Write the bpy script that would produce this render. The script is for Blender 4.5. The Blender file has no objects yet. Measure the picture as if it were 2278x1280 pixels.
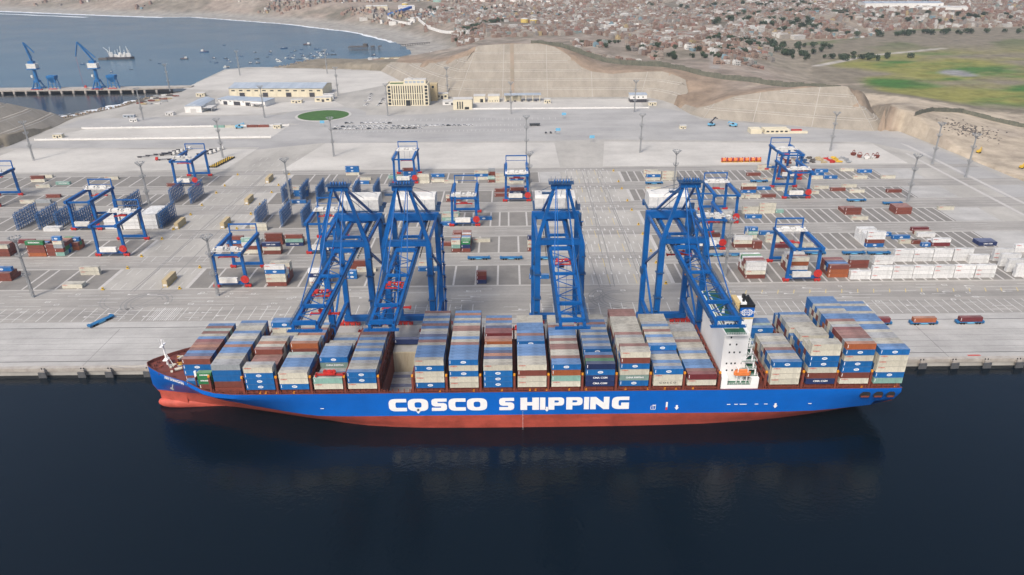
import bpy, math, random
import numpy as np
from mathutils import Vector, Matrix

SC = bpy.context.scene
COL = SC.collection
R = math.radians

# ---------------------------------------------------------------- camera
CAM_H = 188.4
cam_data = bpy.data.cameras.new('camera')
cam = bpy.data.objects.new('camera', cam_data)
COL.objects.link(cam)
pitch, roll = R(25.2), R(-0.6)
fwv = Vector((0, math.cos(pitch), -math.sin(pitch)))
upv = Vector((0, math.sin(pitch), math.cos(pitch)))
rtv = Vector((1, 0, 0))
r2 = rtv * math.cos(roll) + upv * math.sin(roll)
u2 = -rtv * math.sin(roll) + upv * math.cos(roll)
cam.matrix_world = Matrix(((r2.x, u2.x, -fwv.x, 0), (r2.y, u2.y, -fwv.y, 0), (r2.z, u2.z, -fwv.z, CAM_H), (0, 0, 0, 1)))
cam_data.sensor_width = 36.0
cam_data.lens = 36.0 * 1620 / 2278
cam_data.clip_start = 1.0
cam_data.clip_end = 30000
SC.camera = cam

# ---------------------------------------------------------------- sky and sun (bright overcast)
SUN_EL, SUN_AZ = R(47), R(208)          # azimuth clockwise from +Y: light comes from behind the camera, a little from the left
world = bpy.data.worlds.new('World')
SC.world = world
world.use_nodes = True
nt = world.node_tree
bg = nt.nodes['Background']
sky = nt.nodes.new('ShaderNodeTexSky')
sky.sky_type = 'NISHITA'
sky.sun_disc = False
sky.sun_elevation = SUN_EL
sky.sun_rotation = SUN_AZ
sky.altitude = 50
sky.air_density = 0.9
sky.dust_density = 4.0
sky.ozone_density = 1.0
nt.links.new(sky.outputs[0], bg.inputs[0])
bg.inputs[1].default_value = 0.085
sun_data = bpy.data.lights.new('sun', 'SUN')
sun_data.energy = 1.5
sun_data.angle = R(14)
sun_data.color = (1.0, 0.935, 0.84)
sun = bpy.data.objects.new('sun', sun_data)
COL.objects.link(sun)
sd = Vector((math.sin(SUN_AZ) * math.cos(SUN_EL), math.cos(SUN_AZ) * math.cos(SUN_EL), math.sin(SUN_EL)))
sun.rotation_euler = sd.to_track_quat('Z', 'Y').to_euler()
sun.location = sd * 500
vs = SC.view_settings
vs.view_transform = 'Standard'
vs.look = 'None'
vs.exposure = 1.05
vs.gamma = 1.0
vs.use_curve_mapping = False
SC.cycles.use_denoising = True
SC.cycles.max_bounces = 5
SC.cycles.diffuse_bounces = 2
SC.cycles.glossy_bounces = 3
SC.cycles.transmission_bounces = 2
SC.cycles.volume_bounces = 0

rng = random.Random(7)

# ---------------------------------------------------------------- materials
MATS = {}
def mat(name, col, rough=0.6, var=0.12, scale=0.5, metal=0.0, spec=0.4, col2=None, aniso=None, bump=0.0, objrand=0.0, detail=4.0, lo=0.35, hi=0.7, stain=0.0, stain_scale=0.02):
    """plain surface with procedural wear: two tones mixed by noise in object space"""
    m = bpy.data.materials.new(name)
    m.use_nodes = True
    t = m.node_tree
    b = t.nodes['Principled BSDF']
    b.inputs['Roughness'].default_value = rough
    b.inputs['Metallic'].default_value = metal
    b.inputs['Specular IOR Level'].default_value = spec
    c1 = tuple(col) + (1,)
    c2 = tuple(col2) + (1,) if col2 else tuple(max(0, x * (1 - var)) for x in col) + (1,)
    tc = t.nodes.new('ShaderNodeTexCoord')
    mp = t.nodes.new('ShaderNodeMapping')
    if aniso: mp.inputs['Scale'].default_value = aniso
    t.links.new(tc.outputs['Object'], mp.inputs[0])
    n = t.nodes.new('ShaderNodeTexNoise')
    n.inputs['Scale'].default_value = scale
    n.inputs['Detail'].default_value = detail
    n.inputs['Roughness'].default_value = 0.65
    t.links.new(mp.outputs[0], n.inputs[0])
    rmp = t.nodes.new('ShaderNodeMapRange')
    rmp.inputs[1].default_value = lo
    rmp.inputs[2].default_value = hi
    t.links.new(n.outputs[0], rmp.inputs[0])
    mx = t.nodes.new('ShaderNodeMix')
    mx.data_type = 'RGBA'
    t.links.new(rmp.outputs[0], mx.inputs[0])
    mx.inputs[6].default_value = c1
    mx.inputs[7].default_value = c2
    out = mx.outputs[2]
    if stain:                                   # large uneven dirt patches and fine speckle
        for sc_, lo_, hi_, amt in ((stain_scale, .42, .66, stain), (stain_scale * 22, .50, .72, stain * .55)):
            n2 = t.nodes.new('ShaderNodeTexNoise')
            n2.inputs['Scale'].default_value = sc_
            n2.inputs['Detail'].default_value = 9
            n2.inputs['Roughness'].default_value = 0.72
            t.links.new(tc.outputs['Object'], n2.inputs[0])
            m2 = t.nodes.new('ShaderNodeMapRange')
            m2.inputs[1].default_value, m2.inputs[2].default_value = lo_, hi_
            m2.inputs[3].default_value, m2.inputs[4].default_value = 1.0, 1.0 - amt
            t.links.new(n2.outputs[0], m2.inputs[0])
            mm = t.nodes.new('ShaderNodeMix'); mm.data_type = 'RGBA'; mm.blend_type = 'MULTIPLY'
            mm.inputs[0].default_value = 1.0
            t.links.new(out, mm.inputs[6])
            t.links.new(m2.outputs[0], mm.inputs[7])
            out = mm.outputs[2]
    if objrand:
        oi = t.nodes.new('ShaderNodeObjectInfo')
        mr = t.nodes.new('ShaderNodeMapRange')
        mr.inputs[3].default_value = 1 - objrand
        mr.inputs[4].default_value = 1 + objrand
        t.links.new(oi.outputs['Random'], mr.inputs[0])
        hs = t.nodes.new('ShaderNodeHueSaturation')
        t.links.new(mr.outputs[0], hs.inputs['Value'])
        t.links.new(out, hs.inputs['Color'])
        out = hs.outputs[0]
    t.links.new(out, b.inputs['Base Color'])
    if bump:
        bp = t.nodes.new('ShaderNodeBump')
        bp.inputs['Strength'].default_value = bump
        bp.inputs['Distance'].default_value = 0.05
        t.links.new(n.outputs[0], bp.inputs['Height'])
        t.links.new(bp.outputs[0], b.inputs['Normal'])
    MATS[name] = m
    return m

def glass_mat(name, col):
    m = mat(name, col, 0.08, 0.1, spec=0.6)
    return m

# ground stuff
mat('quay_concrete', (0.47, 0.46, 0.44), 0.85, scale=0.06, col2=(0.37, 0.36, 0.345), aniso=(0.25, 1.8, 1), detail=8, stain=0.22, stain_scale=0.03)
mat('lane_paving', (0.37, 0.352, 0.325), 0.85, scale=0.09, col2=(0.26, 0.249, 0.233), aniso=(0.06, 2.2, 1), detail=8, stain=0.2, stain_scale=0.025)
mat('yard_paving', (0.44, 0.42, 0.385), 0.85, scale=0.05, col2=(0.345, 0.33, 0.302), aniso=(1, .25, 1), detail=8, stain=0.22, stain_scale=0.022)
mat('block_asphalt', (0.235, 0.222, 0.204), 0.9, scale=0.12, col2=(0.19, 0.18, 0.167), detail=7, stain=0.15, stain_scale=0.05)
mat('strip_concrete', (0.50, 0.48, 0.455), 0.85, scale=0.4, col2=(0.40, 0.385, 0.37))
mat('pale_lot', (0.55, 0.53, 0.49), 0.9, scale=0.03, col2=(0.45, 0.43, 0.40), aniso=(0.35, 1, 1), detail=8, stain=0.2, stain_scale=0.012)
mat('road_asphalt', (0.41, 0.40, 0.385), 0.9, scale=0.04, col2=(0.32, 0.315, 0.31), aniso=(0.25, 1, 1), detail=8, stain=0.18, stain_scale=0.015)
mat('tyre_marks', (0.245, 0.24, 0.235), 0.9, scale=0.3)
mat('line_white', (0.66, 0.65, 0.63), 0.7, scale=0.5, col2=(0.45, 0.44, 0.43))
mat('line_yellow', (0.62, 0.47, 0.16), 0.7, scale=0.5, col2=(0.46, 0.38, 0.2))
mat('rail_steel', (0.10, 0.095, 0.09), 0.5)
mat('red_paint', (0.5, 0.07, 0.05), 0.6)
mat('rubber', (0.012, 0.012, 0.013), 0.8)
mat('fender_panel', (0.06, 0.065, 0.075), 0.55, col2=(0.12, 0.12, 0.12))
mat('concrete_face', (0.42, 0.39, 0.35), 0.9, scale=0.25, col2=(0.30, 0.27, 0.24))
mat('dark_void', (0.015, 0.015, 0.017), 0.9)  # near-black colour stands in for shade in openings and under decks
# ship
mat('hull_blue', (0.001, 0.122, 0.52), 0.42, scale=0.05, col2=(0.002, 0.106, 0.45), aniso=(0.3, 1, 1), spec=0.25, stain=0.14, stain_scale=0.06)
mat('hull_red', (0.58, 0.105, 0.07), 0.6, scale=0.12, col2=(0.42, 0.08, 0.055), aniso=(0.15, 1, 1.5), spec=0.3, stain=0.32, stain_scale=0.11)
mat('deck_red', (0.17, 0.045, 0.035), 0.7, scale=0.3, col2=(0.10, 0.03, 0.027))
mat('ship_white', (0.86, 0.86, 0.85), 0.45, scale=0.15, col2=(0.79, 0.785, 0.77), aniso=(1, 1, 0.3))
mat('deck_green', (0.03, 0.13, 0.075), 0.7)
mat('funnel_black', (0.012, 0.012, 0.013), 0.6)
mat('funnel_cream', (0.62, 0.47, 0.22), 0.5)
mat('lashing_rust', (0.22, 0.05, 0.03), 0.7, scale=0.6, col2=(0.13, 0.035, 0.025))
mat('hatch_grey', (0.40, 0.39, 0.37), 0.8, scale=0.3, col2=(0.30, 0.29, 0.27))
mat('hold_cream', (0.52, 0.46, 0.34), 0.7, scale=0.25, col2=(0.33, 0.25, 0.16), aniso=(2.5, 2.5, 0.2), lo=0.5, hi=0.8)
mat('lamp_orange', (0.75, 0.30, 0.02), 0.5)
mat('lifeboat_orange', (0.75, 0.22, 0.06), 0.4)
mat('rope', (0.55, 0.52, 0.45), 0.9)
mat('letter_white', (0.80, 0.80, 0.80), 0.5, var=0.05)
mat('letter_red', (0.55, 0.05, 0.04), 0.5)
mat('letter_dark', (0.05, 0.05, 0.06), 0.5)
mat('window_dark', (0.02, 0.025, 0.03), 0.12, spec=0.6)
# cranes
mat('crane_blue', (0.002, 0.108, 0.37), 0.42, scale=0.2, col2=(0.004, 0.088, 0.30), spec=0.3, stain=0.3, stain_scale=0.12)
mat('crane_dark', (0.02, 0.055, 0.13), 0.6, scale=0.6, col2=(0.03, 0.09, 0.2))
mat('gear_red', (0.52, 0.03, 0.025), 0.45, scale=0.5, col2=(0.36, 0.025, 0.02))
mat('house_white', (0.74, 0.74, 0.74), 0.4, scale=0.3, col2=(0.64, 0.64, 0.64))
mat('steel_grey', (0.36, 0.37, 0.38), 0.5, metal=0.3)
mat('rack_blue', (0.03, 0.11, 0.27), 0.5)
mat('flatbed_blue', (0.012, 0.16, 0.38), 0.45, col2=(0.02, 0.10, 0.22))
mat('flatbed_cyan', (0.15, 0.42, 0.62), 0.5)
mat('warning_yellow', (0.65, 0.42, 0.04), 0.6)
mat('weight_tan', (0.48, 0.38, 0.22), 0.8, col2=(0.38, 0.31, 0.19))
# buildings and land
mat('wall_cream', (0.68, 0.615, 0.46), 0.8, scale=0.2, col2=(0.60, 0.545, 0.41))
mat('wall_white', (0.74, 0.73, 0.70), 0.8, scale=0.2, col2=(0.62, 0.61, 0.59))
mat('hall_roof', (0.40, 0.45, 0.51), 0.5, scale=0.1, col2=(0.29, 0.34, 0.40), aniso=(1, 0.1, 1))
mat('roof_pale', (0.55, 0.54, 0.52), 0.8, scale=0.2, col2=(0.45, 0.44, 0.42))
mat('grass_green', (0.055, 0.135, 0.03), 0.95, scale=0.12, col2=(0.035, 0.09, 0.02))
mat('shotcrete', (0.34, 0.305, 0.255), 0.95, scale=0.05, col2=(0.265, 0.236, 0.195), aniso=(2.2, 1.0, 0.35), detail=8, stain=0.2, stain_scale=0.02)
mat('chute_grey', (0.40, 0.375, 0.34), 0.9)
mat('bench_drain', (0.60, 0.575, 0.53), 0.9)
mat('bare_soil', (0.30, 0.235, 0.18), 0.95, scale=0.03, col2=(0.22, 0.195, 0.15), detail=9)
mat('net_green', (0.095, 0.105, 0.08), 0.9, scale=0.25, col2=(0.17, 0.165, 0.13))
mat('surf_white', (0.78, 0.80, 0.81), 0.9, scale=0.08, col2=(0.5, 0.55, 0.6))
mat('leaf_a', (0.055, 0.082, 0.046), 0.9, scale=0.6, col2=(0.03, 0.05, 0.028), objrand=0.3)
mat('jib_blue', (0.006, 0.15, 0.40), 0.5, scale=0.3, col2=(0.01, 0.11, 0.29))
mat('bark', (0.12, 0.09, 0.065), 0.9)
mat('tank_pale', (0.55, 0.57, 0.58), 0.6)
mat('tank_green', (0.28, 0.42, 0.38), 0.6)
mat('tank_yellow', (0.60, 0.45, 0.12), 0.6)
mat('pier_dark', (0.10, 0.09, 0.085), 0.9)
HOUSE = []
for i, c in enumerate([(0.29, 0.195, 0.155), (0.33, 0.235, 0.185), (0.25, 0.17, 0.135), (0.36, 0.30, 0.25), (0.39, 0.35, 0.305), (0.54, 0.52, 0.49), (0.68, 0.67, 0.64), (0.29, 0.265, 0.245), (0.46, 0.36, 0.2), (0.22, 0.33, 0.38), (0.35, 0.2, 0.165), (0.25, 0.29, 0.27)]):
    mat('house_%s' % 'brick clay darkbrick sand plaster pale white grey ochre turquoise salmon sage'.split()[i], c, 0.9, scale=0.4, var=0.25, objrand=0.12)
    HOUSE.append('house_%s' % 'brick clay darkbrick sand plaster pale white grey ochre turquoise salmon sage'.split()[i])
mat('house_roof', (0.33, 0.28, 0.24), 0.95, scale=0.3, col2=(0.25, 0.21, 0.18), objrand=0.2)
mat('house_opening', (0.04, 0.038, 0.036), 0.7)
CARCOL = {'white': (0.75, 0.75, 0.75), 'silver': (0.45, 0.46, 0.47), 'dark grey': (0.07, 0.075, 0.08), 'black': (0.02, 0.02, 0.022), 'red': (0.35, 0.03, 0.03), 'blue': (0.05, 0.12, 0.3)}
for k, c in CARCOL.items(): mat('car_' + k.replace(' ', '_'), c, 0.25, var=0.05, spec=0.6)
# container paints: (side, dusty faded roof with sky reflection in its colour)
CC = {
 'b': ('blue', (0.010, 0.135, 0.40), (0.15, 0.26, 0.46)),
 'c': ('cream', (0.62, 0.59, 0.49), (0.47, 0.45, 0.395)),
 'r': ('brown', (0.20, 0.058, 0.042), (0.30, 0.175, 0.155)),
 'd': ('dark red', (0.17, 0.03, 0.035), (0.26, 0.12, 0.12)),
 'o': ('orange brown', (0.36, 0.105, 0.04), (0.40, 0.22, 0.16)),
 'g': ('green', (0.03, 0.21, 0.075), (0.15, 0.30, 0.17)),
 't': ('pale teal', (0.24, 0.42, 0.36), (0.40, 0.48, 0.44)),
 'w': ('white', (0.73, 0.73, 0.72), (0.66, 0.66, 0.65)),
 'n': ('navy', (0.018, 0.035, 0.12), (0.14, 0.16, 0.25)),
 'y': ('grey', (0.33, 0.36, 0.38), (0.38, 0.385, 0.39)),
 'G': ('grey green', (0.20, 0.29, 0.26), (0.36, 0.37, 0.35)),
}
for k, (nm, c, rf) in CC.items():
    key = nm.replace(' ', '_')
    mat('paint_' + key, c, 0.5, scale=0.9, var=0.25, objrand=0.12, aniso=(1, 1, 0.4), stain=0.1, stain_scale=0.2)
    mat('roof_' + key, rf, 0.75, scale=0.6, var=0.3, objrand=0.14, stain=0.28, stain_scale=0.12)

# ---------------------------------------------------------------- mesh helpers
class MB:
    def __init__(s):
        s.v, s.f, s.m = [], [], []
    def face(s, pts, m=0):
        i = len(s.v)
        s.v.extend(tuple(p) for p in pts)
        s.f.append(tuple(range(i, i + len(pts))))
        s.m.append(m)
    def hexa(s, P, m=0, top=None, skip=()):
        i = len(s.v)
        s.v.extend(tuple(p) for p in P)
        for k, q in enumerate(((0, 3, 2, 1), (4, 5, 6, 7), (0, 1, 5, 4), (1, 2, 6, 5), (2, 3, 7, 6), (3, 0, 4, 7))):
            if k in skip: continue
            s.f.append(tuple(i + a for a in q))
            s.m.append(top if (k == 1 and top is not None) else m)
    def box(s, x0, x1, y0, y1, z0, z1, m=0, top=None, skip=()):
        s.hexa([(x0, y0, z0), (x1, y0, z0), (x1, y1, z0), (x0, y1, z0), (x0, y0, z1), (x1, y0, z1), (x1, y1, z1), (x0, y1, z1)], m, top, skip)
    def rbox(s, cx, cy, z0, lx, ly, h, a, m=0, top=None):
        c, n = math.cos(a), math.sin(a)
        P = []
        for z in (z0, z0 + h):
            for sx, sy in ((-1, -1), (1, -1), (1, 1), (-1, 1)):
                x, y = sx * lx / 2, sy * ly / 2
                P.append((cx + x * c - y * n, cy + x * n + y * c, z))
        s.hexa(P, m, top)
    def beam(s, p, q, w, h=None, m=0, w2=None, h2=None):
        h = h or w
        w2, h2 = w2 or w, h2 or h
        p, q = Vector(p), Vector(q)
        d = (q - p).normalized()
        ref = Vector((0, 0, 1)) if abs(d.z) < 0.95 else Vector((0, 1, 0))
        a = d.cross(ref).normalized()
        b = a.cross(d).normalized()
        P = []
        for c, ww, hh in ((p, w, h), (q, w2, h2)):
            for sa, sb in ((-1, -1), (1, -1), (1, 1), (-1, 1)):
                P.append(c + a * sa * ww / 2 + b * sb * hh / 2)
        s.hexa(P, m)
    def tube(s, p, q, r0, r1=None, n=8, m=0, cap=True):
        r1 = r0 if r1 is None else r1
        p, q = Vector(p), Vector(q)
        d = (q - p).normalized()
        ref = Vector((0, 0, 1)) if abs(d.z) < 0.95 else Vector((0, 1, 0))
        a = d.cross(ref).normalized()
        b = a.cross(d).normalized()
        i = len(s.v)
        for c, r in ((p, r0), (q, r1)):
            for k in range(n):
                t = 2 * math.pi * k / n
                s.v.append(tuple(c + a * math.cos(t) * r + b * math.sin(t) * r))
        for k in range(n):
            k2 = (k + 1) % n
            s.f.append((i + k, i + k2, i + n + k2, i + n + k)); s.m.append(m)
        if cap:
            s.f.append(tuple(i + k for k in reversed(range(n)))); s.m.append(m)
            s.f.append(tuple(i + n + k for k in range(n))); s.m.append(m)
    def prism(s, pts, z0, z1, m=0, top=None):
        n = len(pts)
        i = len(s.v)
        s.v.extend((x, y, z0) for x, y in pts)
        s.v.extend((x, y, z1) for x, y in pts)
        for k in range(n):
            k2 = (k + 1) % n
            s.f.append((i + k, i + k2, i + n + k2, i + n + k)); s.m.append(m)
        s.f.append(tuple(i + n + k for k in range(n))); s.m.append(m if top is None else top)
        s.f.append(tuple(i + k for k in reversed(range(n)))); s.m.append(m)
    def sheet(s, x0, x1, y0, y1, z, m=0):
        s.face(((x0, y0, z), (x1, y0, z), (x1, y1, z), (x0, y1, z)), m)
    def mesh(s, name, mats):
        me = bpy.data.meshes.new(name)
        me.from_pydata(s.v, [], s.f)
        for k in ([mats] if isinstance(mats, str) else mats):
            me.materials.append(MATS[k])
        me.polygons.foreach_set('material_index', s.m)
        me.update()
        return me
    def build(s, name, mats, parent=None, loc=None):
        return link(name, s.mesh(name, mats), parent, loc)

KIDS = {}
def link(name, data, parent=None, loc=None, rz=None):
    o = bpy.data.objects.new(name, data)
    COL.objects.link(o)
    if parent is not None:
        o.parent = parent
        KIDS.setdefault(parent.name, []).append(o)
    if loc is not None: o.location = loc
    if rz: o.rotation_euler = (0, 0, rz)
    return o
def tag(o, label, cat, group=None):
    o['label'] = label
    o['category'] = cat
    if group: o['group'] = group
    return o
def struct(o, kind='structure'):
    o['kind'] = kind
    return o
def empty(name, loc=(0, 0, 0), rz=0):
    return link(name, None, None, loc, rz)
def copy_tree(o, parent=None, loc=None, rz=None):
    c = o.copy()
    COL.objects.link(c)
    if parent is not None:
        c.parent = parent
        KIDS.setdefault(parent.name, []).append(c)
    if loc is not None: c.location = loc
    if rz is not None: c.rotation_euler = (0, 0, rz)
    for ch in KIDS.get(o.name, [])[:]:
        copy_tree(ch, c)
    return c
ORD = 'first second third fourth fifth sixth seventh eighth ninth tenth eleventh twelfth thirteenth fourteenth fifteenth sixteenth seventeenth eighteenth nineteenth twentieth'.split()
TENS = {2: 'twenty', 3: 'thirty', 4: 'forty', 5: 'fifty', 6: 'sixty', 7: 'seventy', 8: 'eighty', 9: 'ninety'}
TENTH = {3: 'thirtieth', 4: 'fortieth', 5: 'fiftieth', 6: 'sixtieth', 7: 'seventieth', 8: 'eightieth', 9: 'ninetieth'}
def nth(k):          # 0 -> first
    n = k + 1
    if n <= 20: return ORD[n - 1]
    if n >= 100:
        return 'hundredth' if n == 100 else ('hundred-' if n < 200 else 'two-hundred-') + nth(n % 100 - 1)
    return TENTH[n // 10] if n % 10 == 0 else TENS[n // 10] + '-' + ORD[n % 10 - 1]

TEXT = {}
def text_mesh(s, matname, size=1.0, bold=0.0, stretch=1.0):
    """lettering as a flat mesh standing in the XZ plane, centred, facing -Y"""
    key = (s, matname, size, bold, stretch)
    if key in TEXT: return TEXT[key]
    cu = bpy.data.curves.new('lettering', 'FONT')
    cu.body = s
    cu.align_x, cu.align_y = 'CENTER', 'CENTER'
    cu.size = size
    cu.offset = bold
    cu.resolution_u = 2
    cu.fill_mode = 'FRONT'
    o = bpy.data.objects.new('lettering', cu)
    COL.objects.link(o)
    dg = bpy.context.evaluated_depsgraph_get()
    me = bpy.data.meshes.new_from_object(o.evaluated_get(dg))
    bpy.data.objects.remove(o)
    me.transform(Matrix.Diagonal((stretch, 1, 1, 1)))
    me.transform(Matrix.Rotation(R(90), 4, 'X'))
    me.materials.clear()
    me.materials.append(MATS[matname])
    TEXT[key] = me
    return me

# ---------------------------------------------------------------- surveyed positions (metres)
YARD = [(-429.9, 632.9, 'cr', 12), (-430.4, 645.9, 'c', 12), (-415.5, 615.5, 'c', 12), (-402.6, 623.6, 't', 12), (-366.3, 637.7, 'c', 12), (-300.9, 614.9, 'r', 12), (-390.3, 586.6, 'r', 12), (-403.0, 572.1, 'c', 12), (-390.4, 572.4, 'y', 12), (-427.0, 564.3, 'd', 12), (-301.3, 508.9, 'wwww/wwww/wwww/wwww', 12), (-288.1, 509.3, 'wwww/wwww/wwww/wwww/wwww', 12), (-274.6, 509.5, 'wwww/wwww/wwww/wwww/wwww/wwww/wwww/wwww', 12), (-345.6, 506.0, 'w/w', 12), (-352.8, 458.2, 'rrc/rrr/rrr/rr', 12), (-350.1, 482.0, 'd', 12), (-327.7, 457.6, 'orrg/rrw/rrb/rrr/rr/rw', 12), (-315.5, 458.3, 'rrr/rr/rr', 6), (-309.4, 458.2, 'trycb/tgr/bgr/tbr/gbo/brg', 6), (-305.0, 468.2, 'or/ogb/rr', 6), (-326.7, 417.5, 'rr/rrb/rr/r', 12), (-275.3, 425.5, 'cc', 12), (-276.0, 405.6, 'c/c', 12), (-150.1, 643.7, 'cbb', 12), (-136.8, 627.5, 'c', 12), (-136.4, 616.1, 'b', 12), (-109.7, 632.3, 't', 12), (-98.4, 620.4, 'b', 12), (-97.1, 635.8, 'bbr', 12), (-83.5, 616.9, 'ccc', 12), (-71.0, 619.4, 'c', 12), (-71.9, 634.9, 'b', 12), (-58.5, 616.4, 'c', 12), (-32.3, 625.7, 'cbc', 12), (-20.3, 616.9, 'rt', 6), (-20.0, 631.8, 'rry', 6), (-13.4, 616.6, 'ccc', 12), (-1.2, 613.2, 'cbcc', 12), (-178.7, 564.8, 'b', 12), (-181.4, 583.0, 'bbc', 12), (-77.6, 574.5, 'br/n', 12), (-52.9, 565.5, 'rc', 12), (-13.7, 576.7, 'r', 12), (-13.9, 589.3, 'r', 12), (-1.0, 583.7, 'nr/ny', 12), (-52.2, 519.9, 'tc/c', 12), (-40.1, 516.8, 'b', 12), (-26.9, 520.6, 'b', 12), (-52.3, 509.5, 'b', 12), (-52.2, 531.3, 't', 12), (-194.6, 462.9, 'wrbr/rrw/r', 12), (-182.8, 459.2, 'crwt/rrw/rrc', 12), (-168.5, 457.2, 'rcn/rr', 12), (-172.0, 474.6, 'rrr/rr', 12), (-157.1, 471.8, 'ntr/rr', 12), (-191.7, 503.1, 'cc', 12), (-40.7, 457.5, 'rtc/rtb/rto/rty/rtr/rt/rtr/rtr', 6), (-34.0, 457.4, 'rng/rrg/rrt/rrb/rro/rrw/rrr/rrr', 6), (-27.1, 475.3, 'c', 12), (-48.9, 468.8, 'r', 12), (10.8, 457.9, 'rccn', 6), (-150.4, 405.7, 'rccbw/rrcw/rbw/rrr/rrcc/rrcc', 12), (-124.1, 405.9, 'cwnw/rw/ww', 12), (-106.6, 431.1, 'rr', 12), (-99.1, 425.9, 'c', 12), (-103.0, 415.3, 'bb', 6), (-59.9, 425.9, 'b', 12), (-60.5, 435.0, 'c', 12), (-21.7, 406.1, 'ndr/nr/rr', 6), (10.9, 412.4, 'b', 12), (118.9, 618.3, 'cbc', 12), (119.0, 631.9, 'cc', 12), (132.7, 617.9, 'ccc', 12), (210.3, 628.6, 'r', 12), (225.0, 645.3, 'cc', 12), (218.8, 612.9, 'c', 12), (239.1, 637.4, 'rr', 12), (263.5, 638.5, 'r', 12), (273.9, 637.4, 'b', 12), (266.3, 627.7, 'b', 12), (274.2, 617.7, 'b', 12), (261.2, 617.0, 'c', 12), (298.6, 640.1, 'c', 12), (312.1, 634.7, 'b', 12), (300.1, 616.8, 'c', 12), (324.6, 616.7, 'c', 12), (112.1, 581.9, 'rc', 12), (191.1, 579.9, 'brc', 12), (206.1, 587.6, 'b', 12), (190.7, 566.5, 'c', 12), (203.5, 567.4, 'r', 12), (222.9, 585.3, 'c', 12), (255.2, 589.1, 'c', 12), (266.6, 582.4, 'r', 12), (280.1, 592.1, 'c', 12), (280.3, 577.5, 'c', 12), (247.8, 575.3, 'c', 6), (310.6, 576.8, 'r', 12), (177.6, 567.0, 'c', 12), (155.0, 521.2, 'cw/n', 12), (177.5, 529.3, 'cc', 12), (190.2, 529.0, 'ccc', 12), (203.1, 529.7, 't', 6), (176.5, 518.0, 'b', 12), (253.8, 524.1, 'rr/r/r/r/r', 12), (292.1, 524.0, 'rr/rr/rr/rr', 12), (254.1, 512.5, 'c', 12), (329.8, 533.1, 'c', 12), (130.8, 466.1, 'wwr', 12), (151.3, 460.2, 'rcw/rn', 12), (163.5, 457.8, 'rr', 6), (166.3, 477.0, 'ctb/cw/cb/bb', 6), (176.3, 483.6, 'b', 12), (176.3, 469.5, 'cc', 12), (177.7, 459.0, 'd', 12), (193.6, 460.8, 'c', 12), (240.6, 458.8, 'brww/www/www/www/ww/www/www', 12), (265.5, 472.7, 'b', 12), (261.3, 478.4, 'b', 6), (266.5, 464.4, 'c', 12), (286.5, 487.9, 'd', 12), (285.1, 476.5, 'w/c/r', 12), (278.5, 458.2, 'b', 6), (285.8, 459.0, 'dw/d/w', 12), (274.3, 463.4, 'r', 6), (317.8, 459.0, 'n/n/n', 12), (144.2, 409.5, 'rcww/rrcr/rcrd/rcrw/rwwg/rrww', 12), (172.7, 416.0, 'bwoc/rcwr/rrc/rrww/rcc', 12), (195.7, 410.0, 'oor/rnb/rcn/rrr/rrd', 12), (214.5, 424.0, 'rry', 12), (208.1, 406.9, 'ww', 12), (221.2, 407.3, 'www', 12), (234.0, 407.4, 'www', 12), (246.6, 407.4, 'www', 12), (259.3, 407.5, 'www', 12), (272.0, 407.5, 'www', 12), (285.0, 407.6, 'www', 12), (233.1, 429.6, 'ww', 12), (247.4, 433.5, 'www', 12), (260.1, 433.6, 'www', 12), (272.9, 433.7, 'www', 12), (286.1, 433.8, 'www', 12), (294.6, 430.0, 'ww', 12), (311.6, 433.3, 'www', 12), (310.9, 424.5, 'www', 12), (309.8, 415.8, 'www', 12), (310.1, 408.1, 'www', 12), (334.3, 446.8, 'ww', 12)]
RTGS = [(-425.0, 564.0), (-283.8, 616.0), (-314.4, 508.0), (-270.1, 457.0), (-171.1, 405.0), (-92.5, 616.0), (-34.5, 508.0), (4.7, 564.0), (242.8, 616.0), (230.8, 564.0), (156.7, 508.0), (133.2, 457.0), (177.2, 405.0), (-127.4, 457.0)]
MASTS = [(-471.8, 707.6), (-287.2, 394.1), (315.6, 552.4), (317.6, 710.9), (-288.2, 554.2), (-176.1, 393.3), (132.7, 413.6), (-285.6, 710.3), (-175.5, 711.0), (15.6, 708.5), (128.9, 712.5), (-177.7, 560.6), (15.1, 571.5), (133.2, 573.4), (-445.1, 887.9), (-496.2, 1086.0), (-299.5, 893.5), (-439.9, 1224.0), (-240.4, 1036.6), (-150.0, 899.0), (-299.7, 1233.1), (-86.1, 1024.7), (1.1, 902.0), (153.2, 905.0), (392.8, 661.2), (399.0, 617.5)]
RACKS = [(-366.5, 509.5), (-350.4, 509.9), (-337.5, 514.0), (-322.1, 513.6), (-275.8, 565.7), (-260.1, 566.5), (-259.6, 509.0), (-300.4, 539.6), (-189.1, 521.9), (-170.5, 510.4), (-154.5, 508.6), (-185.3, 566.6), (-170.3, 566.1), (-157.3, 572.2), (-127.5, 587.9), (-110.9, 580.6)]
BLOCKS = [(-210.2, 406.2), (-248.2, 510.0), (-215.0, 515.8), (-212.9, 564.3), (-214.0, 623.4), (-215.3, 514.4)]
AGVS = [(-21.8, 445.0), (-0.4, 444.4), (22.8, 443.8), (136.0, 446.1), (147.8, 446.2), (201.3, 447.6), (227.3, 446.9), (243.7, 446.4), (276.2, 555.7), (301.2, 547.6), (123.7, 607.7), (215.2, 610.0)]
AGVQ = [(222.8, 348.3), (248.0, 348.6), (200.1, 348.6), (-229.6, 360.0)]
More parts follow.
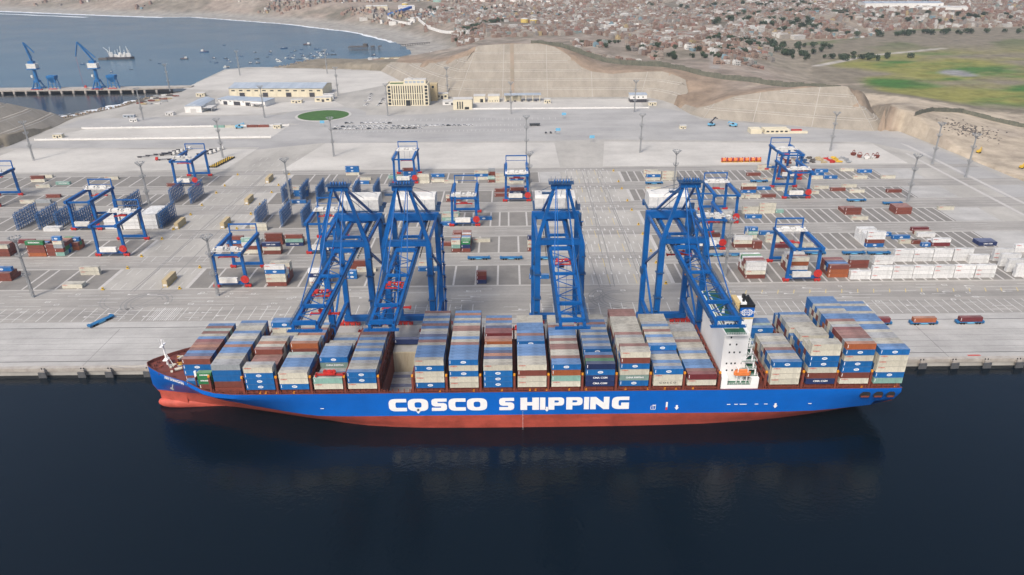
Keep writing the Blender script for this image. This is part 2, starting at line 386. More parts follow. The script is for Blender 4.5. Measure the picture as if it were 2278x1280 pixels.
CARS = [(-192.5, 858.7), (-187.2, 858.4), (-174.5, 857.8), (-167.7, 857.5), (-161.4, 857.2), (-154.7, 856.9), (-148.0, 856.6), (-141.5, 856.3), (-200.3, 839.4), (-193.0, 839.4), (-186.4, 839.5), (-180.6, 839.5), (-173.3, 839.5), (-167.5, 839.6), (-161.7, 839.6), (-155.6, 839.7), (-149.7, 839.7), (-142.7, 839.8), (-134.0, 839.8), (-128.2, 839.9), (-122.3, 839.9), (-115.8, 839.9), (-109.5, 840.0), (-103.7, 840.0), (-97.3, 840.1), (-90.3, 840.1), (-84.2, 840.2), (-77.9, 840.2), (-71.3, 840.2), (-65.2, 840.3), (-58.9, 840.3), (-52.4, 840.4), (-45.8, 840.4), (-200.1, 828.3), (-193.2, 828.3), (-186.4, 828.3), (-180.6, 828.3), (-173.9, 828.3), (-167.2, 828.3), (-161.2, 828.3), (-154.7, 828.2), (-148.5, 828.2), (-142.2, 828.2), (-134.5, 828.2), (-128.0, 828.2), (-122.0, 828.2), (-115.8, 828.2), (-109.3, 828.2), (-102.8, 828.1)]
CARLOT = [(-192.3, 1017.6), (-193.8, 1031.6), (-194.9, 1043.0), (-189.2, 995.1), (-189.9, 1004.0), (-188.0, 973.5), (-188.6, 962.7), (-192.6, 988.3), (-171.9, 1007.5), (-171.6, 996.8), (-171.6, 983.7), (-170.9, 972.6), (-172.0, 961.8)]
CARMID = [(39.1, 799.4), (44.4, 799.1), (49.7, 798.9)]
BOATS = [(-789.4, 1398.0, 9), (-623.5, 1451.6, 12), (-622.2, 1551.3, 14), (-624.2, 1669.5, 6), (-686.5, 1447.7, 5), (-648.0, 1399.0, 5), (-570.0, 1459.6, 6), (-546.8, 1457.9, 7), (-531.5, 1428.0, 5), (-525.9, 1488.0, 6), (-514.8, 1537.1, 5), (-482.0, 1444.5, 7), (-463.3, 1390.6, 7), (-475.4, 1386.8, 6), (-476.3, 1511.5, 5), (-470.0, 1471.3, 5), (-543.3, 1399.5, 6), (-559.1, 1413.6, 4), (-517.9, 1402.5, 5), (-503.7, 1340.0, 9), (-667.7, 1329.3, 5), (-686.5, 1298.1, 5), (-473.6, 1599.3, 12), (-439.0, 1653.9, 14), (-527.6, 1491.7, 6), (-515.1, 1537.1, 5), (-486.6, 1546.4, 6), (-477.9, 1515.4, 5), (-481.8, 1444.5, 6), (-475.4, 1386.8, 6), (-463.3, 1390.6, 7), (-438.9, 1429.6, 7), (-427.6, 1404.1, 8), (-429.5, 1417.3, 6), (-427.6, 1449.0, 6), (-422.9, 1445.3, 6), (-417.3, 1439.7, 6), (-434.7, 1490.0, 5), (-437.8, 1556.2, 5), (-432.2, 1581.6, 6), (-416.6, 1516.2, 6), (-415.4, 1453.3, 5), (-402.2, 1435.2, 5), (-396.1, 1434.8, 6), (-397.0, 1401.9, 6), (-403.0, 1478.7, 6), (-393.2, 1451.6, 5), (-392.4, 1477.9, 5), (-384.4, 1433.9, 6), (-378.4, 1450.5, 6), (-379.0, 1468.0, 6), (-400.7, 1583.1, 9), (-384.7, 1523.1, 6), (-377.3, 1513.2, 6), (-369.5, 1485.1, 6), (-378.8, 1541.8, 6), (-366.2, 1503.0, 7), (-364.8, 1521.6, 5), (-356.9, 1493.2, 5), (-360.9, 1550.1, 6), (-346.3, 1492.4, 9), (-366.1, 1449.6, 6), (-365.6, 1432.5, 5), (-367.6, 1416.0, 5), (-394.2, 1505.2, 5), (-265.4, 1477.1, 7), (-284.1, 1583.8, 4), (-440.4, 1537.0, 5), (-421.4, 1480.1, 5), (-544.3, 1454.3, 6), (-516.8, 1399.2, 5), (-503.0, 1339.9, 8)]
# ---------------------------------------------------------------- water
def water_material(name, base, rough=0.06):
    m = bpy.data.materials.new(name)
    m.use_nodes = True
    t = m.node_tree
    b = t.nodes['Principled BSDF']
    b.inputs['Base Color'].default_value = (*base, 1)
    b.inputs['Roughness'].default_value = rough
    b.inputs['IOR'].default_value = 1.33
    tc = t.nodes.new('ShaderNodeTexCoord')
    mp = t.nodes.new('ShaderNodeMapping')
    mp.inputs['Scale'].default_value = (1.0, 1.35, 1)
    mp.inputs['Rotation'].default_value = (0, 0, 0.35)
    t.links.new(tc.outputs['Object'], mp.inputs[0])
    wn = t.nodes.new('ShaderNodeTexNoise')              # wind patches: rougher and calmer areas
    wn.inputs['Scale'].default_value = 0.006
    wn.inputs['Detail'].default_value = 5
    t.links.new(mp.outputs[0], wn.inputs[0])
    wr = t.nodes.new('ShaderNodeMapRange')
    wr.inputs[1].default_value, wr.inputs[2].default_value = 0.38, 0.66
    wr.inputs[3].default_value, wr.inputs[4].default_value = (rough * 0.6, rough * 2.4) if rough < .1 else (rough * .9, rough * 1.15)
    t.links.new(wn.outputs[0], wr.inputs[0])
    t.links.new(wr.outputs[0], b.inputs['Roughness'])
    prev = None
    for sc, st, ds in ((0.55, 0.26, 0.4), (0.11, 0.14, 1.3), (1.9, 0.2, 0.14)):
        n = t.nodes.new('ShaderNodeTexNoise')
        n.inputs['Scale'].default_value = sc
        n.inputs['Detail'].default_value = 3
        t.links.new(mp.outputs[0], n.inputs[0])
        bp = t.nodes.new('ShaderNodeBump')
        bp.inputs['Strength'].default_value = st
        bp.inputs['Distance'].default_value = ds
        t.links.new(n.outputs[0], bp.inputs['Height'])
        if prev: t.links.new(prev.outputs[0], bp.inputs['Normal'])
        prev = bp
    t.links.new(prev.outputs[0], b.inputs['Normal'])
    MATS[name] = m
water_material('sea_water', (0.0003, 0.0042, 0.0085))
water_material('bay_water', (0.045, 0.115, 0.178), 0.22)        # base colour raised to stand in for sky reflected at grazing angles
WL = -4.0
mb = MB(); mb.sheet(-7000, 7000, -900, 1108, WL)
struct(mb.build('water', 'sea_water'))
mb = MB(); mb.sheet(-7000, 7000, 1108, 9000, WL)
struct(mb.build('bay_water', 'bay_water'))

# ---------------------------------------------------------------- terrain
COAST = [(-2600, 3050), (-1778, 2720), (-1520, 2597), (-1268, 2481), (-1051, 2390), (-977, 2392), (-741, 2227), (-612, 2134), (-483, 2002), (-382, 1906), (-305, 1774), (-251, 1683), (-213, 1580), (-194, 1496), (-216, 1434), (-280, 1410), (-342, 1426), (-373, 1416), (-396, 1345), (-414, 1312), (-455, 1316), (-490, 1292), (-488, 1160), (-483, 1110), (-487, 1075), (-513, 1045), (-524, 987), (-555, 930), (-575, 905), (-640, 905), (-760, 860), (-900, 700)]
LAND = COAST + [(-900, 330), (1600, 330), (6500, 1500), (6500, 9000), (-6500, 9000), (-6500, 5200)]

def inside(px, py, poly):
    r = np.zeros(px.shape, bool)
    n = len(poly)
    for i in range(n):
        x0, y0 = poly[i]; x1, y1 = poly[(i + 1) % n]
        c = ((y0 > py) != (y1 > py))
        xi = (x1 - x0) * (py - y0) / ((y1 - y0) if y1 != y0 else 1e-9) + x0
        r ^= c & (px < xi)
    return r
def dist_line(px, py, pl):
    d = np.full(px.shape, 1e9)
    for (x0, y0), (x1, y1) in zip(pl[:-1], pl[1:]):
        dx, dy = x1 - x0, y1 - y0
        t = np.clip(((px - x0) * dx + (py - y0) * dy) / (dx * dx + dy * dy), 0, 1)
        d = np.minimum(d, np.hypot(px - x0 - t * dx, py - y0 - t * dy))
    return d
_perm = np.random.RandomState(3).permutation(512)
_val = np.random.RandomState(4).rand(512)
def vnoise(x, y):
    xi, yi = np.floor(x).astype(int), np.floor(y).astype(int)
    fx, fy = x - xi, y - yi
    fx, fy = fx * fx * (3 - 2 * fx), fy * fy * (3 - 2 * fy)
    h = lambda a, b: _val[(_perm[a & 511] + b) & 511]
    return (h(xi, yi) * (1 - fx) + h(xi + 1, yi) * fx) * (1 - fy) + (h(xi, yi + 1) * (1 - fx) + h(xi + 1, yi + 1) * fx) * fy
def fbm(x, y, o=4):
    s, a, t = 0, 1, 0
    for k in range(o):
        s = s + a * vnoise(x * 2 ** k + 17 * k, y * 2 ** k + 31 * k); t += a; a *= 0.5
    return s / t
def sstep(a, b, x):
    t = np.clip((x - a) / (b - a), 0, 1)
    return t * t * (3 - 2 * t)

# cut slopes above the port: base polyline (x, y) with the crest height above each point
HILL_C = [(-215, 1255, 13), (-185, 1190, 20), (-150, 1110, 30), (-122, 1058, 42), (-98, 1024, 52), (-62, 1010, 58), (0, 1008, 60), (40, 1007, 60), (62, 1007, 56), (80, 1006, 47), (98, 1006, 33), (112, 1005, 28), (140, 1004, 25), (165, 1003, 27), (188, 998, 29), (203, 975, 24), (212, 950, 14)]
HILL_EP = [(214, 925, 5), (219, 890, 7), (230, 868, 14), (255, 856, 22), (290, 840, 29), (330, 820, 35), (365, 804, 38), (384, 797, 37), (398, 794, 32)]
HILL_E = HILL_EP + [(410, 798, 27), (420, 810, 22), (428, 832, 16), (434, 862, 10), (438, 900, 5)]
HILL_W = [(-560, 915, 4), (-540, 890, 14), (-534, 850, 30), (-534, 800, 48), (-537, 750, 60), (-540, 690, 66), (-545, 620, 66)]
def crest_of(hill, side=1):
    """offset of the crest line inland from the base, per base point"""
    out = []
    n = len(hill)
    for i in range(n):
        a, b = hill[max(0, i - 1)], hill[min(n - 1, i + 1)]
        dx, dy = b[0] - a[0], b[1] - a[1]
        l = math.hypot(dx, dy)
        nx, ny = -dy / l * side, dx / l * side
        h = hill[i][2]
        off, z, prof = 0.0, 0.0, [(0.0, 0.05)]
        while z < h - 0.01:
            st = min(10.0, h - z)
            z += st; off += st * 1.25
            prof.append((off, z))
            if z < h - 0.01:
                off += 2.2
                prof.append((off, z + 0.05))
        out.append((hill[i][0], hill[i][1], nx, ny, h, off, prof))
    return out

def base_height(X, Y):
    """natural ground behind the port, without the cut slopes"""
    n1 = fbm(X / 260.0, Y / 260.0) - 0.5
    n2 = fbm(X / 70.0 + 9, Y / 70.0 + 5) - 0.5
    town = 24 + n1 * 26 + n2 * 5
    town = town + 45 * sstep(1900, 3300, Y + X * 0.12)
    hills = np.clip(Y - 2750 + 0.10 * np.abs(X - 200), 0, None) * (0.10 + 0.22 * fbm(X / 700.0 + 3, Y / 700.0 + 8))
    hills = np.minimum(hills, 420)
    return town + hills

cx = [p[0] for p in HILL_C] ; 
def crest_tables():
    P = []
    for hill, side in ((HILL_C, 1), (HILL_E, 1)):
        for (x, y, nx, ny, h, off, _) in crest_of(hill, side):
            P.append((x + nx * off, y + ny * off, h))
    return P
CREST = crest_tables()
BASELINE = [(p[0], p[1]) for p in HILL_C] + [(p[0], p[1]) for p in HILL_EP] + [(412, 798), (425, 790), (428, 770), (434, 700), (441, 600), (450, 500), (470, 330)]
CRESTLINE = [(p[0], p[1]) for p in CREST]
PORT = [(-545, 311.5), (470, 311.5), (450, 500), (441, 600), (434, 700), (428, 770), (425, 795), (412, 798)] + [(p[0], p[1]) for p in reversed(HILL_EP)] + [(p[0], p[1]) for p in reversed(HILL_C)] + [(-260, 1275), (-330, 1290), (-400, 1302), (-414, 1310), (-455, 1314), (-488, 1290), (-486, 1160), (-478, 1110), (-476, 1078), (-496, 1045), (-506, 985), (-530, 930), (-538, 905), (-538, 890), (-534, 850), (-534, 800), (-537, 750), (-540, 690), (-545, 620)]
WET = [(455, 960), (520, 905), (640, 855), (800, 800), (1500, 700), (2200, 1500), (1500, 1850), (900, 1790), (760, 1640), (600, 1560), (540, 1400), (480, 1180)]

def terrain_height(X, Y):
    ins = inside(X, Y, LAND)
    dc = dist_line(X, Y, COAST)
    nat = base_height(X, Y)
    # wetland and sandy flat on the right
    wet = inside(X, Y, WET)
    dw = dist_line(X, Y, WET + [WET[0]])
    flat = sstep(0, 160, np.where(wet, 0, dw))
    flat = np.where(X > 300, flat, 1)
    flat = np.where((X > 420) & (Y < 960), 0.0 + 0 * X, flat)
    low = 0.35 + 1.2 * fbm(X / 50.0, Y / 50.0)
    nat = low * (1 - flat) + nat * flat
    # crest heights are kept right behind the cut slopes, then blend to the natural ground
    num = np.zeros(X.shape); den = np.full(X.shape, 1e-9)
    for x, y, h in CREST:
        w_ = 1.0 / ((X - x) ** 2 + (Y - y) ** 2 + 60) ** 1.6
        num += w_ * h; den += w_
    near = num / den
    dcr = dist_line(X, Y, CRESTLINE)
    k = sstep(8, 170, dcr)
    z = near * (1 - k) + nat * k
    # beach and bluff
    beach = WL + 0.4 + dc * 0.035 + np.clip(dc - 70, 0, None) * 0.30
    z = np.minimum(z, beach)
    # the low rocky point between port and bay
    z = np.where((X < -190) & (Y < 1440), np.minimum(np.maximum(z, 2), 3 + 10 * fbm(X / 40.0, Y / 40.0)) * sstep(0, 25, dc) + (1 - sstep(0, 25, dc)) * -3.0, z)
    z = np.where((X < -465) & (Y < 1105) & (Y > 860) & (X > -580), np.minimum(z, -3.6 + np.clip(dc, 0, 20) * .19), z)
    port = inside(X, Y, PORT)
    cut = inside(X, Y, BASELINE + list(reversed(CRESTLINE)) + []) if False else np.zeros(X.shape, bool)
    z = np.where(ins, z, WL - 0.5 - np.minimum(dc * 0.08, 8))
    return z, port, ins, dc, wet, dw

PATHS = [([(511, 1252), (555, 1288), (614, 1338), (682, 1385), (764, 1421), (831, 1453)], 9, (0.42, 0.39, 0.36)), ([(384, 1385), (340, 1280), (318, 1180), (295, 1075)], 8, (0.30, 0.28, 0.26)), ([(95, 1370), (170, 1475), (225, 1385), (290, 1340)], 9, (0.27, 0.22, 0.18)), ([(300, 940), (360, 1005), (425, 1060), (510, 1080)], 8, (0.31, 0.26, 0.21)), ([(452, 850), (520, 880), (560, 800), (545, 770)], 8, (0.40, 0.34, 0.28))]
def build_terrain():
    ys = [430.0]
    while ys[-1] < 8500: ys.append(ys[-1] * 1.0085 + 0.6)
    ys = np.array(ys)
    ts = np.linspace(-1.02, 1.02, 330)
    T, Y = np.meshgrid(ts, ys)
    X = T * Y
    Z, port, ins, dc, wet, dw = terrain_height(X, Y)
    # under the faces of the cut slopes the ground drops away behind the baseline
    strip = np.zeros(X.shape, bool)
    for hill in (HILL_C, HILL_E):
        c = crest_of(hill)
        poly = [(p[0], p[1]) for p in c] + [(p[0] + p[2] * p[5], p[1] + p[3] * p[5]) for p in reversed(c)]
        strip |= inside(X, Y, poly)
    dcr = dist_line(X, Y, CRESTLINE)
    Z = np.where(strip, np.maximum(Z - 2 - dcr * 1.1, -6), Z)
    Z = np.where(port, -7.0, Z)
    n, mcols = X.shape
    V = np.stack([X.ravel(), Y.ravel(), Z.ravel()], 1)
    ii = np.arange(n * mcols).reshape(n, mcols)
    F = np.stack([ii[:-1, :-1].ravel(), ii[:-1, 1:].ravel(), ii[1:, 1:].ravel(), ii[1:, :-1].ravel()], 1)
    zf = V[F][:, :, 2]
    F = F[(zf.max(1) > WL - 1.5) & (zf.max(1) > -6.5)]
    me = bpy.data.meshes.new('terrain')
    me.from_pydata(V.tolist(), [], F.tolist())
    # land cover colours
    a = np.array
    town_c = a([0.285, 0.235, 0.195]); hill_c = a([0.215, 0.185, 0.155]); beach_c = a([0.30, 0.285, 0.26]); scrub = a([0.11, 0.105, 0.08]); soil = a([0.26, 0.20, 0.15])
    green = a([0.055, 0.135, 0.035]); yellow = a([0.222, 0.217, 0.062]); mud = a([0.20, 0.175, 0.135]); pond = a([0.24, 0.24, 0.24]); sand = a([0.40, 0.34, 0.265]); field = a([0.11, 0.13, 0.06])
    mixc = lambda c0, c1, k: c0 * (1 - k[..., None]) + c1 * k[..., None]
    c = np.broadcast_to(town_c, X.shape + (3,)).copy()
    nA = fbm(X / 120.0, Y / 120.0, 5); nB = fbm(X / 400.0 + 50, Y / 300.0 + 20, 4); nC = fbm(X / 35.0 + 5, Y / 35.0, 4)
    c = mixc(c, scrub, sstep(0.56, 0.70, nA) * 0.6)
    c = mixc(c, hill_c, sstep(0.50, 0.62, nB) * 0.7)
    c = mixc(c, a([0.34, 0.295, 0.25]), sstep(0.56, 0.7, nC) * 0.6)
    c = mixc(c, a([0.13, 0.125, 0.095]), sstep(0.55, 0.68, fbm(X / 55.0 + 71, Y / 55.0 + 13, 5)) * 0.5)
    c = mixc(c, hill_c, sstep(2700, 3100, Y))
    c = mixc(c, beach_c, (1 - sstep(60, 110, dc)) * (ins | (dc < 30)))
    c = mixc(c, soil, 1 - sstep(20, 75, dcr))
    c = mixc(c, a([0.21, 0.185, 0.145]), ((X < -190) & (Y < 1450)) * 1.0 * sstep(8, 25, dc))
    # ground between town and wetland
    kk = (1 - sstep(0, 150, dw)) * (~wet) * (X > 380)
    c = mixc(c, mud * 1.25, kk * 0.8)
    # wetland: mud rim, yellow reeds, green core
    g = fbm(X / 110.0 + 3, Y / 90.0, 6)
    d_in = np.where(wet, dw, 0)
    wc = np.broadcast_to(mud, X.shape + (3,)).copy()
    kY = sstep(20, 90, d_in + (g - 0.5) * 160) * sstep(1480, 1250, Y - 0.15 * (X - 500))
    wc = mixc(wc, yellow, kY * sstep(0.30, 0.62, g) * .92)
    wc = mixc(wc, green, sstep(0.50, 0.74, fbm(X / 110.0 + 7, Y / 60.0 + 2, 6) + 0.19 * sstep(220, 30, np.hypot((X - 740) / 1.6, (Y - 1025) * 1.3))) * kY)
    wc = mixc(wc, field, sstep(0.5, 0.62, g) * sstep(1380, 1550, Y) * 0.8)
    wc = mixc(wc, pond, sstep(0.9, 0.4, np.hypot((X - 698) / 40, (Y - 1160) / 45) + (nC - 0.5)) )
    c = np.where(wet[..., None], wc, c)
    for pl, wd, cc in PATHS:
        kp = 1 - sstep(wd * .5, wd, dist_line(X, Y, pl))
        c = mixc(c, a(cc), kp * .85)
    sand_k = ((X > 420) & (Y < 980) & ~wet) * (1 - 0.5 * sstep(0.5, 0.7, nC))
    c = mixc(c, sand, sand_k.astype(float))
    c = mixc(c, a([0.205, 0.175, 0.14]), sstep(60, 25, np.hypot((X - 425) * 1.1, (Y - 865) * .75)) * (~wet) * (.55 + .45 * sstep(.4, .6, nC)))
    att = me.color_attributes.new('cover', 'FLOAT_COLOR', 'POINT')
    cc = np.concatenate([np.clip(c, 0, 1).reshape(-1, 3), np.ones((n * mcols, 1))], 1).astype(np.float32)
    att.data.foreach_set('color', cc.ravel())
    m = bpy.data.materials.new('land_cover')
    m.use_nodes = True
    t = m.node_tree
    b = t.nodes['Principled BSDF']
    b.inputs['Roughness'].default_value = 0.95
    b.inputs['Specular IOR Level'].default_value = 0.1
    at = t.nodes.new('ShaderNodeVertexColor'); at.layer_name = 'cover'
    tc = t.nodes.new('ShaderNodeTexCoord')
    hs = t.nodes.new('ShaderNodeHueSaturation')
    n1 = t.nodes.new('ShaderNodeTexNoise'); n1.inputs['Scale'].default_value = 0.045; n1.inputs['Detail'].default_value = 8; n1.inputs['Roughness'].default_value = 0.7
    t.links.new(tc.outputs['Object'], n1.inputs[0])
    mr = t.nodes.new('ShaderNodeMapRange'); mr.inputs[1].default_value = 0.3; mr.inputs[2].default_value = 0.7; mr.inputs[3].default_value = 0.62; mr.inputs[4].default_value = 1.35
    t.links.new(n1.outputs[0], mr.inputs[0]); t.links.new(mr.outputs[0], hs.inputs['Value']); t.links.new(at.outputs[0], hs.inputs['Color'])
    t.links.new(hs.outputs[0], b.inputs['Base Color'])
    me.materials.append(m)
    me.polygons.foreach_set('use_smooth', [True] * len(me.polygons))
    struct(link('terrain', me))
build_terrain()
def ground_z(x, y):
    z, port, ins, dc, wet, dw = terrain_height(np.array([[float(x)]]), np.array([[float(y)]]))
    return float(z[0, 0])
def ground_many(xs, ys):
    z, port, ins, dc, wet, dw = terrain_height(np.array([xs], float), np.array([ys], float))
    return z[0], port[0], ins[0], dc[0], wet[0], dw[0]

# ---------------------------------------------------------------- cut slopes with benches
def cut_slope(name, hill, side, label):
    pts = []
    for (a, b) in zip(hill[:-1], hill[1:]):            # refine along the base
        l = math.hypot(b[0] - a[0], b[1] - a[1])
        k = max(1, int(l / 9))
        for i in range(k):
            t = i / k
            pts.append(tuple(a[j] + (b[j] - a[j]) * t for j in range(3)))
    pts.append(hill[-1])
    c = crest_of(pts, side)
    # smooth the normals along the line
    N = [(p[2], p[3]) for p in c]
    for _ in range(5):
        N = [tuple(np.array(N[max(0, i - 1)]) + np.array(N[i]) * 2 + np.array(N[min(len(N) - 1, i + 1)])) for i in range(len(N))]
        N = [(a / math.hypot(a, b), b / math.hypot(a, b)) for a, b in N]
    face, drain = MB(), MB()
    def P(i, o, z, lift=0.0):
        return (c[i][0] + N[i][0] * o, c[i][1] + N[i][1] * o, z + lift)
    for i in range(len(c) - 1):
        h0, h1 = c[i][4], c[i + 1][4]
        off, z = 0.0, 0.0
        while z < max(h0, h1) - 0.01:
            za0, za1 = min(z + 10, h0), min(z + 10, h1)
            zb0, zb1 = min(z, h0), min(z, h1)
            nb = 2.2 * (z // 10)
            f = lambda zz, hh: zz * 1.25 + 2.2 * math.floor(min(zz, hh) / 10.001)
            q = [P(i, f(zb0, h0) if zb0 < z else zb0 * 1.25 + nb, zb0), P(i + 1, f(zb1, h1) if zb1 < z else zb1 * 1.25 + nb, zb1), P(i + 1, f(za1, h1) if zb1 < z else za1 * 1.25 + nb, za1), P(i, f(za0, h0) if zb0 < z else za0 * 1.25 + nb, za0)]
            face.face(q, 0)
            if min(h0, h1) > z + 10.01:
                o0 = (z + 10) * 1.25 + nb
                face.face([P(i, o0, z + 10), P(i + 1, o0, z + 10), P(i + 1, o0 + 2.2, z + 10), P(i, o0 + 2.2, z + 10)], 0)
                drain.face([P(i, o0 - 2.2, z + 8.24, 0.14), P(i + 1, o0 - 2.2, z + 8.24, 0.14), P(i + 1, o0 + 2.0, z + 10, 0.12), P(i, o0 + 2.0, z + 10, 0.12)], 0)
            z += 10
    o = face.build(name, 'shotcrete')
    struct(o)
    o['label'] = label
    drain.build('bench_drain', 'bench_drain', o)
    ch = MB()                                   # drainage chutes running down the face
    for i in range(5, len(c) - 1, 6):
        if c[i][4] < 12: continue
        pr = c[i][6]
        for (oa, za), (ob, zb) in zip(pr[:-1], pr[1:]):
            tx, ty = N[i][1], -N[i][0]
            q_ = []
            for (oo, zz, s_) in ((oa, za, -.35), (oa, za, .35), (ob, zb, .35), (ob, zb, -.35)):
                q_.append((c[i][0] + N[i][0] * (oo - .3) + tx * s_, c[i][1] + N[i][1] * (oo - .3) + ty * s_, zz + .2))
            ch.face(q_)
    if ch.f: ch.build('drain_chute', 'chute_grey', o)
    if name == 'terraced_hill':
        s = MB()
        off = 0
        prof = crest_of([( -4, 1008, 60), (0, 1008, 60)], 1)[0][6]
        for (o0, z0), (o1, z1) in zip(prof[:-1], prof[1:]):
            s.face([(1, 1008 + o0 - 0.5, z0 + .35), (6, 1008 + o0 - .5, z0 + .35), (6, 1008 + o1 - .5, z1 + .35), (1, 1008 + o1 - .5, z1 + .35)])
        st = s.build('slope_stair', 'bare_soil', o)
cut_slope('terraced_hill', HILL_C, 1, 'grey concreted hill cut into benches behind the port offices')
cut_slope('terraced_bank', HILL_E, 1, 'pale concreted bank cut into benches above the far road')
cut_slope('terraced_flank', HILL_W, -1, 'grey concreted flank at the far left of the port')

# ---------------------------------------------------------------- port platform and its paving
mb = MB(); mb.prism(PORT, -8, 0.0, 0)
g = struct(mb.build('ground', 'yard_paving'))
def sheet(name, mname, rects, z, parent=None):
    m_ = MB()
    for k, r_ in enumerate(rects):
        if len(r_) == 4 and not isinstance(r_[0], (tuple, list)): m_.sheet(*r_, z)
        else: m_.face([(x, y, z + k * .004) for x, y in r_])
    return struct(m_.build(name, mname, parent))
sheet('quay_apron', 'quay_concrete', [(-545, 465, 313.2, 360.5)], 0.03)
sheet('lane_road', 'lane_paving', [(-545, 460, 360.5, 402.5), (-545, 441, 435.5, 455), (-545, 441, 487.5, 506), (-545, 441, 539.5, 562), (-545, 441, 594.5, 614), (-545, 430, 648.5, 660)], 0.03)
# stacking blocks: (x0, x1) left, middle, right for each of the five rows
ROWS = [(404.5, 434), (456.5, 486), (508, 538), (563.5, 593), (616, 647)]
BLK = [(-545, -252), (-200, 26), (98, 330)]
for ri, (y0, y1) in enumerate(ROWS):
    for bi, (x0, x1) in enumerate(BLK):
        b_ = sheet('stacking_block', 'block_asphalt', [(x0, x1, y0, y1)], 0.035)
        st = MB(); st.sheet(-0.6, 0.6, 0, y1 - y0, 0.0)
        sm = st.mesh('concrete_strip', 'strip_concrete')
        rr = random.Random(ri * 7 + bi)
        x = x0 + 0.8 if bi else x1 - 0.8
        k = 0
        while x0 <= x <= x1:
            o = link('concrete_strip', sm, b_, (x, y0, 0.042))
            if k == 0: o.scale.x = 2.0
            k += 1
            step = 6.75 if bi == 2 else rr.choice((13.6, 13.6, 6.8, 13.6, 20.4))
            x += step if bi else -step
        if bi == 0 and x1 - x0 > 0: pass
    # pale end pads
sheet('concrete_pad', 'quay_concrete', [(26, 45, y0, y1) for (y0, y1) in ROWS] + [(330, 363, y0, y1) for (y0, y1) in ROWS], 0.036)
sheet('kerb_line', 'strip_concrete', [(-545, 365, y0 - 1.6, y0 - 1.0) for y0, y1 in ROWS] + [(-545, 365, y1 + 1.0, y1 + 1.6) for y0, y1 in ROWS], 0.044)
# big pale lots inland, roads around them
sheet('pale_lot', 'pale_lot', [[(-520, 663), (-268, 668), (-262, 742), (-516, 752)], [(-214, 662), (46, 662), (46, 757), (-196, 765)], [(86, 664), (372, 664), (372, 738), (99, 760)], [(-519, 792), (-262, 794), (-258, 848), (-492, 842)], [(-420, 915), (-300, 915), (-300, 985), (-400, 1000)], [(-485, 1105), (-280, 1040), (-230, 1060), (-165, 1145), (-215, 1250), (-400, 1296), (-480, 1285)], [(-300, 920), (-215, 960), (-245, 1010), (-320, 985)], [(-60, 938), (170, 934), (172, 990), (-60, 995)]], 0.04)
sheet('perimeter_road', 'road_asphalt', [[(-532, 757), (-262, 750), (-262, 787), (-532, 787)], [(-262, 740), (-200, 765), (60, 765), (100, 768), (371, 745), (400, 700), (402, 480), (436, 480), (425, 790), (380, 792), (225, 860), (215, 905), (190, 930), (-60, 930), (-100, 905), (-190, 905), (-200, 880), (-262, 850)], [(-530, 850), (-262, 855), (-262, 912), (-525, 900)]], 0.025)
sheet('verge_strip', 'strip_concrete', [[(386, 480), (389, 480), (389, 700), (386, 700)], [(404, 480), (407, 480), (405, 730), (401, 740)]], 0.045)
# roundabout with lawn
def ellipse(cx_, cy_, rx, ry, n=56): return [(cx_ + rx * math.cos(2 * math.pi * i / n), cy_ + ry * math.sin(2 * math.pi * i / n)) for i in range(n)]
mb = MB(); mb.prism(ellipse(-230.5, 905, 34, 34), 0.0, 0.22, 0)
rb = struct(mb.build('roundabout', 'strip_concrete'))
mb = MB(); mb.prism(ellipse(-230.5, 905, 31, 30), 0.1, 0.4, 0)
mb.build('lawn', 'grass_green', rb)
sheet('road_ring', 'road_asphalt', [ellipse(-230.5, 905, 52, 50)], 0.05)

# ---------------------------------------------------------------- markings
wl, ye = MB(), MB()
rr = random.Random(11)
def dash(m_, x, y, lx, ly=0.22, z=0.05): m_.sheet(x, x + lx, y, y + ly, z)
for y in (365, 369.5, 374, 381, 385.5, 390, 394.5, 398.5):
    x = -540 + rr.uniform(0, 20)
    while x < 430:
        l = rr.choice((8, 12, 25))
        if not (28 < x < 96): dash(wl, x, y, l, 0.28)
        x += l + rr.uniform(12, 60)
for (y0, y1) in ((435.5, 455), (487.5, 506), (539.5, 562), (594.5, 614)):
    for f in (0.28, 0.52, 0.78):
        x = -540
        while x < 360:
            dash(wl, x, y0 + f * (y1 - y0), 9, 0.22)
            x += 22
# parking bays along the back of the apron
x = -300.0
while x < 330:
    if not (-20 < x < 10):
        wl.face([(x, 361.5, .05), (x + .35, 361.5, .05), (x + .35, 378, .05), (x, 378, .05)])
    x += 5.1 if x > 90 else 6.6
for x in np.arange(-205, -190, 1.2): wl.sheet(x, x + .35, 362, 377, .051)
for k in range(46):
    x = rr.uniform(-290, 320); y = rr.uniform(363, 399)
    s_ = rr.uniform(2, 3.4)
    for (a, b_, c_, d_) in ((0, s_, 0, .4), (0, s_, 1.6, 2.0), (0, .5, 0, 2.0), (s_ - .5, s_, 0, 2.0)): wl.sheet(x + a, x + b_, y + c_, y + d_, .052)
for k in range(34):
    x = rr.uniform(-290, 320); y = rr.choice((367, 371, 383, 388, 396))
    wl.face([(x, y - .8, .051), (x + 2.2, y - .15, .051), (x + 6, y - .15, .051), (x + 6, y + .15, .051), (x + 2.2, y + .15, .051), (x, y + .8, .051)])
for x in np.arange(100, 400, 9.5):
    ye.face([(x, 388, .051), (x + .5, 388, .051), (x + 2.6, 393, .051), (x + 2.1, 393, .051)])
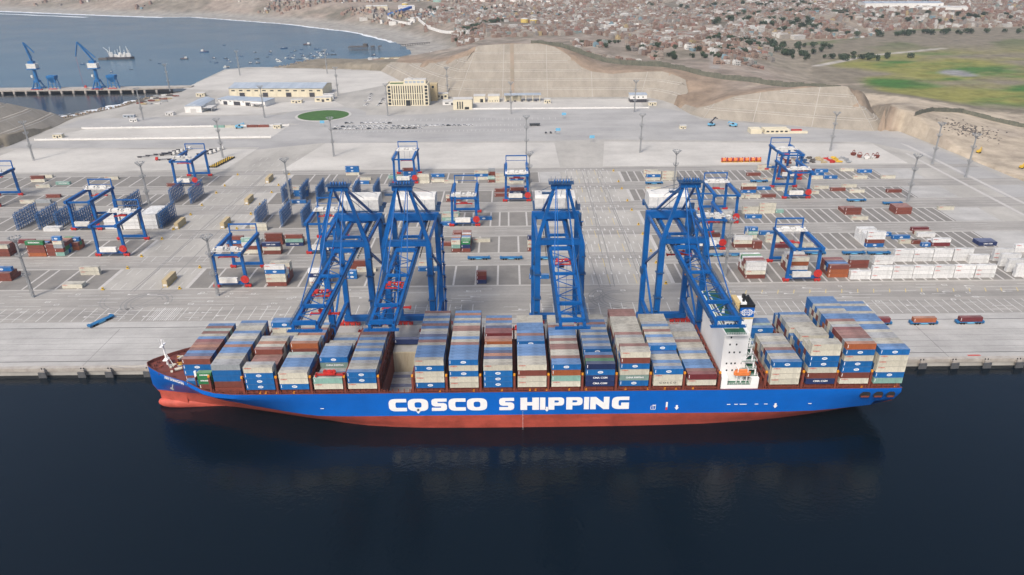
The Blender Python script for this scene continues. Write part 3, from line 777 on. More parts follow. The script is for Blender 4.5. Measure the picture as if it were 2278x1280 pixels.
# central avenue: lanes running inland
for k, x in enumerate((50, 55, 60, 65.5, 71, 76.5, 82, 88)):
    y = 404.0
    while y < 660:
        (ye if k in (2, 5) else wl).sheet(x, x + .35, y, y + 14, .05)
        y += 26
for x in (-246, -240, -228, -222, -210, -205):
    y = 404.0
    while y < 700:
        wl.sheet(x, x + .3, y, y + 9, .05); y += 21
for y in range(404, 660, 26):
    for x in (52, 58, 63, 68, 74, 79, 85):
        wl.face([(x - .8, y + 16, .051), (x, y + 14, .051), (x + .8, y + 16, .051), (x + .2, y + 16, .051), (x + .2, y + 19, .051), (x - .2, y + 19, .051), (x - .2, y + 16, .051)])
# car park bays
for (ya, yb) in ((838, 846), (812, 820)):
    for x in np.arange(-200, 20, 4.6): wl.sheet(x, x + .3, ya, yb, .06)
for x in np.arange(-170, 60, 7): wl.sheet(x, x + .35, 868, 880, .06)
struct(wl.build('road_marking', 'line_white'))
struct(ye.build('yellow_marking', 'line_yellow'))
# tyre tracks curving at the corners and along the avenue
tm = MB()
def track(pts, wd=0.55, z=0.047):
    for (x0, y0), (x1, y1) in zip(pts[:-1], pts[1:]):
        d = Vector((x1 - x0, y1 - y0)); l = d.length or 1; nx, ny = -d.y / l * wd / 2, d.x / l * wd / 2
        tm.face([(x0 - nx, y0 - ny, z), (x1 - nx, y1 - ny, z), (x1 + nx, y1 + ny, z), (x0 + nx, y0 + ny, z)])
for (cx_, cy_, r0, a0, a1) in ((-215, 385, 14, 0, 280), (-215, 385, 11, 20, 250), (60, 385, 15, 90, 300), (62, 383, 11, 60, 270), (40, 395, 16, 200, 330), (-226, 392, 18, 180, 330), (70, 395, 18, 180, 350)):
    track([(cx_ + r0 * math.cos(R(a)), cy_ + r0 * math.sin(R(a))) for a in range(a0, a1, 8)], 0.7)
    track([(cx_ + (r0 - 2.2) * math.cos(R(a)), cy_ + (r0 - 2.2) * math.sin(R(a))) for a in range(a0, a1, 8)], 0.7)
for x0, x1 in ((60, 66), (62.5, 68.5), (80, 79), (82.3, 81.3), (53, 51), (-232, -226), (-229.8, -223.8), (-214, -217)):
    track([(x0 + (x1 - x0) * t / 10 + 0.6 * math.sin(t * .8 + x0), 400 + 25 * t) for t in range(11)], 0.6)
track([(-235 + t * 1.1, 352 + t * 1.7 + 4 * math.sin(t / 9)) for t in range(0, 30)], .6)
struct(tm.build('tyre_track', 'tyre_marks'))
# crane rails, expansion joints
mb = MB()
for y in (318.0, 353.6):
    mb.box(-545, 465, y - 0.25, y + 0.25, 0.0, 0.055)
mb.box(-545, 465, 330.1, 330.22, 0, 0.045); mb.box(-545, 465, 342.1, 342.22, 0, 0.045); mb.box(-545, 465, 324.1, 324.22, 0, 0.045); mb.box(-545, 465, 336.0, 336.1, 0, 0.045)
for x in (-215, 218):
    mb.box(x - .1, x + .1, 313.5, 352, 0, .046)
struct(mb.build('crane_rail', 'rail_steel'))
# quay front: cap beam, recess face coloured near-black for its shade, red marks
mb = MB(); mb.box(-545, 465, 311.0, 313.4, -1.6, 0.25); mb.box(-545, 465, 311.6, 313.2, -2.2, -1.6)
q = struct(mb.build('quay_wall', 'concrete_face'))
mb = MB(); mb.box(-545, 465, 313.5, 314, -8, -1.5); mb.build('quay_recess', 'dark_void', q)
mb = MB()
for x in range(-540, 465, 9): mb.tube((x, 312.4, -9), (x, 312.4, -1.7), 0.55, n=8)
struct(mb.build('quay_pile', 'concrete_face', q), 'stuff')
for x in (-171, 228):
    m_ = MB(); m_.sheet(x, x + 6.5, 314.2, 315.4, 0.06); m_.build('red_mark', 'red_paint', q)
# fenders: steel frame, rubber cone and dark panel
def fender():
    o = empty('quay_fender')
    a = MB(); a.box(-1.1, 1.1, -1.7, 0, -1.5, 0.15); a.box(-1.4, 1.4, -.4, 0, -2.2, -.2); a.build('bracket', 'concrete_face', o)
    b_ = MB(); b_.box(-1.9, 1.9, -2.4, -1.7, -3.9, -0.9, 0); b_.build('panel', 'fender_panel', o)
    for x in (-.7, .7):
        c_ = MB(); c_.tube((x, -.5, .16), (x, -.5, .75), .35, .2, n=8); c_.build('bollard', 'rubber', o)
    return o
f0 = fender()
fx = [-233, -213.5, -200, -181, -166, 176, 187, 203, 219, 235, 251, 267]
for i, x in enumerate(fx):
    f_ = f0 if i == 0 else copy_tree(f0)
    f_.location = (x, 311.0, 0)
    side = i < 5
    tag(f_, 'dark panel fender on the quay edge, %s %s' % (nth(i if side else i - 5), 'from the left end, ahead of the bow' if side else 'behind the ship\'s stern'), 'fender', 'fenders along the quay')
# ================================================================ the container ship
SY = 284.8                                    # centre line
ship = empty('container_ship', (0, SY, 0))
tag(ship, 'long blue container ship with red underside moored along the quay', 'ship')
# stations: x, waterline half breadth, half breadth at paint line, at main deck, bottom z, top z
ST = [(-165.6, 0.0, 0.0, 0.3, 7.0, 18.8), (-164.0, 0.05, 0.05, 3.0, 4.0, 18.8), (-161.0, 0.3, 0.5, 5.6, 0.5, 18.9), (-157.0, 0.7, 1.4, 8.6, -5, 19.1), (-153.5, 0.9, 2.1, 10.9, -7, 19.2), (-147.5, 1.0, 3.0, 14.2, -7, 19.4), (-142.0, 1.1, 4.0, 16.8, -7, 19.5), (-137.5, 1.2, 5.2, 19.0, -7, 18.6), (-133.5, 1.6, 6.8, 20.4, -7, 17.1), (-128, 2.7, 9.2, 21.7, -7, 16.3), (-121, 4.3, 12.0, 22.5, -7, 16.0), (-115.8, 5.6, 13.9, 22.75, -7, 16.0), (-107, 7.6, 16.4, 22.8, -7, 16.0), (-99.5, 9.4, 18.6, 22.8, -7, 16.0), (-92, 11.3, 20.6, 22.8, -7, 16.0), (-84.6, 13.3, 22.1, 22.8, -7, 16.0), (-75, 15.9, 22.6, 22.8, -7, 16.0), (-64.3, 18.1, 22.75, 22.8, -7, 16.0), (-52, 19.4, 22.8, 22.8, -7, 16.0), (-40, 20.2, 22.8, 22.8, -7, 16.0), (-15, 20.6, 22.8, 22.8, -7, 16.0), (20, 20.6, 22.8, 22.8, -7, 16.0), (50, 20.4, 22.8, 22.8, -7, 16.0), (67, 20.0, 22.8, 22.8, -7, 16.0), (84, 19.3, 22.8, 22.8, -7, 16.0), (104, 17.6, 22.7, 22.8, -7, 16.0), (118.6, 15.6, 22.5, 22.8, -6.5, 16.0), (130, 13.0, 22.0, 22.8, -5.0, 16.0), (138.4, 10.5, 21.0, 22.8, -3.2, 16.0), (148, 6.0, 19.5, 22.8, 0.0, 16.0), (157, 2.0, 18.0, 22.8, 3.2, 16.0), (166.0, 1.0, 16.0, 22.6, 6.4, 16.0)]
PAINT = 4.2
def section(s):
    x, hw, hp, hd, zb, zt = s
    zs = [zb, -4.0, -1.0, 1.8, PAINT, 7.6, 11.2, zt - 2.3, zt]
    out = []
    for z in zs:
        if z <= -4: h = hw * (0.97 if z < -4.5 else 1)
        elif z <= PAINT: h = hw + (hp - hw) * ((z + 4) / (PAINT + 4)) ** 0.75
        else: h = hp + (hd - hp) * min(1.0, (z - PAINT) / (zt - 2.3 - PAINT)) ** 0.85
        if z < zb:
            z2 = zb + (z + 8) * 0.004
            h = min(h, hp) * max(0.05, 0.72)
            z = z2
        out.append((h, z))
    return out
def hull_part(name, mname, j0, j1):
    m_ = MB()
    n = j1 - j0 + 1
    V, F = [], []
    for sgn in (-1, 1):
        base = len(V)
        for s in ST:
            sec = section(s)
            for j in range(j0, j1 + 1): V.append((s[0], sgn * sec[j][0], sec[j][1]))
        for i in range(len(ST) - 1):
            for j in range(n - 1):
                a = base + i * n + j
                q_ = (a, a + n, a + n + 1, a + 1)
                F.append(q_ if sgn < 0 else q_[::-1])
        # transom closes the last station
    k = (len(ST) - 1) * n
    half = len(ST) * n
    for j in range(n - 1):
        F.append((k + j, half + k + j, half + k + j + 1, k + j + 1))
    if j0 == 0:
        for i in range(len(ST) - 1): F.append((i * n, half + i * n, half + (i + 1) * n, (i + 1) * n))
    me = bpy.data.meshes.new(name)
    me.from_pydata(V, [], F)
    me.materials.append(MATS[mname])
    me.polygons.foreach_set('use_smooth', [True] * len(F))
    me.set_sharp_from_angle(angle=R(35))
    return link(name, me, ship)
hull_part('hull_bottom', 'hull_red', 0, 4)
hull = hull_part('hull', 'hull_blue', 4, 8)
# bulbous bow
m_ = MB()
rings = [(-164.8, 0.3, 0.3, -2.2), (-164.2, 1.4, 1.2, -2.2), (-162.4, 2.3, 2.0, -2.4), (-159.0, 2.9, 2.5, -2.6), (-154, 2.9, 2.7, -2.8), (-147, 2.4, 2.9, -3.0), (-138, 1.8, 2.9, -3.4), (-128, 1.4, 2.4, -4.4)]
N = 14
for x, ry, rz_, zc in rings:
    for k in range(N):
        t = 2 * math.pi * k / N
        m_.v.append((x, ry * math.cos(t), zc + rz_ * math.sin(t)))
for i in range(len(rings) - 1):
    for k in range(N):
        a, b_ = i * N + k, i * N + (k + 1) % N
        m_.f.append((a, b_, b_ + N, a + N)); m_.m.append(0)
m_.f.append(tuple(range(N))); m_.m.append(0)
bulb = m_.build('bulbous_bow', 'hull_red', ship)
bulb.data.polygons.foreach_set('use_smooth', [True] * len(bulb.data.polygons))
# stem wedge between bulb and flare
m_ = MB(); m_.prism([(-163.2, 0), (-158, -1.5), (-150, -2.4), (-150, 2.4), (-158, 1.5)], -2.0, PAINT, 0); m_.build('stem', 'hull_red', ship)
# main deck
m_ = MB()
def dk(x):
    for s, e in zip(ST[:-1], ST[1:]):
        if s[0] <= x <= e[0]:
            k = (x - s[0]) / (e[0] - s[0])
            h, zt = s[3] + (e[3] - s[3]) * k, s[5] + (e[5] - s[5]) * k
            return max(.05, h - .25), (zt - 1.4 if x < -132 else 15.4)
OPEN0, OPEN1 = -55.7, -43.3
dx_ = sorted({s[0] for s in ST} | {OPEN0, OPEN1})
for a, b_ in zip(dx_[:-1], dx_[1:]):
    (h0, z0), (h1, z1) = dk(a), dk(b_)
    if OPEN0 <= a and b_ <= OPEN1 + .01:
        for y0, y1 in ((-h0, -21.6), (9.4, h0)): m_.face([(a, y0, z0), (b_, y0, z1), (b_, y1, z1), (a, y1, z0)], 0)
    else: m_.face([(a, -h0, z0), (b_, -h1, z1), (b_, h1, z1), (a, h0, z0)], 0)
m_.build('deck', 'deck_red', ship)
m_ = MB()
for a, b_ in zip(ST[:-1], ST[1:]):
    for sg in (-1, 1):
        m_.beam((a[0], sg * (a[3] - .1), a[5]), (b_[0], sg * (b_[3] - .1), b_[5]), .35, .3)
        if a[0] < -118: m_.face([(a[0], sg * max(.05, a[3] - .3), a[5] - 1.5), (b_[0], sg * (b_[3] - .3), b_[5] - 1.5), (b_[0], sg * (b_[3] - .3), b_[5]), (a[0], sg * max(.05, a[3] - .3), a[5])])
m_.build('bulwark', 'deck_red', ship)
def half_bow(x):
    for a, b_ in zip(ST[:-1], ST[1:]):
        if a[0] <= x <= b_[0]: return a[3] + (b_[3] - a[3]) * (x - a[0]) / (b_[0] - a[0])
    return 0
# forecastle gear
fm = MB()
fm.tube((-156.4, 0, 17.6), (-156.8, 0, 30.5), .55, .28, n=8); fm.box(-157.6, -155.6, -1.6, 1.6, 20.2, 20.6); fm.box(-157.4, -156.2, -2.2, 2.2, 27.5, 27.75)
fm.tube((-156.8, -1.6, 28), (-157.3, -1.6, 31.4), .1, n=5); fm.tube((-156.8, 1.6, 28), (-157, 1.6, 30), .1, n=5); fm.beam((-156.4, 0, 24), (-154.2, 0, 18), .22)
fm.build('foremast', 'ship_white', ship)
for (x, y, a) in ((-149, -6, .5), (-146, 5, -.4), (-152, 3.5, 1.2), (-143, -8, .9), (-141.5, 8, -.7)):
    w_ = empty('mooring_winch', (x, y, 18.0)); w_.parent = ship; w_.rotation_euler = (0, 0, a); KIDS.setdefault(ship.name, []).append(w_)
    d_ = MB(); d_.tube((-1.6, 0, .9), (1.6, 0, .9), .65, n=12); d_.build('rope_drum', 'rope', w_)
    d_ = MB(); d_.box(-2.3, -1.7, -.9, .9, -.2, 1.6); d_.box(1.7, 2.4, -.9, .9, -.2, 1.7); d_.box(-1.7, 1.7, -.9, -.6, -.2, .3); d_.build('winch_frame', 'deck_red', w_)
    d_ = MB(); d_.box(2.4, 3.2, -.5, .5, 0, 1.0); d_.build('winch_motor', 'warning_yellow', w_)
m_ = MB()
for k in range(12):
    a = k / 11 * 2.6 - 1.3
    x, y = -145 - 17 * math.cos(a), 12 * math.sin(a)
    m_.tube((x, y, 17.6), (x, y, 18.6), .28, n=6); m_.tube((x + .9, y, 17.6), (x + .9, y, 18.6), .28, n=6)
m_.build('bollard_set', 'deck_red', ship)
rr = random.Random(61)
for k in range(22):
    x, y = rr.uniform(-160, -140), rr.uniform(-9, 9)
    if abs(y) > half_bow(x) - 2.5 or abs(x + 156.5) < 1.5: continue
    m_ = MB()
    if k % 3: m_.box(x - .5, x + .5, y - .4, y + .4, 17.4, 17.4 + rr.uniform(.7, 1.5)); m_.tube((x - .9, y + .7, 18.0), (x + .9, y + .7, 18.0), .35, n=8)
    else: m_.beam((x - 2.6, y, 17.75), (x + 2.6, y + rr.uniform(-1, 1), 17.75), .45, .35)
    m_.build('mooring_fitting', ['warning_yellow', 'rope', 'steel_grey', 'lashing_rust'][k % 4], ship)
m_ = MB(); m_.box(-136.6, -136.2, -18, 18, 17.0, 21.5); m_.box(-138.4, -136.6, -13, 13, 17, 17.8)
m_.build('breakwater', 'deck_red', ship)
m_ = MB(); m_.prism([(-137.6, -15.8), (-136.7, -15.8), (-136.7, -11.5), (-137.6, -11.5)], 17, 23.4); m_.build('white_screen', 'ship_white', ship)
# hatch coamings / covers for every bay, lashing bridges between the bays
BAYX = [-41.3 + 14.4 * k for k in range(-7, 9)] + [109.0, 124.2, 138.5, 153.0]      # left edge of each bay
BASE = 18.2
GAP = 6                                                                                 # bay with the hatch open
def half_at(x):
    for a, b_ in zip(ST[:-1], ST[1:]):
        if a[0] <= x <= b_[0]: return a[3] + (b_[3] - a[3]) * (x - a[0]) / (b_[0] - a[0])
    return 22.6
for i, bx in enumerate(BAYX):
    if i == GAP:
        m_ = MB(); m_.box(bx, bx + 12.4, 9.5, 21.5, 15.5, 17.6); m_.build('hatch_cover', 'hatch_grey', ship)
        m_ = MB()
        for k in range(18): m_.box(bx + .2 + k * .68, bx + .62 + k * .68, 9.0, 9.3, 6.0, 17.4)
        m_.box(bx, bx + 12.4, 9.3, 9.5, 5.0, 17.4); m_.build('hold_bulkhead', 'hold_cream', ship)
        m_ = MB(); m_.box(bx - .3, bx, -21.5, 9.4, 5, 17.0); m_.box(bx + 12.4, bx + 12.7, -21.5, 9.4, 5, 17.0); m_.build('hold_side', 'lashing_rust', ship)
        continue
    h = min(21.6, half_at(bx) - 1.2)
    m_ = MB(); m_.box(bx + .1, bx + 12.3, -h, h, 15.42, 17.9); m_.build('hatch_cover', 'lashing_rust', ship)
for i, bx in enumerate(BAYX + [166.0 - 1.2]):
    if i == 16: xs = [88.0 - .4, 107.2]
    else: xs = [bx - 1.3]
    for x in xs:
        if x < -136: continue
        h = min(22.2, half_at(x) - .5)
        m_ = MB()
        zt = 23.2
        for k in range(10):
            y = -h + 2 * h * k / 9
            m_.box(x - .3, x + .3, y - .22, y + .22, 15.4, zt)
        m_.box(x - .42, x + .42, -h, h, zt - .25, zt); m_.box(x - .42, x + .42, -h, h, 20.2, 20.4)
        m_.box(x - .45, x + .45, -h - .3, -h + .8, 15.42, zt + .5)
        for y in (-h + .2,): m_.beam((x, y, zt + 1.1), (x, h, zt + 1.1), .09)
        b_ = m_.build('lashing_bridge', 'lashing_rust', ship)
        m_ = MB(); m_.box(x - .42, x + .42, -h - .35, -h + .4, zt + .5, zt + 1.4); m_.build('lamp_box', 'lamp_orange', b_)
# side passage clutter along the near rail: stanchions, vents
m_ = MB(); o_ = MB()
rr = random.Random(21)
x = -128.0
while x < 164:
    h = half_at(x)
    if not (86 < x < 106):
        m_.box(x - .15, x + .15, -h + .3, -h + .6, 15.4, 17.7)
        m_.box(x, x + 2.4, -h + .35, -h + .5, 16.6, 16.75)
        if rr.random() < .5: m_.box(x + .3, x + 1.3, -h + .9, -h + 1.6, 15.4, 15.4 + rr.uniform(.6, 1.7))
        if rr.random() < .16: o_.box(x + .4, x + 1.2, -h + .5, -h + 1.2, 15.4, 16.6)
    x += 2.4
m_.build('side_rail', 'lashing_rust', ship); o_.build('deck_fitting', 'lamp_orange', ship)
# accommodation block
acc = empty('accommodation', (0, 0, 0)); acc.parent = ship; KIDS.setdefault(ship.name, []).append(acc)
NY = -(SY - 265.0)                              # near face, local
m_ = MB()
m_.box(88.6, 99.0, NY + 1.2, 15.5, 15.4, 41.0)                  # main tower
m_.box(99.0, 102.2, NY + 6.2, 12, 15.4, 33.5); m_.box(99.0, 104.0, NY + 4.4, 10, 15.4, 27.0)
m_.box(88.6, 104.6, NY - 2.0, 20, 15.4, 17.6); m_.box(88.6, 91.2, NY - 2.3, NY + 2, 15.2, 21.6); m_.box(101.4, 104.6, NY - 2.0, NY + 1.2, 17.6, 21.0)
m_.box(88.4, 97.4, NY - 1.0, 21.5, 41.0, 41.5); m_.box(89.2, 95.4, NY + 4.5, 13.5, 41.5, 44.6)
m_.build('wall', 'ship_white', acc)
m_ = MB()
m_.sheet(88.8, 97.2, NY - .8, 21.3, 41.53); m_.sheet(89.4, 95.2, NY + 4.8, 13.2, 44.63); m_.sheet(99.1, 102.1, NY + 2.7, 11.9, 33.53); m_.sheet(102.2, 103.9, NY + 1.5, 9.9, 27.03); m_.sheet(91.3, 101.3, NY - 1.9, NY + 1.1, 17.63)
m_.build('deck_floor', 'deck_green', acc)
wins = [(91.0, 22.6), (93.4, 22.6), (95.0, 22.6), (90.6, 26.0), (92.6, 26.0), (94.2, 26.0), (97.0, 26.0), (91.2, 31.4), (93.2, 31.4), (95.6, 31.4), (91.0, 35.2), (93.8, 35.2), (91.2, 38.6)]
for x, z in wins:
    m_ = MB(); m_.box(x, x + .62, NY + 1.12, NY + 1.25, z, z + .8); m_.build('window', 'window_dark', acc)
for y in np.arange(NY + 5.2, 13, 1.6):
    m_ = MB(); m_.box(89.12, 89.25, y, y + 1.2, 42.6, 43.9); m_.build('bridge_window', 'window_dark', acc)
for x in np.arange(89.8, 95, 1.4):
    m_ = MB(); m_.box(x, x + 1, NY + 4.42, NY + 4.55, 42.6, 43.9); m_.build('bridge_window', 'window_dark', acc)
# stepped galleries with open ends aft of the tower
for k, (z, xe, yn) in enumerate(((21.0, 104.4, NY - .6), (24.2, 103.6, NY + .2), (27.4, 102.6, NY + .6), (30.6, 101.8, NY + 1.0), (33.8, 101.0, NY + 1.4), (37.2, 100.2, NY + 1.8))):
    m_ = MB(); m_.box(97.0, xe, yn, NY + 6, z - .25, z); m_.box(xe - .5, xe, yn, yn + .5, z - 3.2, z - .25); m_.box(97.2, 97.6, yn, yn + .4, z - 3.2, z - .25); m_.build('gallery', 'ship_white', acc)
    m_ = MB(); m_.sheet(97.1, xe - .1, yn + .1, NY + 5.9, z + .02); m_.build('gallery_floor', 'deck_green', acc)
    m_ = MB()
    for zz in (.5, 1.05): m_.beam((97, yn, z + zz), (xe, yn, z + zz), .08); m_.beam((xe, yn, z + zz), (xe, NY + 6, z + zz), .08)
    m_.beam((97.8 + (k % 2) * 2.6, yn + .8, z), (100.4 - (k % 2) * 2.6, yn + .8, z + 3.2), .5, .14)
    m_.build('gallery_rail', 'ship_white', acc)
m_ = MB()
for (x0, x1, y0, y1, z) in ((88.5, 97.4, NY - 1.0, 21.4, 41.5), (99.1, 102.2, NY + 2.6, 11.9, 33.5), (99.1, 104, NY + 1.5, 9.9, 27.0), (88.7, 104.5, NY - 2, NY + 1, 17.6), (89.2, 95.4, NY + 4.5, 13.5, 44.6)):
    for zz in (.5, 1.05):
        m_.beam((x0, y0, z + zz), (x1, y0, z + zz), .07); m_.beam((x1, y0, z + zz), (x1, y1, z + zz), .07)
    for k in range(10): m_.beam((x0 + (x1 - x0) * k / 9, y0, z), (x0 + (x1 - x0) * k / 9, y0, z + 1.05), .06)
m_.tube((92.4, -2, 44.6), (92.4, -2, 53), .35, .18, n=8); m_.box(91.6, 93.2, -4.6, .6, 48, 48.3); m_.box(91.9, 92.9, -3.4, -.6, 50.5, 50.7); m_.tube((93.5, 4, 44.6), (93.5, 4, 48.5), .12, n=5); m_.tube((90.5, -7, 44.6), (90.5, -7, 46.5), .7, .5, n=10)
m_.build('railing_and_mast', 'ship_white', acc)
m_ = MB()
m_.prism([(94.6, 0), (100.2, 0), (101.2, .9), (100.2, 1.8), (94.6, 1.8), (93.9, .9)], 0, 1.6); 
m_.prism([(95.0, .25), (99.6, .25), (99.6, 1.55), (95.0, 1.55)], 1.6, 2.4)
lb = m_.build('lifeboat', 'lifeboat_orange', ship, (0, NY - 1.6, 21.9))
m_ = MB()
for x in (95.4, 99.6): m_.beam((x, NY - .6, 17.6), (x, NY - 1.6, 25.2), .3); m_.beam((x, NY - 1.6, 25.2), (x, NY + 1.2, 24.8), .3)
m_.build('davit', 'ship_white', ship)
# funnel
fn = empty('funnel', (0, 0, 0)); fn.parent = ship; KIDS.setdefault(ship.name, []).append(fn)
m_ = MB(); m_.box(103.2, 110.8, 12.0, 21.0, 15.4, 31.4); m_.box(104.0, 107.2, 12.5, 20, 31.4, 39.6, 0); m_.build('casing', 'ship_white', fn)
m_ = MB(); m_.box(103.1, 110.9, 11.9, 21.1, 31.4, 32.4); m_.box(102.0, 104.4, 12.5, 20.5, 34.0, 39.8); m_.build('cream_band', 'funnel_cream', fn)
m_ = MB(); m_.box(104.4, 110.9, 11.9, 21.1, 32.4, 37.4); m_.build('blue_band', 'hull_blue', fn)
m_ = MB(); m_.box(104.3, 111.0, 11.8, 21.2, 37.4, 38.7)
for (x, y, r_, h_) in ((106, 14, .6, 41), (108, 15, .8, 41.6), (107.2, 18, .9, 41.2), (109.4, 18.4, .5, 40.6)): m_.tube((x, y, 38.6), (x, y, h_), r_, n=10)
m_.build('smoke_stack', 'funnel_black', fn)
def globe_logo(name, rx, rz_, matn, parent, loc, word=None):
    g_ = MB()
    def ring(rx_, rz2, wd):
        n = 28
        for k in range(n):
            t0, t1 = 2 * math.pi * k / n, 2 * math.pi * (k + 1) / n
            g_.face([(rx_ * math.cos(t0), 0, rz2 * math.sin(t0)), (rx_ * math.cos(t1), 0, rz2 * math.sin(t1)), ((rx_ - wd) * math.cos(t1), 0, (rz2 - wd) * math.sin(t1)), ((rx_ - wd) * math.cos(t0), 0, (rz2 - wd) * math.sin(t0))][::-1])
    ring(rx, rz_, .32); ring(rx * .6, rz_, .28); 
    for z in (-.6, .6): g_.box(-rx * .9, rx * .9, -.005, .005, z * rz_ - .12, z * rz_ + .12)
    o = g_.build(name, matn, parent, loc)
    return o
globe_logo('emblem', 2.5, 1.9, 'letter_white', fn, (107.6, 11.85, 34.9))
link('lettering', text_mesh('COSCO', 'letter_white', 1.5, .04, 1.35), fn, (107.6, 11.82, 34.9))
# hull lettering drawn with heavy square strokes
def strokes(path, wd, closed=False):
    """thick polyline with mitred joints in the XZ plane"""
    P = [Vector((a, b_)) for a, b_ in path]
    n = len(P)
    L, Rr = [], []
    for i in range(n):
        p0 = P[i - 1] if (i or closed) else None
        p1 = P[(i + 1) % n] if (i < n - 1 or closed) else None
        d0 = (P[i] - p0).normalized() if p0 is not None else None
        d1 = (p1 - P[i]).normalized() if p1 is not None else None
        d0 = d0 or d1; d1 = d1 or d0
        n0, n1 = Vector((-d0.y, d0.x)), Vector((-d1.y, d1.x))
        mi = (n0 + n1).normalized()
        k = wd[i] / 2 / max(.35, mi.dot(n1))
        L.append(P[i] + mi * k); Rr.append(P[i] - mi * k)
    return L, Rr
def letter(ch, x0, x1, z0, z1):
    g_ = MB()
    W_, H_ = x1 - x0, z1 - z0
    vw, hw = min(2.9, W_ * .42), 1.75                # vertical and horizontal stroke widths
    def rect(a, b_, c_, d_): g_.face([(a, 0, c_), (b_, 0, c_), (b_, 0, d_), (a, 0, d_)])
    def ring_arc(t0, t1, n=22, xr=None, cz=None, rz_=None, cxx=None, vv=None):
        cxx = (x0 + x1) / 2 if cxx is None else cxx; cz = (z0 + z1) / 2 if cz is None else cz
        rx, rz_ = (W_ / 2 if xr is None else xr), (H_ / 2 if rz_ is None else rz_)
        vv = vv or vw
        se = lambda t, a, b_: (cxx + a * abs(math.cos(t)) ** .62 * (1 if math.cos(t) >= 0 else -1), cz + b_ * abs(math.sin(t)) ** .62 * (1 if math.sin(t) >= 0 else -1))
        for k in range(n):
            a, b_ = t0 + (t1 - t0) * k / n, t0 + (t1 - t0) * (k + 1) / n
            o0, o1 = se(a, rx, rz_), se(b_, rx, rz_)
            i0, i1 = se(a, rx - vv, rz_ - hw), se(b_, rx - vv, rz_ - hw)
            q_ = [(o0[0], 0, o0[1]), (i0[0], 0, i0[1]), (i1[0], 0, i1[1]), (o1[0], 0, o1[1])]
            g_.face(q_)
    if ch == 'O': ring_arc(0, 2 * math.pi, 36)
    elif ch in 'CG':
        ring_arc(R(90), R(270), 20)
        mx_ = (x0 + x1) / 2
        rect(mx_, x1, z1 - hw, z1); rect(mx_, x1, z0, z0 + hw)
        if ch == 'G': rect(x1 - vw, x1, z0 + hw, z0 + H_ * .52); rect(mx_ + .3, x1 - vw, z0 + H_ * .52 - 1.5, z0 + H_ * .52)
    elif ch == 'S':
        m, q, v, t_, c_ = (z0 + z1) / 2, .87, 2.6, 1.62, .95
        g_.face([(x, 0, z) for x, z in ((x1, z1), (x0 + c_ * 1.6, z1), (x0 + c_ * .45, z1 - c_ * .4), (x0, z1 - c_ * 1.3), (x0, m - q + c_ * 1.3), (x0 + c_ * .45, m - q + c_ * .4), (x0 + c_ * 1.6, m - q), (x1 - v, m - q), (x1 - v, z0 + t_), (x0, z0 + t_), (x0, z0), (x1 - c_ * 1.6, z0), (x1 - c_ * .45, z0 + c_ * .4), (x1, z0 + c_ * 1.3), (x1, m + q - c_ * 1.3), (x1 - c_ * .45, m + q - c_ * .4), (x1 - c_ * 1.6, m + q), (x0 + v, m + q), (x0 + v, z1 - t_), (x1, z1 - t_))])
    elif ch == 'H':
        rect(x0, x0 + vw, z0, z1); rect(x1 - vw, x1, z0, z1); rect(x0 + vw, x1 - vw, (z0 + z1) / 2 - hw / 2, (z0 + z1) / 2 + hw / 2)
    elif ch == 'I': rect(x0, x1, z0, z1)
    elif ch == 'P':
        rect(x0, x0 + vw * .92, z0, z1)
        mx_ = x1 - 2.6
        zl = z0 + H_ * .33
        rect(x0 + vw * .92, mx_, z1 - hw * .9, z1); rect(x0 + vw * .92, mx_, zl, zl + hw * .9)
        ring_arc(R(-90), R(90), 14, xr=2.6, cz=(zl + z1) / 2, rz_=(z1 - zl) / 2, cxx=mx_, vv=2.3)
    elif ch == 'N':
        rect(x0, x0 + vw * .85, z0, z1); rect(x1 - vw * .85, x1, z0, z1)
        g_.face([(x0 + vw * .85, 0, z1), (x0 + vw * .85, 0, z1 - 3.4), (x1 - vw * .85, 0, z0), (x1 - vw * .85, 0, z0 + 3.4)])
    return g_
LX = [(-53.5, -45.8), (-45.3, -36.5), (-35.1, -28.5), (-27.8, -20.4), (-19.9, -11.2), (-6.0, 0.4), (3.1, 11.1), (11.5, 13.8), (15.1, 21.9), (22.8, 29.8), (30.4, 32.6), (33.1, 41.3), (42.4, 49.8)]
word = 'COSCOSHIPPING'
for ch, (a, b_) in zip(word, LX):
    o = letter(ch, a, b_, 6.7, 13.0).build('letter', 'letter_white', ship, (0, -22.93, 0))
# small hull marks: arrows, draught ladder, tug symbols
m_ = MB()
def flat(g_, pts): g_.face([(x, 0, z) for x, z in pts])
for (x, z) in ((-41, 6.6), (14.5, 7.0), (70.5, 7.2), (113, 7.6)):
    flat(m_, [(x - .45, z + 1.2), (x - .45, z), (x - 1.0, z), (x, z - 1.3), (x + 1.0, z), (x + .45, z), (x + .45, z + 1.2)])
for x in (-83, -53.5, -51.8, 92.0, 95.2, 97.5, 99, 104, 108, 60.0, 127): m_.box(x, x + 1.5, -.005, .005, 8.3, 8.65)
for k in range(14): m_.box(4.0, 4.2, -.005, .005, -3.4 + k * .7, -3.15 + k * .7)
m_.box(65.7, 66.5, -.005, .005, 7.4, 10); 
for a, b_, c_, d_ in ((59.2, 61.4, 6.2, 6.4), (59.2, 61.4, 8.0, 8.2), (59.2, 59.4, 6.2, 8.2), (61.2, 61.4, 6.2, 8.2), (59.9, 60.7, 6.8, 7.0), (59.9, 60.7, 7.4, 7.6)): m_.box(a, b_, -.005, .005, c_, d_)
m_.build('hull_mark', 'letter_white', ship, (0, -22.93, 0))
m_ = MB(); m_.box(65.7, 66.5, -.005, .005, 6.0, 7.4); m_.build('gauge_mark', 'letter_red', ship, (0, -22.93, 0))
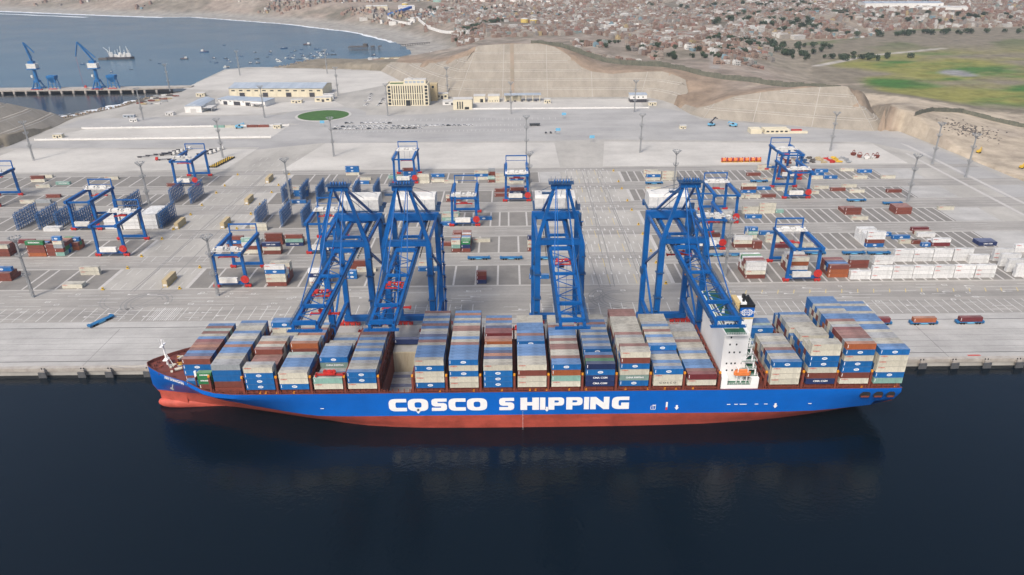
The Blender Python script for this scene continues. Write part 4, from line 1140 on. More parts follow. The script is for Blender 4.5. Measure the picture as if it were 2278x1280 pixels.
link('ship_name', text_mesh('XIN SHANGHAI', 'letter_white', 2.1, .05, .82), ship, (-147.6, -14.5, 18.2)).rotation_euler = (0, 0, R(-27))
# mooring ports near the stern
for x, w_ in ((148.5, 4.4), (154.3, 4.0), (159.8, 3.6)):
    m_ = MB(); m_.prism([(x, .5), (x + .6, 0), (x + w_ - .6, 0), (x + w_, .5), (x + w_, 2.2), (x + w_ - .6, 2.9), (x + 1.1, 2.9), (x, 1.8)], 0, .1)
    o = m_.build('mooring_port', 'dark_void', ship, (0, -22.86, 11.2)); o.rotation_euler = (R(90), 0, 0)
    m_ = MB(); m_.box(x + .5, x + w_ - .4, -.12, -.1, 11.4, 12.2); m_.build('port_roller', 'lashing_rust', ship, (0, -22.9, 0))
# anchor
m_ = MB(); m_.beam((-150.8, -9.6, 13.6), (-151.4, -10.6, 11.2), .5); m_.beam((-152.4, -9.9, 11.4), (-150.4, -11.2, 11.2), .5); m_.build('anchor', 'steel_grey', ship)
# mooring ropes (own things)
for i, (p, q_) in enumerate((((165.8, -6, 13.5), (178, 27.4, .5)), ((165.8, 4, 13.5), (176.5, 27.4, .5)), ((165.8, 12, 13.5), (190, 27.6, .5)), ((-160, 6, 17.5), (-181, 28, .5)), ((-161, 3, 17.5), (-200, 28, .5)))):
    m_ = MB()
    a, b_ = Vector(p), Vector(q_)
    prev = a
    for k in range(1, 9):
        t = k / 8
        c_ = a.lerp(b_, t) + Vector((0, 0, -1.6 * math.sin(math.pi * t)))
        m_.tube(prev, c_, .10, n=5, cap=False); prev = c_
    o = m_.build('mooring_rope', 'rope', None, (0, SY, 0))
    tag(o, 'pale mooring rope, %s one running from the %s to the quay' % (nth(i if i < 3 else i - 3), 'stern' if i < 3 else 'bow'), 'rope', 'mooring ropes')
# ================================================================ containers
CH, CWD = 2.78, 2.44
def container_mesh(col, L):
    key = CC[col][0].replace(' ', '_')
    m_ = MB()
    w_, h_ = CWD, CH - .13
    t, r_ = 0.16, 0.05
    m_.box(0, L, 0, w_, 0, h_, 0, 1, skip=(1, 2, 3, 4, 5))       # floor only
    def side(P):                                                    # framed panel: rim and recessed field
        a, b_, c_, d_, n_ = P
        a, b_, c_, d_ = map(Vector, (a, b_, c_, d_)); n_ = Vector(n_)
        u, v = (b_ - a).normalized(), (d_ - a).normalized()
        A, B, C_, D = a + u * t + v * t, b_ - u * t + v * t, c_ - u * t - v * t, d_ + u * t - v * t
        for q_ in ((a, b_, B, A), (b_, c_, C_, B), (c_, d_, D, C_), (d_, a, A, D)): m_.face(q_, 0)
        E_ = [p - n_ * r_ for p in (A, B, C_, D)]
        for k in range(4):
            k2 = (k + 1) % 4
            m_.face([(A, B, C_, D)[k], (A, B, C_, D)[k2], E_[k2], E_[k]], 0)
        m_.face(E_, 0)
    side(((0, 0, 0), (L, 0, 0), (L, 0, h_), (0, 0, h_), (0, -1, 0)))
    side(((L, w_, 0), (0, w_, 0), (0, w_, h_), (L, w_, h_), (0, 1, 0)))
    side(((0, w_, 0), (0, 0, 0), (0, 0, h_), (0, w_, h_), (-1, 0, 0)))
    side(((L, 0, 0), (L, w_, 0), (L, w_, h_), (L, 0, h_), (1, 0, 0)))
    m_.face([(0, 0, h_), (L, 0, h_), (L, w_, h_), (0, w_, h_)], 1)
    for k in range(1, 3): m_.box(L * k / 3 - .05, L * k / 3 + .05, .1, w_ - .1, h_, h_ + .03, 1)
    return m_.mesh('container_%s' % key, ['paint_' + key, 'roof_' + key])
CM = {}
def cmesh(col, L):
    if (col, L) not in CM: CM[(col, L)] = container_mesh(col, {12: 12.19, 6: 6.06}[L])
    return CM[(col, L)]
# flat print on container sides
def ellipse_mesh(rx, rz_, n=20):
    g_ = MB()
    g_.face([(rx * math.cos(2 * math.pi * k / n), 0, rz_ * math.sin(2 * math.pi * k / n)) for k in range(n)], 0)
    for z in (-.38, 0, .38): g_.face([(-.62 * rx, -.01, z * rz_ - .05), (.62 * rx, -.01, z * rz_ - .05), (.62 * rx, -.01, z * rz_ + .05), (-.62 * rx, -.01, z * rz_ + .05)], 1)
    return g_.mesh('globe_emblem', ['letter_white', 'paint_blue'])
EMB = ellipse_mesh(1.15, .62)
REEF = None
def prints(o, col, L, mark):
    Lx = 12.19 if L == 12 else 6.06
    y = -.02
    if mark == 'globe':
        link('emblem', EMB, o, (Lx / 2, y, CH * .5))
        link('code_print', CODE, o, (.55, y, CH * .55))
    elif mark == 'red': link('lettering', text_mesh('COSCO', 'letter_red', .62, .03, 1.3), o, (2.0, y, CH * .78))
    elif mark == 'cosco': link('lettering', text_mesh('C O S C O', 'letter_dark', 1.2, .03, 1.3), o, (Lx / 2, y, CH * .5))
    elif mark == 'china': link('lettering', text_mesh('CHINA SHIPPING', 'letter_white', 1.05, .035, .95), o, (Lx * .52, y, CH * .5))
    elif mark == 'cma': link('lettering', text_mesh('CMA CGM', 'letter_white', 1.15, .04, 1.15), o, (Lx * .5, y, CH * .52))
    elif mark == 'green': link('lettering', text_mesh('EVERGREEN', 'letter_white', 1.2 if L == 12 else .8, .04, 1.2 if L == 12 else .9), o, (Lx * .5, y, CH * .6))
    elif mark == 'code': link('code_print', CODE, o, (.55, y, CH * .55))
m_ = MB(); m_.box(-.12, .12, -.005, .005, -.75, .75); CODE = m_.mesh('code_print', 'letter_white')
def mass_builder():
    keys = list(CC)
    names = []
    for k in keys:
        n_ = CC[k][0].replace(' ', '_'); names += ['paint_' + n_, 'roof_' + n_]
    idx = {k: 2 * i for i, k in enumerate(keys)}
    return MB(), idx, names

# ---- on the ship: for each bay the tiers of each row (18 rows from the water side to the quay)
NR = 18
ROWP = 2.515
SHIP_Y0 = SY - NR * ROWP / 2                   # near side of the first row
def prof(*segs):                               # (count, tiers) ...
    out = []
    for n_, t in segs: out += [t] * n_
    return (out + [out[-1]] * NR)[:NR]
PROF = [
 prof((2, 0), (1, 2), (14, 4), (1, 0)),                        # bow bay, inset by the narrow hull
 prof((2, 4), (14, 4), (2, 4)),
 prof((2, 4), (4, 3), (5, 4), (5, 2), (2, 4)),
 prof((7, 3), (1, 2), (3, 4), (7, 3)),
 prof((2, 2), (3, 1), (5, 3), (3, 2), (5, 1)),
 prof((2, 3), (14, 3), (2, 2)),
 prof((15, 0), (1, 1), (2, 0)),                                 # open hatch
 prof((18, 5)), prof((18, 5)),
 prof((7, 4), (1, 3), (2, 4), (1, 3), (7, 4)),
 prof((7, 4), (1, 3), (10, 4)),
 prof((9, 4), (9, 4)),
 prof((4, 4), (1, 3), (13, 4)),
 prof((3, 6), (1, 4), (14, 5)),
 prof((6, 3), (12, 4)),
 prof((12, 2), (6, 2)),
 prof((10, 4), (4, 1), (4, 3)),
 prof((2, 7), (2, 6), (1, 5), (3, 6), (2, 4), (6, 5), (2, 4)),
 prof((18, 7)), prof((1, 6), (17, 6)),
]
NEARC = [  # colours of the near face, bottom to top, with marks
 '', 'rroB', 'bbbc', 'bcc', 'ct', 'cbb', '', 'bccbc', 'ccbcb', 'bbbc', 'ccrc', 'ctob', 'NNbn', 'bTcbrc', 'KcbC', 'cd', 'cccb', 'Nrcbbcc', 'crbbcbo', 'tbcccb',
]
MARK = {'b': 'globe', 'B': None, 'c': 'red', 'N': 'cma', 'T': 'china', 'K': 'cosco', 'r': 'code', 'o': 'code', 't': 'code', 'g': 'green', 'w': None, 'd': 'code', 'n': 'code', 'y': None, 'C': None, 'G': 'china'}
REAL = {'B': 'b', 'N': 'n', 'T': 'G', 'K': 'c', 'C': 'c'}
# top-surface colours by bay, from the water side inland (roofs as seen from above)
TOPC = ['  ornbrordbcrtrbrbr', 'byycybbobycybccybb', 'cydrrrrcocyynnncbb', 'cybbbytbbycybobrcb', 'crybycbbbyyycbbbyc', 'bccybccbybcbyrrybb', '               n  ', 'cbbbbcrbnycbrbcbyr', 'bbbbbrcbccrrcbcbob', 'ccnonbcyorrydnybob', 'cccbbbbcybrbbbbccc', 'bbrccrrcrybbbryccc', 'ngdbtcybybcbcbrbcc', 'ccrccccyrccccccrrr', 'cybccbycybcrcbyccc', 'rrbbbccbyccryccyyy', 'bycbrcyccycbbtbtbb', 'bcccbccccbbcyycbcb', 'oyrrrdycrbbycbcbbb', 'bbccyycbbcbbbcbbcb']
FIXED = {(9, 8, 3): 'o', (9, 11, 3): 'd', (10, 8, 3): 'b', (12, 5, 3): 'b', (14, 6, 3): 'b', (3, 8, 3): 'o', (3, 8, 2): 'r', (4, 5, 2): 'b', (4, 5, 1): 'G', (16, 14, 2): 'b', (16, 14, 1): 'b', (13, 4, 4): 'c', (17, 5, 5): 'c', (17, 10, 4): 'c'}
rr = random.Random(5)
cand = []                                       # every container of the ship
for bi, bx in enumerate(BAYX):
    shift = 0.9 if bi == 0 else 0
    for row in range(NR):
        t = PROF[bi][row]
        y = SHIP_Y0 + row * ROWP
        if abs(y + CWD / 2 - SY) > half_at(bx) - .4 and bi < 3: continue
        for tier in range(t):
            top = tier == t - 1
            mark = None
            if row == 0 and tier < len(NEARC[bi]):
                ch = NEARC[bi][tier]; col = REAL.get(ch, ch); mark = MARK[ch]
            elif top and row < len(TOPC[bi]) and TOPC[bi][row] != ' ': col = TOPC[bi][row]; mark = MARK.get(col)
            else: col = rr.choice('bbbbccccrrcbydbo'); mark = MARK.get(col)
            fx = FIXED.get((bi, row, tier))
            if fx: col, mark = REAL.get(fx, fx), MARK[fx]
            front = row == 0 or PROF[bi][row - 1] <= tier
            if bi == 0 and row < 4: front = True
            cand.append(dict(b=bi, row=row, t=tier, x=bx + .1 + shift * 0, y=y, z=BASE + tier * CH, c=col, mark=mark if front else None, top=top, front=front, L=12))
# the two green and brown short containers by the breakwater, loose blue one
cand = [c for c in cand if not (c['b'] == 0 and c['row'] < 3)]
for (x, t, c, mk) in ((-134.6, 0, 'r', 'code'), (-134.6, 1, 'g', 'green'), (-134.6, 2, 'g', 'green')):
    cand.append(dict(b=0, row=1, t=t, x=x, y=SHIP_Y0 + 1 * ROWP + .6, z=16.6 + t * CH, c=c, mark=mk, top=t == 2, front=True, L=6))
cand.append(dict(b=0, row=2, t=0, x=-140.8, y=SHIP_Y0 + 2 * ROWP, z=17.2, c='b', mark='code', top=True, front=True, L=6))
# containers down in the open hold
for row in range(0, 11):
    cand.append(dict(b=GAP, row=row, t=0, x=BAYX[GAP] + .1, y=SY - 21 + row * 2.6, z=5.2, c='nynyyynyyny'[row], mark=None, top=True, front=row == 0, L=12, hold=True))
def score(c):
    s = 0
    if c['front']: s += 40 - c['row'] * .6
    if c['top']: s += 22 - c['row'] * .55
    return s
cand.sort(key=lambda c: -score(c))
pick, rest = cand[:300], cand[300:]
TIER = ['bottom tier', 'second tier', 'third tier', 'fourth tier', 'fifth tier', 'sixth tier', 'top tier']
for c in pick:
    o = link('ship_container', cmesh(c['c'], c['L']), None, (c['x'], c['y'], c['z']))
    nm = CC[c['c']][0]
    if c.get('hold'): lab = '%s container down in the open hold, %s from the water side' % (nm, nth(c['row']))
    elif c['L'] == 6: lab = 'short %s container beside the bow breakwater, %s' % (nm, ['at the bottom', 'in the middle', 'on top'][c['t']])
    else: lab = '%s container, %s bay from the bow, %s row from the water, %s' % (nm, nth(c['b']), nth(c['row']), 'top tier' if c['top'] else ('bottom tier' if c['t'] == 0 else nth(c['t']) + ' tier'))
    tag(o, lab, 'ship container', 'containers stacked on the ship')
    if c['mark']: prints(o, c['c'], c['L'], c['mark'])
M, idx, names = mass_builder()
for c in rest:
    L = 12.19
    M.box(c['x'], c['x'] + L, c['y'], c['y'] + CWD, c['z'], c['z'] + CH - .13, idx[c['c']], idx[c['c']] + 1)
o = M.build('ship_container_mass', names)
struct(o, 'stuff'); o['label'] = 'remaining containers of many colours packed inside the ship\'s stacks'; o['category'] = 'ship container'

# ---- in the yard
rows_name = ['nearest', 'second', 'middle', 'fourth', 'farthest']
def row_of(y): return min(range(5), key=lambda k: abs((ROWS[k][0] + ROWS[k][1]) / 2 - y))
byrow = {}
for (x, y, s, L) in YARD: byrow.setdefault(row_of(y), []).append((x, y, s, L))
yc = []
for k, lst in byrow.items():
    lst.sort(key=lambda q: q[0])
    for n_, (x, y, s, L) in enumerate(lst):
        cols = s.split('/')
        for d, col in enumerate(cols):
            for t, c in enumerate(col):
                yc.append(dict(k=k, n=n_, d=d, t=t, c=c, x=x, y=y + d * 2.62, L=L, top=t == len(col) - 1, front=d == 0 or len(cols[d - 1]) <= t, n_d=len(cols)))
def ysc(c): return (30 if c['front'] else 0) + (15 if c['top'] else 0) - c['k'] * 2 - c['d'] * .5
yc.sort(key=lambda c: -ysc(c))
rr = random.Random(8)
RW = text_mesh('COSCO', 'letter_red', .7, .04, 1.2)
seen_lab = set()
for c in yc[:300]:
    o = link('yard_container', cmesh(c['c'], c['L']), None, (c['x'], c['y'], 0.06 + c['t'] * CH))
    nm = CC[c['c']][0]
    tier = 'only tier' if c['t'] == 0 and c['top'] else ('top tier' if c['top'] else ('ground tier' if c['t'] == 0 else nth(c['t']) + ' tier'))
    lab = '%s container, %s stack from the left, %s yard row, %s' % (nm, nth(c['n']), rows_name[c['k']], tier)
    if c['n_d'] > 1: lab += ', %s deep' % nth(c['d'])
    tag(o, lab, 'yard container', 'containers in the stacking yard')
    mk = MARK.get(c['c']) if c['front'] else None
    if c['c'] == 'w' and c['front']: mk = rr.choice(('red', 'pale', 'pale'))
    if c['c'] == 't' and c['front'] and rr.random() < .6: mk = 'china'
    if c['c'] == 'n' and c['front'] and c['L'] == 12: mk = 'cma'
    if c['front'] and mk == 'pale':
        link('emblem', EMB_PALE, o, (6.1, -.02, CH * .55)) if False else None
    elif mk: prints(o, c['c'], c['L'], mk)
M, idx, names = mass_builder()
for c in yc[300:]:
    L = {12: 12.19, 6: 6.06}[c['L']]
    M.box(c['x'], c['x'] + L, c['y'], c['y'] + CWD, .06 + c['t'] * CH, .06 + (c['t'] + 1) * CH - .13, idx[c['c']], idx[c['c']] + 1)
if M.f:
    o = M.build('yard_container_mass', names)
    struct(o, 'stuff'); o['label'] = 'remaining containers packed inside the deep yard stacks'; o['category'] = 'yard container'
# ================================================================ ship-to-shore cranes
STS_X = [-78.2, -49.3, 22.7, 81.2]
def sts_crane():
    c = empty('gantry_crane')
    B = 'crane_blue'
    for s in (-1, 1):
        m_ = MB(); m_.beam((s * 10.6, 0, 4.5), (s * 10.3, 0, 61.5), 2.6, 2.2); m_.build('waterside_leg', B, c)
        m_ = MB(); m_.beam((s * 11.2, 35.6, 4.5), (s * 11.0, 35.6, 63), 2.6, 2.2); m_.build('landside_leg', B, c)
        m_ = MB(); m_.beam((s * 10.3, 0, 61.5), (s * 9.6, 0, 65.5), 2.5, 2.1, 0, 1.9, 1.9); m_.beam((s * 9.6, 0, 65.4), (s * 2.9, 0, 89.5), 1.7, 1.7, 0, 1.3, 1.3); m_.build('mast_leg', B, c)
        m_ = MB(); m_.beam((s * 2.6, .3, 89.5), (s * 6.6, 35.6, 65.6), .95, 1.0); m_.build('backstay', B, c)
        m_ = MB(); m_.beam((s * 2.4, -.4, 90), (s * 4.4, -32, 61.4), .42, .5); m_.beam((s * 2.0, -.4, 90.2), (s * 4.4, -64, 61.4), .36, .42); m_.build('forestay', B, c)
        m_ = MB(); m_.beam((s * 10.9, 0, 14), (s * 11.1, 35.6, 14), 1.6, 2.4); m_.build('portal_tie', B, c)
        m_ = MB(); m_.beam((s * 10.4, .6, 58.5), (s * 11.0, 34.8, 36), 1.0, 1.0); m_.beam((s * 11.0, 34.8, 36), (s * 10.7, .8, 15.5), .9, .9); m_.beam((s * 10.4, 0, 62.4), (s * 11, 35.6, 62.4), 1.1, 1.5); m_.build('side_brace', B, c)
        # girder: boom and backreach in one line
        g_ = MB(); g_.beam((s * 4.5, -76, 58.7), (s * 4.5, -5, 58.7), 1.15, 1.9); g_.beam((s * 4.5, -5, 58.7), (s * 4.5, 58, 58.7), 1.4, 2.3)
        b_ = g_.build('girder', B, c)
        w_ = MB()
        w_.box(s * 5.7 - .5, s * 5.7 + .5, -75, 57, 59.0, 59.1)
        for zz in (59.6, 60.15): w_.beam((s * 6.2, -75, zz), (s * 6.2, 57, zz), .09)
        for k in range(51): w_.beam((s * 6.2, -75 + k * 2.62, 59), (s * 6.2, -75 + k * 2.62, 60.2), .08)
        w_.build('walkway', 'crane_dark', b_)
        m_ = MB(); m_.box(-13, 13, -1.3, 1.3, 3.2, 5.6) if s < 0 else m_.box(-13.4, 13.4, 34.2, 37.0, 3.2, 6.0); m_.build('sill_beam', B, c)
        for sx in (-1, 1):
            y = 0 if s < 0 else 35.6
            m_ = MB()
            for k in range(4):
                xx = sx * 10.8 - 4.5 + k * 3
                m_.box(xx - 1.2, xx + 1.2, y - .6, y + .6, .75, 1.9); m_.tube((xx - .6, y - .5, .45), (xx - .6, y + .5, .45), .4, n=10); m_.tube((xx + .6, y - .5, .45), (xx + .6, y + .5, .45), .4, n=10)
            m_.box(sx * 10.8 - 4, sx * 10.8 + 4, y - .5, y + .5, 1.9, 3.2)
            m_.build('bogie', 'gear_red', c)
    m_ = MB(); m_.box(-9.2, 9.2, -1.15, 1.15, 61.0, 63.7); m_.build('portal_beam', B, c)
    m_ = MB(); m_.box(-12.2, 12.2, 34.4, 36.8, 61.0, 64.7); m_.build('portal_beam', B, c)
    m_ = MB(); m_.box(-11, 11, 52, 54, 62, 64.6); m_.build('rear_beam', B, c)
    m_ = MB(); m_.box(-4.6, 4.6, -1.4, 1.6, 88.3, 90.6)
    for x in (-3.2, -2, -.8, .8, 2, 3.2): m_.tube((x, -.3, 91.5), (x + .5, -.3, 91.5), 1.0, n=12)
    m_.build('apex_beam', B, c)
    m_ = MB()
    for (x0, x1, y0, y1, z) in ((-5.6, 5.6, -2.4, 3, 90.7), (-8.5, -4, 1.5, 4.5, 85)):
        m_.box(x0, x1, y0, y1, z, z + .1)
        for zz in (.55, 1.1):
            for a, b_ in (((x0, y0), (x1, y0)), ((x1, y0), (x1, y1)), ((x1, y1), (x0, y1)), ((x0, y1), (x0, y0))): m_.beam((*a, z + zz), (*b_, z + zz), .1)
        for k in range(8): m_.beam((x0 + (x1 - x0) * k / 7, y0, z), (x0 + (x1 - x0) * k / 7, y0, z + 1.1), .1)
    for x in (-4.5, -2.5, 2.4, 4.6, 0): m_.beam((x, 1, 90.8), (x, 1, 93.6), .12)
    m_.build('apex_platform', 'crane_dark', c)
    # ties and bracing between the girders
    for y, h_ in ((-75.2, 1.6), (-61, 1.4), (-32, 1.2), (-4, 1.8), (14, 1.2), (36, 1.4), (57, 1.4)):
        m_ = MB(); m_.box(-4.4, 4.4, y - .55, y + .55, 59.6, 59.6 + h_); m_.build('girder_tie', B, c)
    m_ = MB()
    m_.box(-6.6, 6.6, -77.2, -75.4, 57.4, 57.7)
    for zz in (58.2, 58.8): m_.beam((-6.6, -77.2, zz), (6.6, -77.2, zz), .1)
    for k in range(9): m_.beam((-6.6 + k * 1.65, -77.2, 57.5), (-6.6 + k * 1.65, -77.2, 58.8), .09)
    m_.build('tip_platform', B, c)
    m_ = MB()
    ys = [-74, -68, -61, -53.5, -46, -38.5, -31, -23.5, -16, -8]
    for i, (a, b_) in enumerate(zip(ys[:-1], ys[1:])):
        s = 1 if i % 2 else -1
        m_.beam((-4.2 * s, a, 60.1), (4.2 * s, b_, 60.1), .28, .28)
        m_.beam((-4.2, a, 60.2), (4.2, a, 60.2), .2, .2)
    m_.build('lattice', B, c)
    for s in (-1, 1):                               # side truss under the boom girders, festoon cables, floodlights
        m_ = MB()
        for k in range(17):
            y = -74 + k * 4.1
            m_.beam((s * 4.5, y, 57.7), (s * 4.5, y + 2.05, 56.0), .22, .22); m_.beam((s * 4.5, y + 2.05, 56.0), (s * 4.5, y + 4.1, 57.7), .22, .22)
        m_.beam((s * 4.5, -73, 56.0), (s * 4.5, -4, 56.0), .3, .3); m_.build('side_truss', 'crane_dark', c)
        m_ = MB()
        for k in range(22):
            y = -6 + k * 2.6
            m_.beam((s * 6.6, y, 58.2), (s * 6.6, y + 1.3, 56.6), .16); m_.beam((s * 6.6, y + 1.3, 56.6), (s * 6.6, y + 2.6, 58.2), .16)
        m_.build('festoon_cable', 'rubber', c)
        for zl, yl in ((62.2, -1.4), (64.2, 34.2)):
            m_ = MB()
            for zz in (.5, 1.0): m_.beam((-9, yl, zl + 1.5 + zz), (9, yl, zl + 1.5 + zz), .09)
            for k in range(13): m_.beam((-9 + k * 1.5, yl, zl + 1.4), (-9 + k * 1.5, yl, zl + 2.5), .08)
            if s > 0: m_.build('handrail', 'crane_dark', c)
        m_ = MB()
        z = 8.0
        while z < 60:
            m_.box(s * 12.05 - .1, s * 12.05 + .1, -.4, .4, z, z + .12); z += .8
        m_.beam((s * 12.0, -.4, 7), (s * 11.9, -.4, 60), .12); m_.beam((s * 12.0, .4, 7), (s * 11.9, .4, 60), .12); m_.build('ladder', 'crane_dark', c)
        for zf in (20, 33, 46):
            m_ = MB(); m_.box(s * 10.6 - 1.9, s * 10.6 + 1.9, -2.0, 1.8, zf, zf + .15)
            for a_ in (-1.9, 0, 1.9): m_.beam((s * 10.6 + a_, -2.0, zf), (s * 10.6 + a_, -2.0, zf + 1.1), .1)
            m_.beam((s * 10.6 - 1.9, -2.0, zf + 1.1), (s * 10.6 + 1.9, -2.0, zf + 1.1), .1); m_.build('leg_gallery', 'crane_dark', c)
        m_ = MB(); m_.beam((s * 5.4, 35, 64.6), (s * 2.5, 1.2, 86), .22); m_.beam((s * 8.4, 46, 72), (s * 2.2, 1.4, 90), .16); m_.beam((s * 3.2, 53, 65), (s * 1.2, 1.4, 90.4), .16); m_.build('stay_rope', 'crane_dark', c)
    for y in (-70, -50, -28, -12, 10, 30):
        for s in (-1, 1):
            m_ = MB(); m_.box(s * 5.3 - .3, s * 5.3 + .3, y, y + .5, 57.0, 57.6); m_.build('floodlight', 'lamp_orange' if y in (-28, -50) else 'house_white', c)
    # machinery house on the backreach
    h = MB(); h.box(-10.4, 10.2, 38.2, 50.5, 65.2, 70.8); h.prism([(-10.4, 38.2), (10.2, 38.2), (10.2, 39.8), (-10.4, 39.8)], 70.8, 70.9)
    h.hexa([(-10.4, 38.2, 70.8), (10.2, 38.2, 70.8), (10.2, 50.5, 70.8), (-10.4, 50.5, 70.8), (-10.4, 40.2, 72.0), (10.2, 40.2, 72.0), (10.2, 48.5, 72.0), (-10.4, 48.5, 72.0)], 0)
    hh = h.build('machinery_house', 'house_white', c)
    h = MB()
    h.box(-11.4, 12.2, 37.0, 52, 64.8, 65.1)
    for zz in (65.6, 66.2): h.beam((-11.4, 37, zz), (12.2, 37, zz), .1)
    for k in range(15): h.beam((-11.4 + k * 1.68, 37, 65), (-11.4 + k * 1.68, 37, 66.2), .09)
    for x in (-6, 0, 5): h.box(x, x + .12, 38.14, 38.2, 65.2, 70.6)
    h.build('house_gallery', 'crane_dark', hh)
    m_ = MB()
    for k in range(6): m_.box(10.8 + (k % 3) * .7, 11.3 + (k % 3) * .7, 36.9, 38.2, 64.9, 66.6 + (k % 2) * 1.4)
    m_.box(11.6, 13.2, 34, 36, 52, 64); m_.build('cable_gear', 'crane_dark', c)
    # stair tower on the right landside leg
    m_ = MB()
    z, k = 6.0, 0
    while z < 60:
        y0, y1 = (33.2, 37.8) if k % 2 else (37.8, 33.2)
        m_.beam((13.3, y0, z), (13.3, y1, z + 3.6), .9, .2)
        m_.box(12.5, 14.2, min(y0, y1) - .2 + (4.6 if y1 > y0 else 0) - .6, min(y0, y1) + .6 + (4.6 if y1 > y0 else 0), z + 3.55, z + 3.65)
        m_.beam((13.9, y0, z + 1), (13.9, y1, z + 4.6), .1)
        z += 3.6; k += 1
    m_.build('stair', 'crane_blue', c)
    m_ = MB(); m_.box(-12.2, -10.4, -1.8, 1.8, 26, 26.2); m_.box(10.4, 12.3, -1.8, 1.8, 55, 55.2); m_.box(-13, -11.9, 33.8, 37.5, 30, 33); m_.build('leg_platform', 'crane_dark', c)
    return c
def trolley(y, drop, parent):
    t = empty('trolley', (0, y, 0)); t.parent = parent; KIDS.setdefault(parent.name, []).append(t)
    m_ = MB(); m_.box(-3.6, -3.2, -3, 3, 59.0, 59.6); m_.box(3.2, 3.6, -3, 3, 59.0, 59.6); m_.box(-3.2, 3.2, -3, -2.5, 59.0, 59.5); m_.box(-3.2, 3.2, 2.5, 3, 59.0, 59.5); m_.box(-2.6, -1.4, -1.4, 1.2, 59.6, 60.6); m_.box(1.0, 2.2, -.8, 1.4, 59.6, 60.4); m_.box(-3.2, 3.2, -.3, .3, 59.1, 59.5)
    for x in (-2.4, 0, 2.4): m_.tube((x - .3, 0, 60.2), (x + .3, 0, 60.2), .6, n=10)
    m_.build('trolley_frame', 'gear_red', t)
    m_ = MB(); m_.box(-1.3, 1.3, 3.4, 6.2, 54.6, 57.4); m_.build('operator_cab', 'house_white', t)
    m_ = MB(); m_.box(-1.1, 1.1, 3.34, 3.4, 55, 56.8); m_.build('cab_window', 'window_dark', t)
    z = 58 - drop
    m_ = MB(); m_.box(-6.1, 6.1, -.45, .45, -.5, .1); m_.box(-6.1, -5.5, -1.2, 1.2, -.6, 0); m_.box(5.5, 6.1, -1.2, 1.2, -.6, 0); m_.box(-2.2, 2.2, -1.0, 1.0, .1, .7); m_.box(-1.4, 1.4, -.9, .9, .7, 1.5)
    for x in (-1.9, 1.9): m_.tube((x, -.3, 1.3), (x, .3, 1.3), .8, n=10)
    s = m_.build('spreader', 'gear_red', t, (0, 0, z))
    m_ = MB()
    for x in (-1.8, 1.8):
        for yy in (-1.2, 1.2): m_.beam((x, yy * .6, 1.4), (x * 1.2, yy, 58 - z + 1), .07)
    m_.build('hoist_rope', 'crane_dark', s)
    return t
crane0 = sts_crane()
CR_LAB = ['blue quay crane over the bow bays, leftmost of the four', 'blue quay crane over the open hatch, second of the four', 'blue quay crane standing alone over the middle of the ship', 'blue quay crane reaching over the white accommodation block, rightmost']
TRO = [(-47, 8), (-40, 9), (-17, 33), (8, 6)]
cr = [crane0] + [copy_tree(crane0) for _ in range(3)]
for i, c in enumerate(cr):
    c.location = (STS_X[i], 318.0, 0)
    tag(c, CR_LAB[i], 'crane', 'quay cranes')
for i, c in enumerate(cr): trolley(TRO[i][0], TRO[i][1], c)
# red spreaders parked on the quay and the one at work over the near row
def loose_spreader(loc, lab, rz=0):
    s = empty('container_spreader', loc, rz)
    m_ = MB(); m_.box(-6.1, 6.1, -.45, .45, .4, 1.0); m_.box(-6.1, -5.4, -1.2, 1.2, .2, 1.0); m_.box(5.4, 6.1, -1.2, 1.2, .2, 1.0); m_.box(-2.4, 2.4, -1.1, 1.1, 1.0, 1.7); m_.build('beam', 'gear_red', s)
    m_ = MB()
    for x in (-1.9, 0, 1.9): m_.tube((x, -.35, 2.2), (x, .35, 2.2), .85, n=10)
    m_.box(-1.2, 1.2, -.8, .8, 1.7, 2.6); m_.build('sheave_block', 'gear_red', s)
    tag(s, lab, 'spreader', 'red container spreaders')
loose_spreader((-77.5, SHIP_Y0 + 1.4, BASE + 2 * CH + .1), 'red spreader lowered onto the pale teal container near the bow')
for x, lab in ((-77, 'red spreader parked on the quay under the leftmost crane'), (-44, 'red spreader parked on the quay under the second crane'), (87, 'red spreader parked on the quay under the rightmost crane'), (4, 'red spreader parked on the quay beside the third crane')):
    loose_spreader((x, 346, 0.05), lab)
    
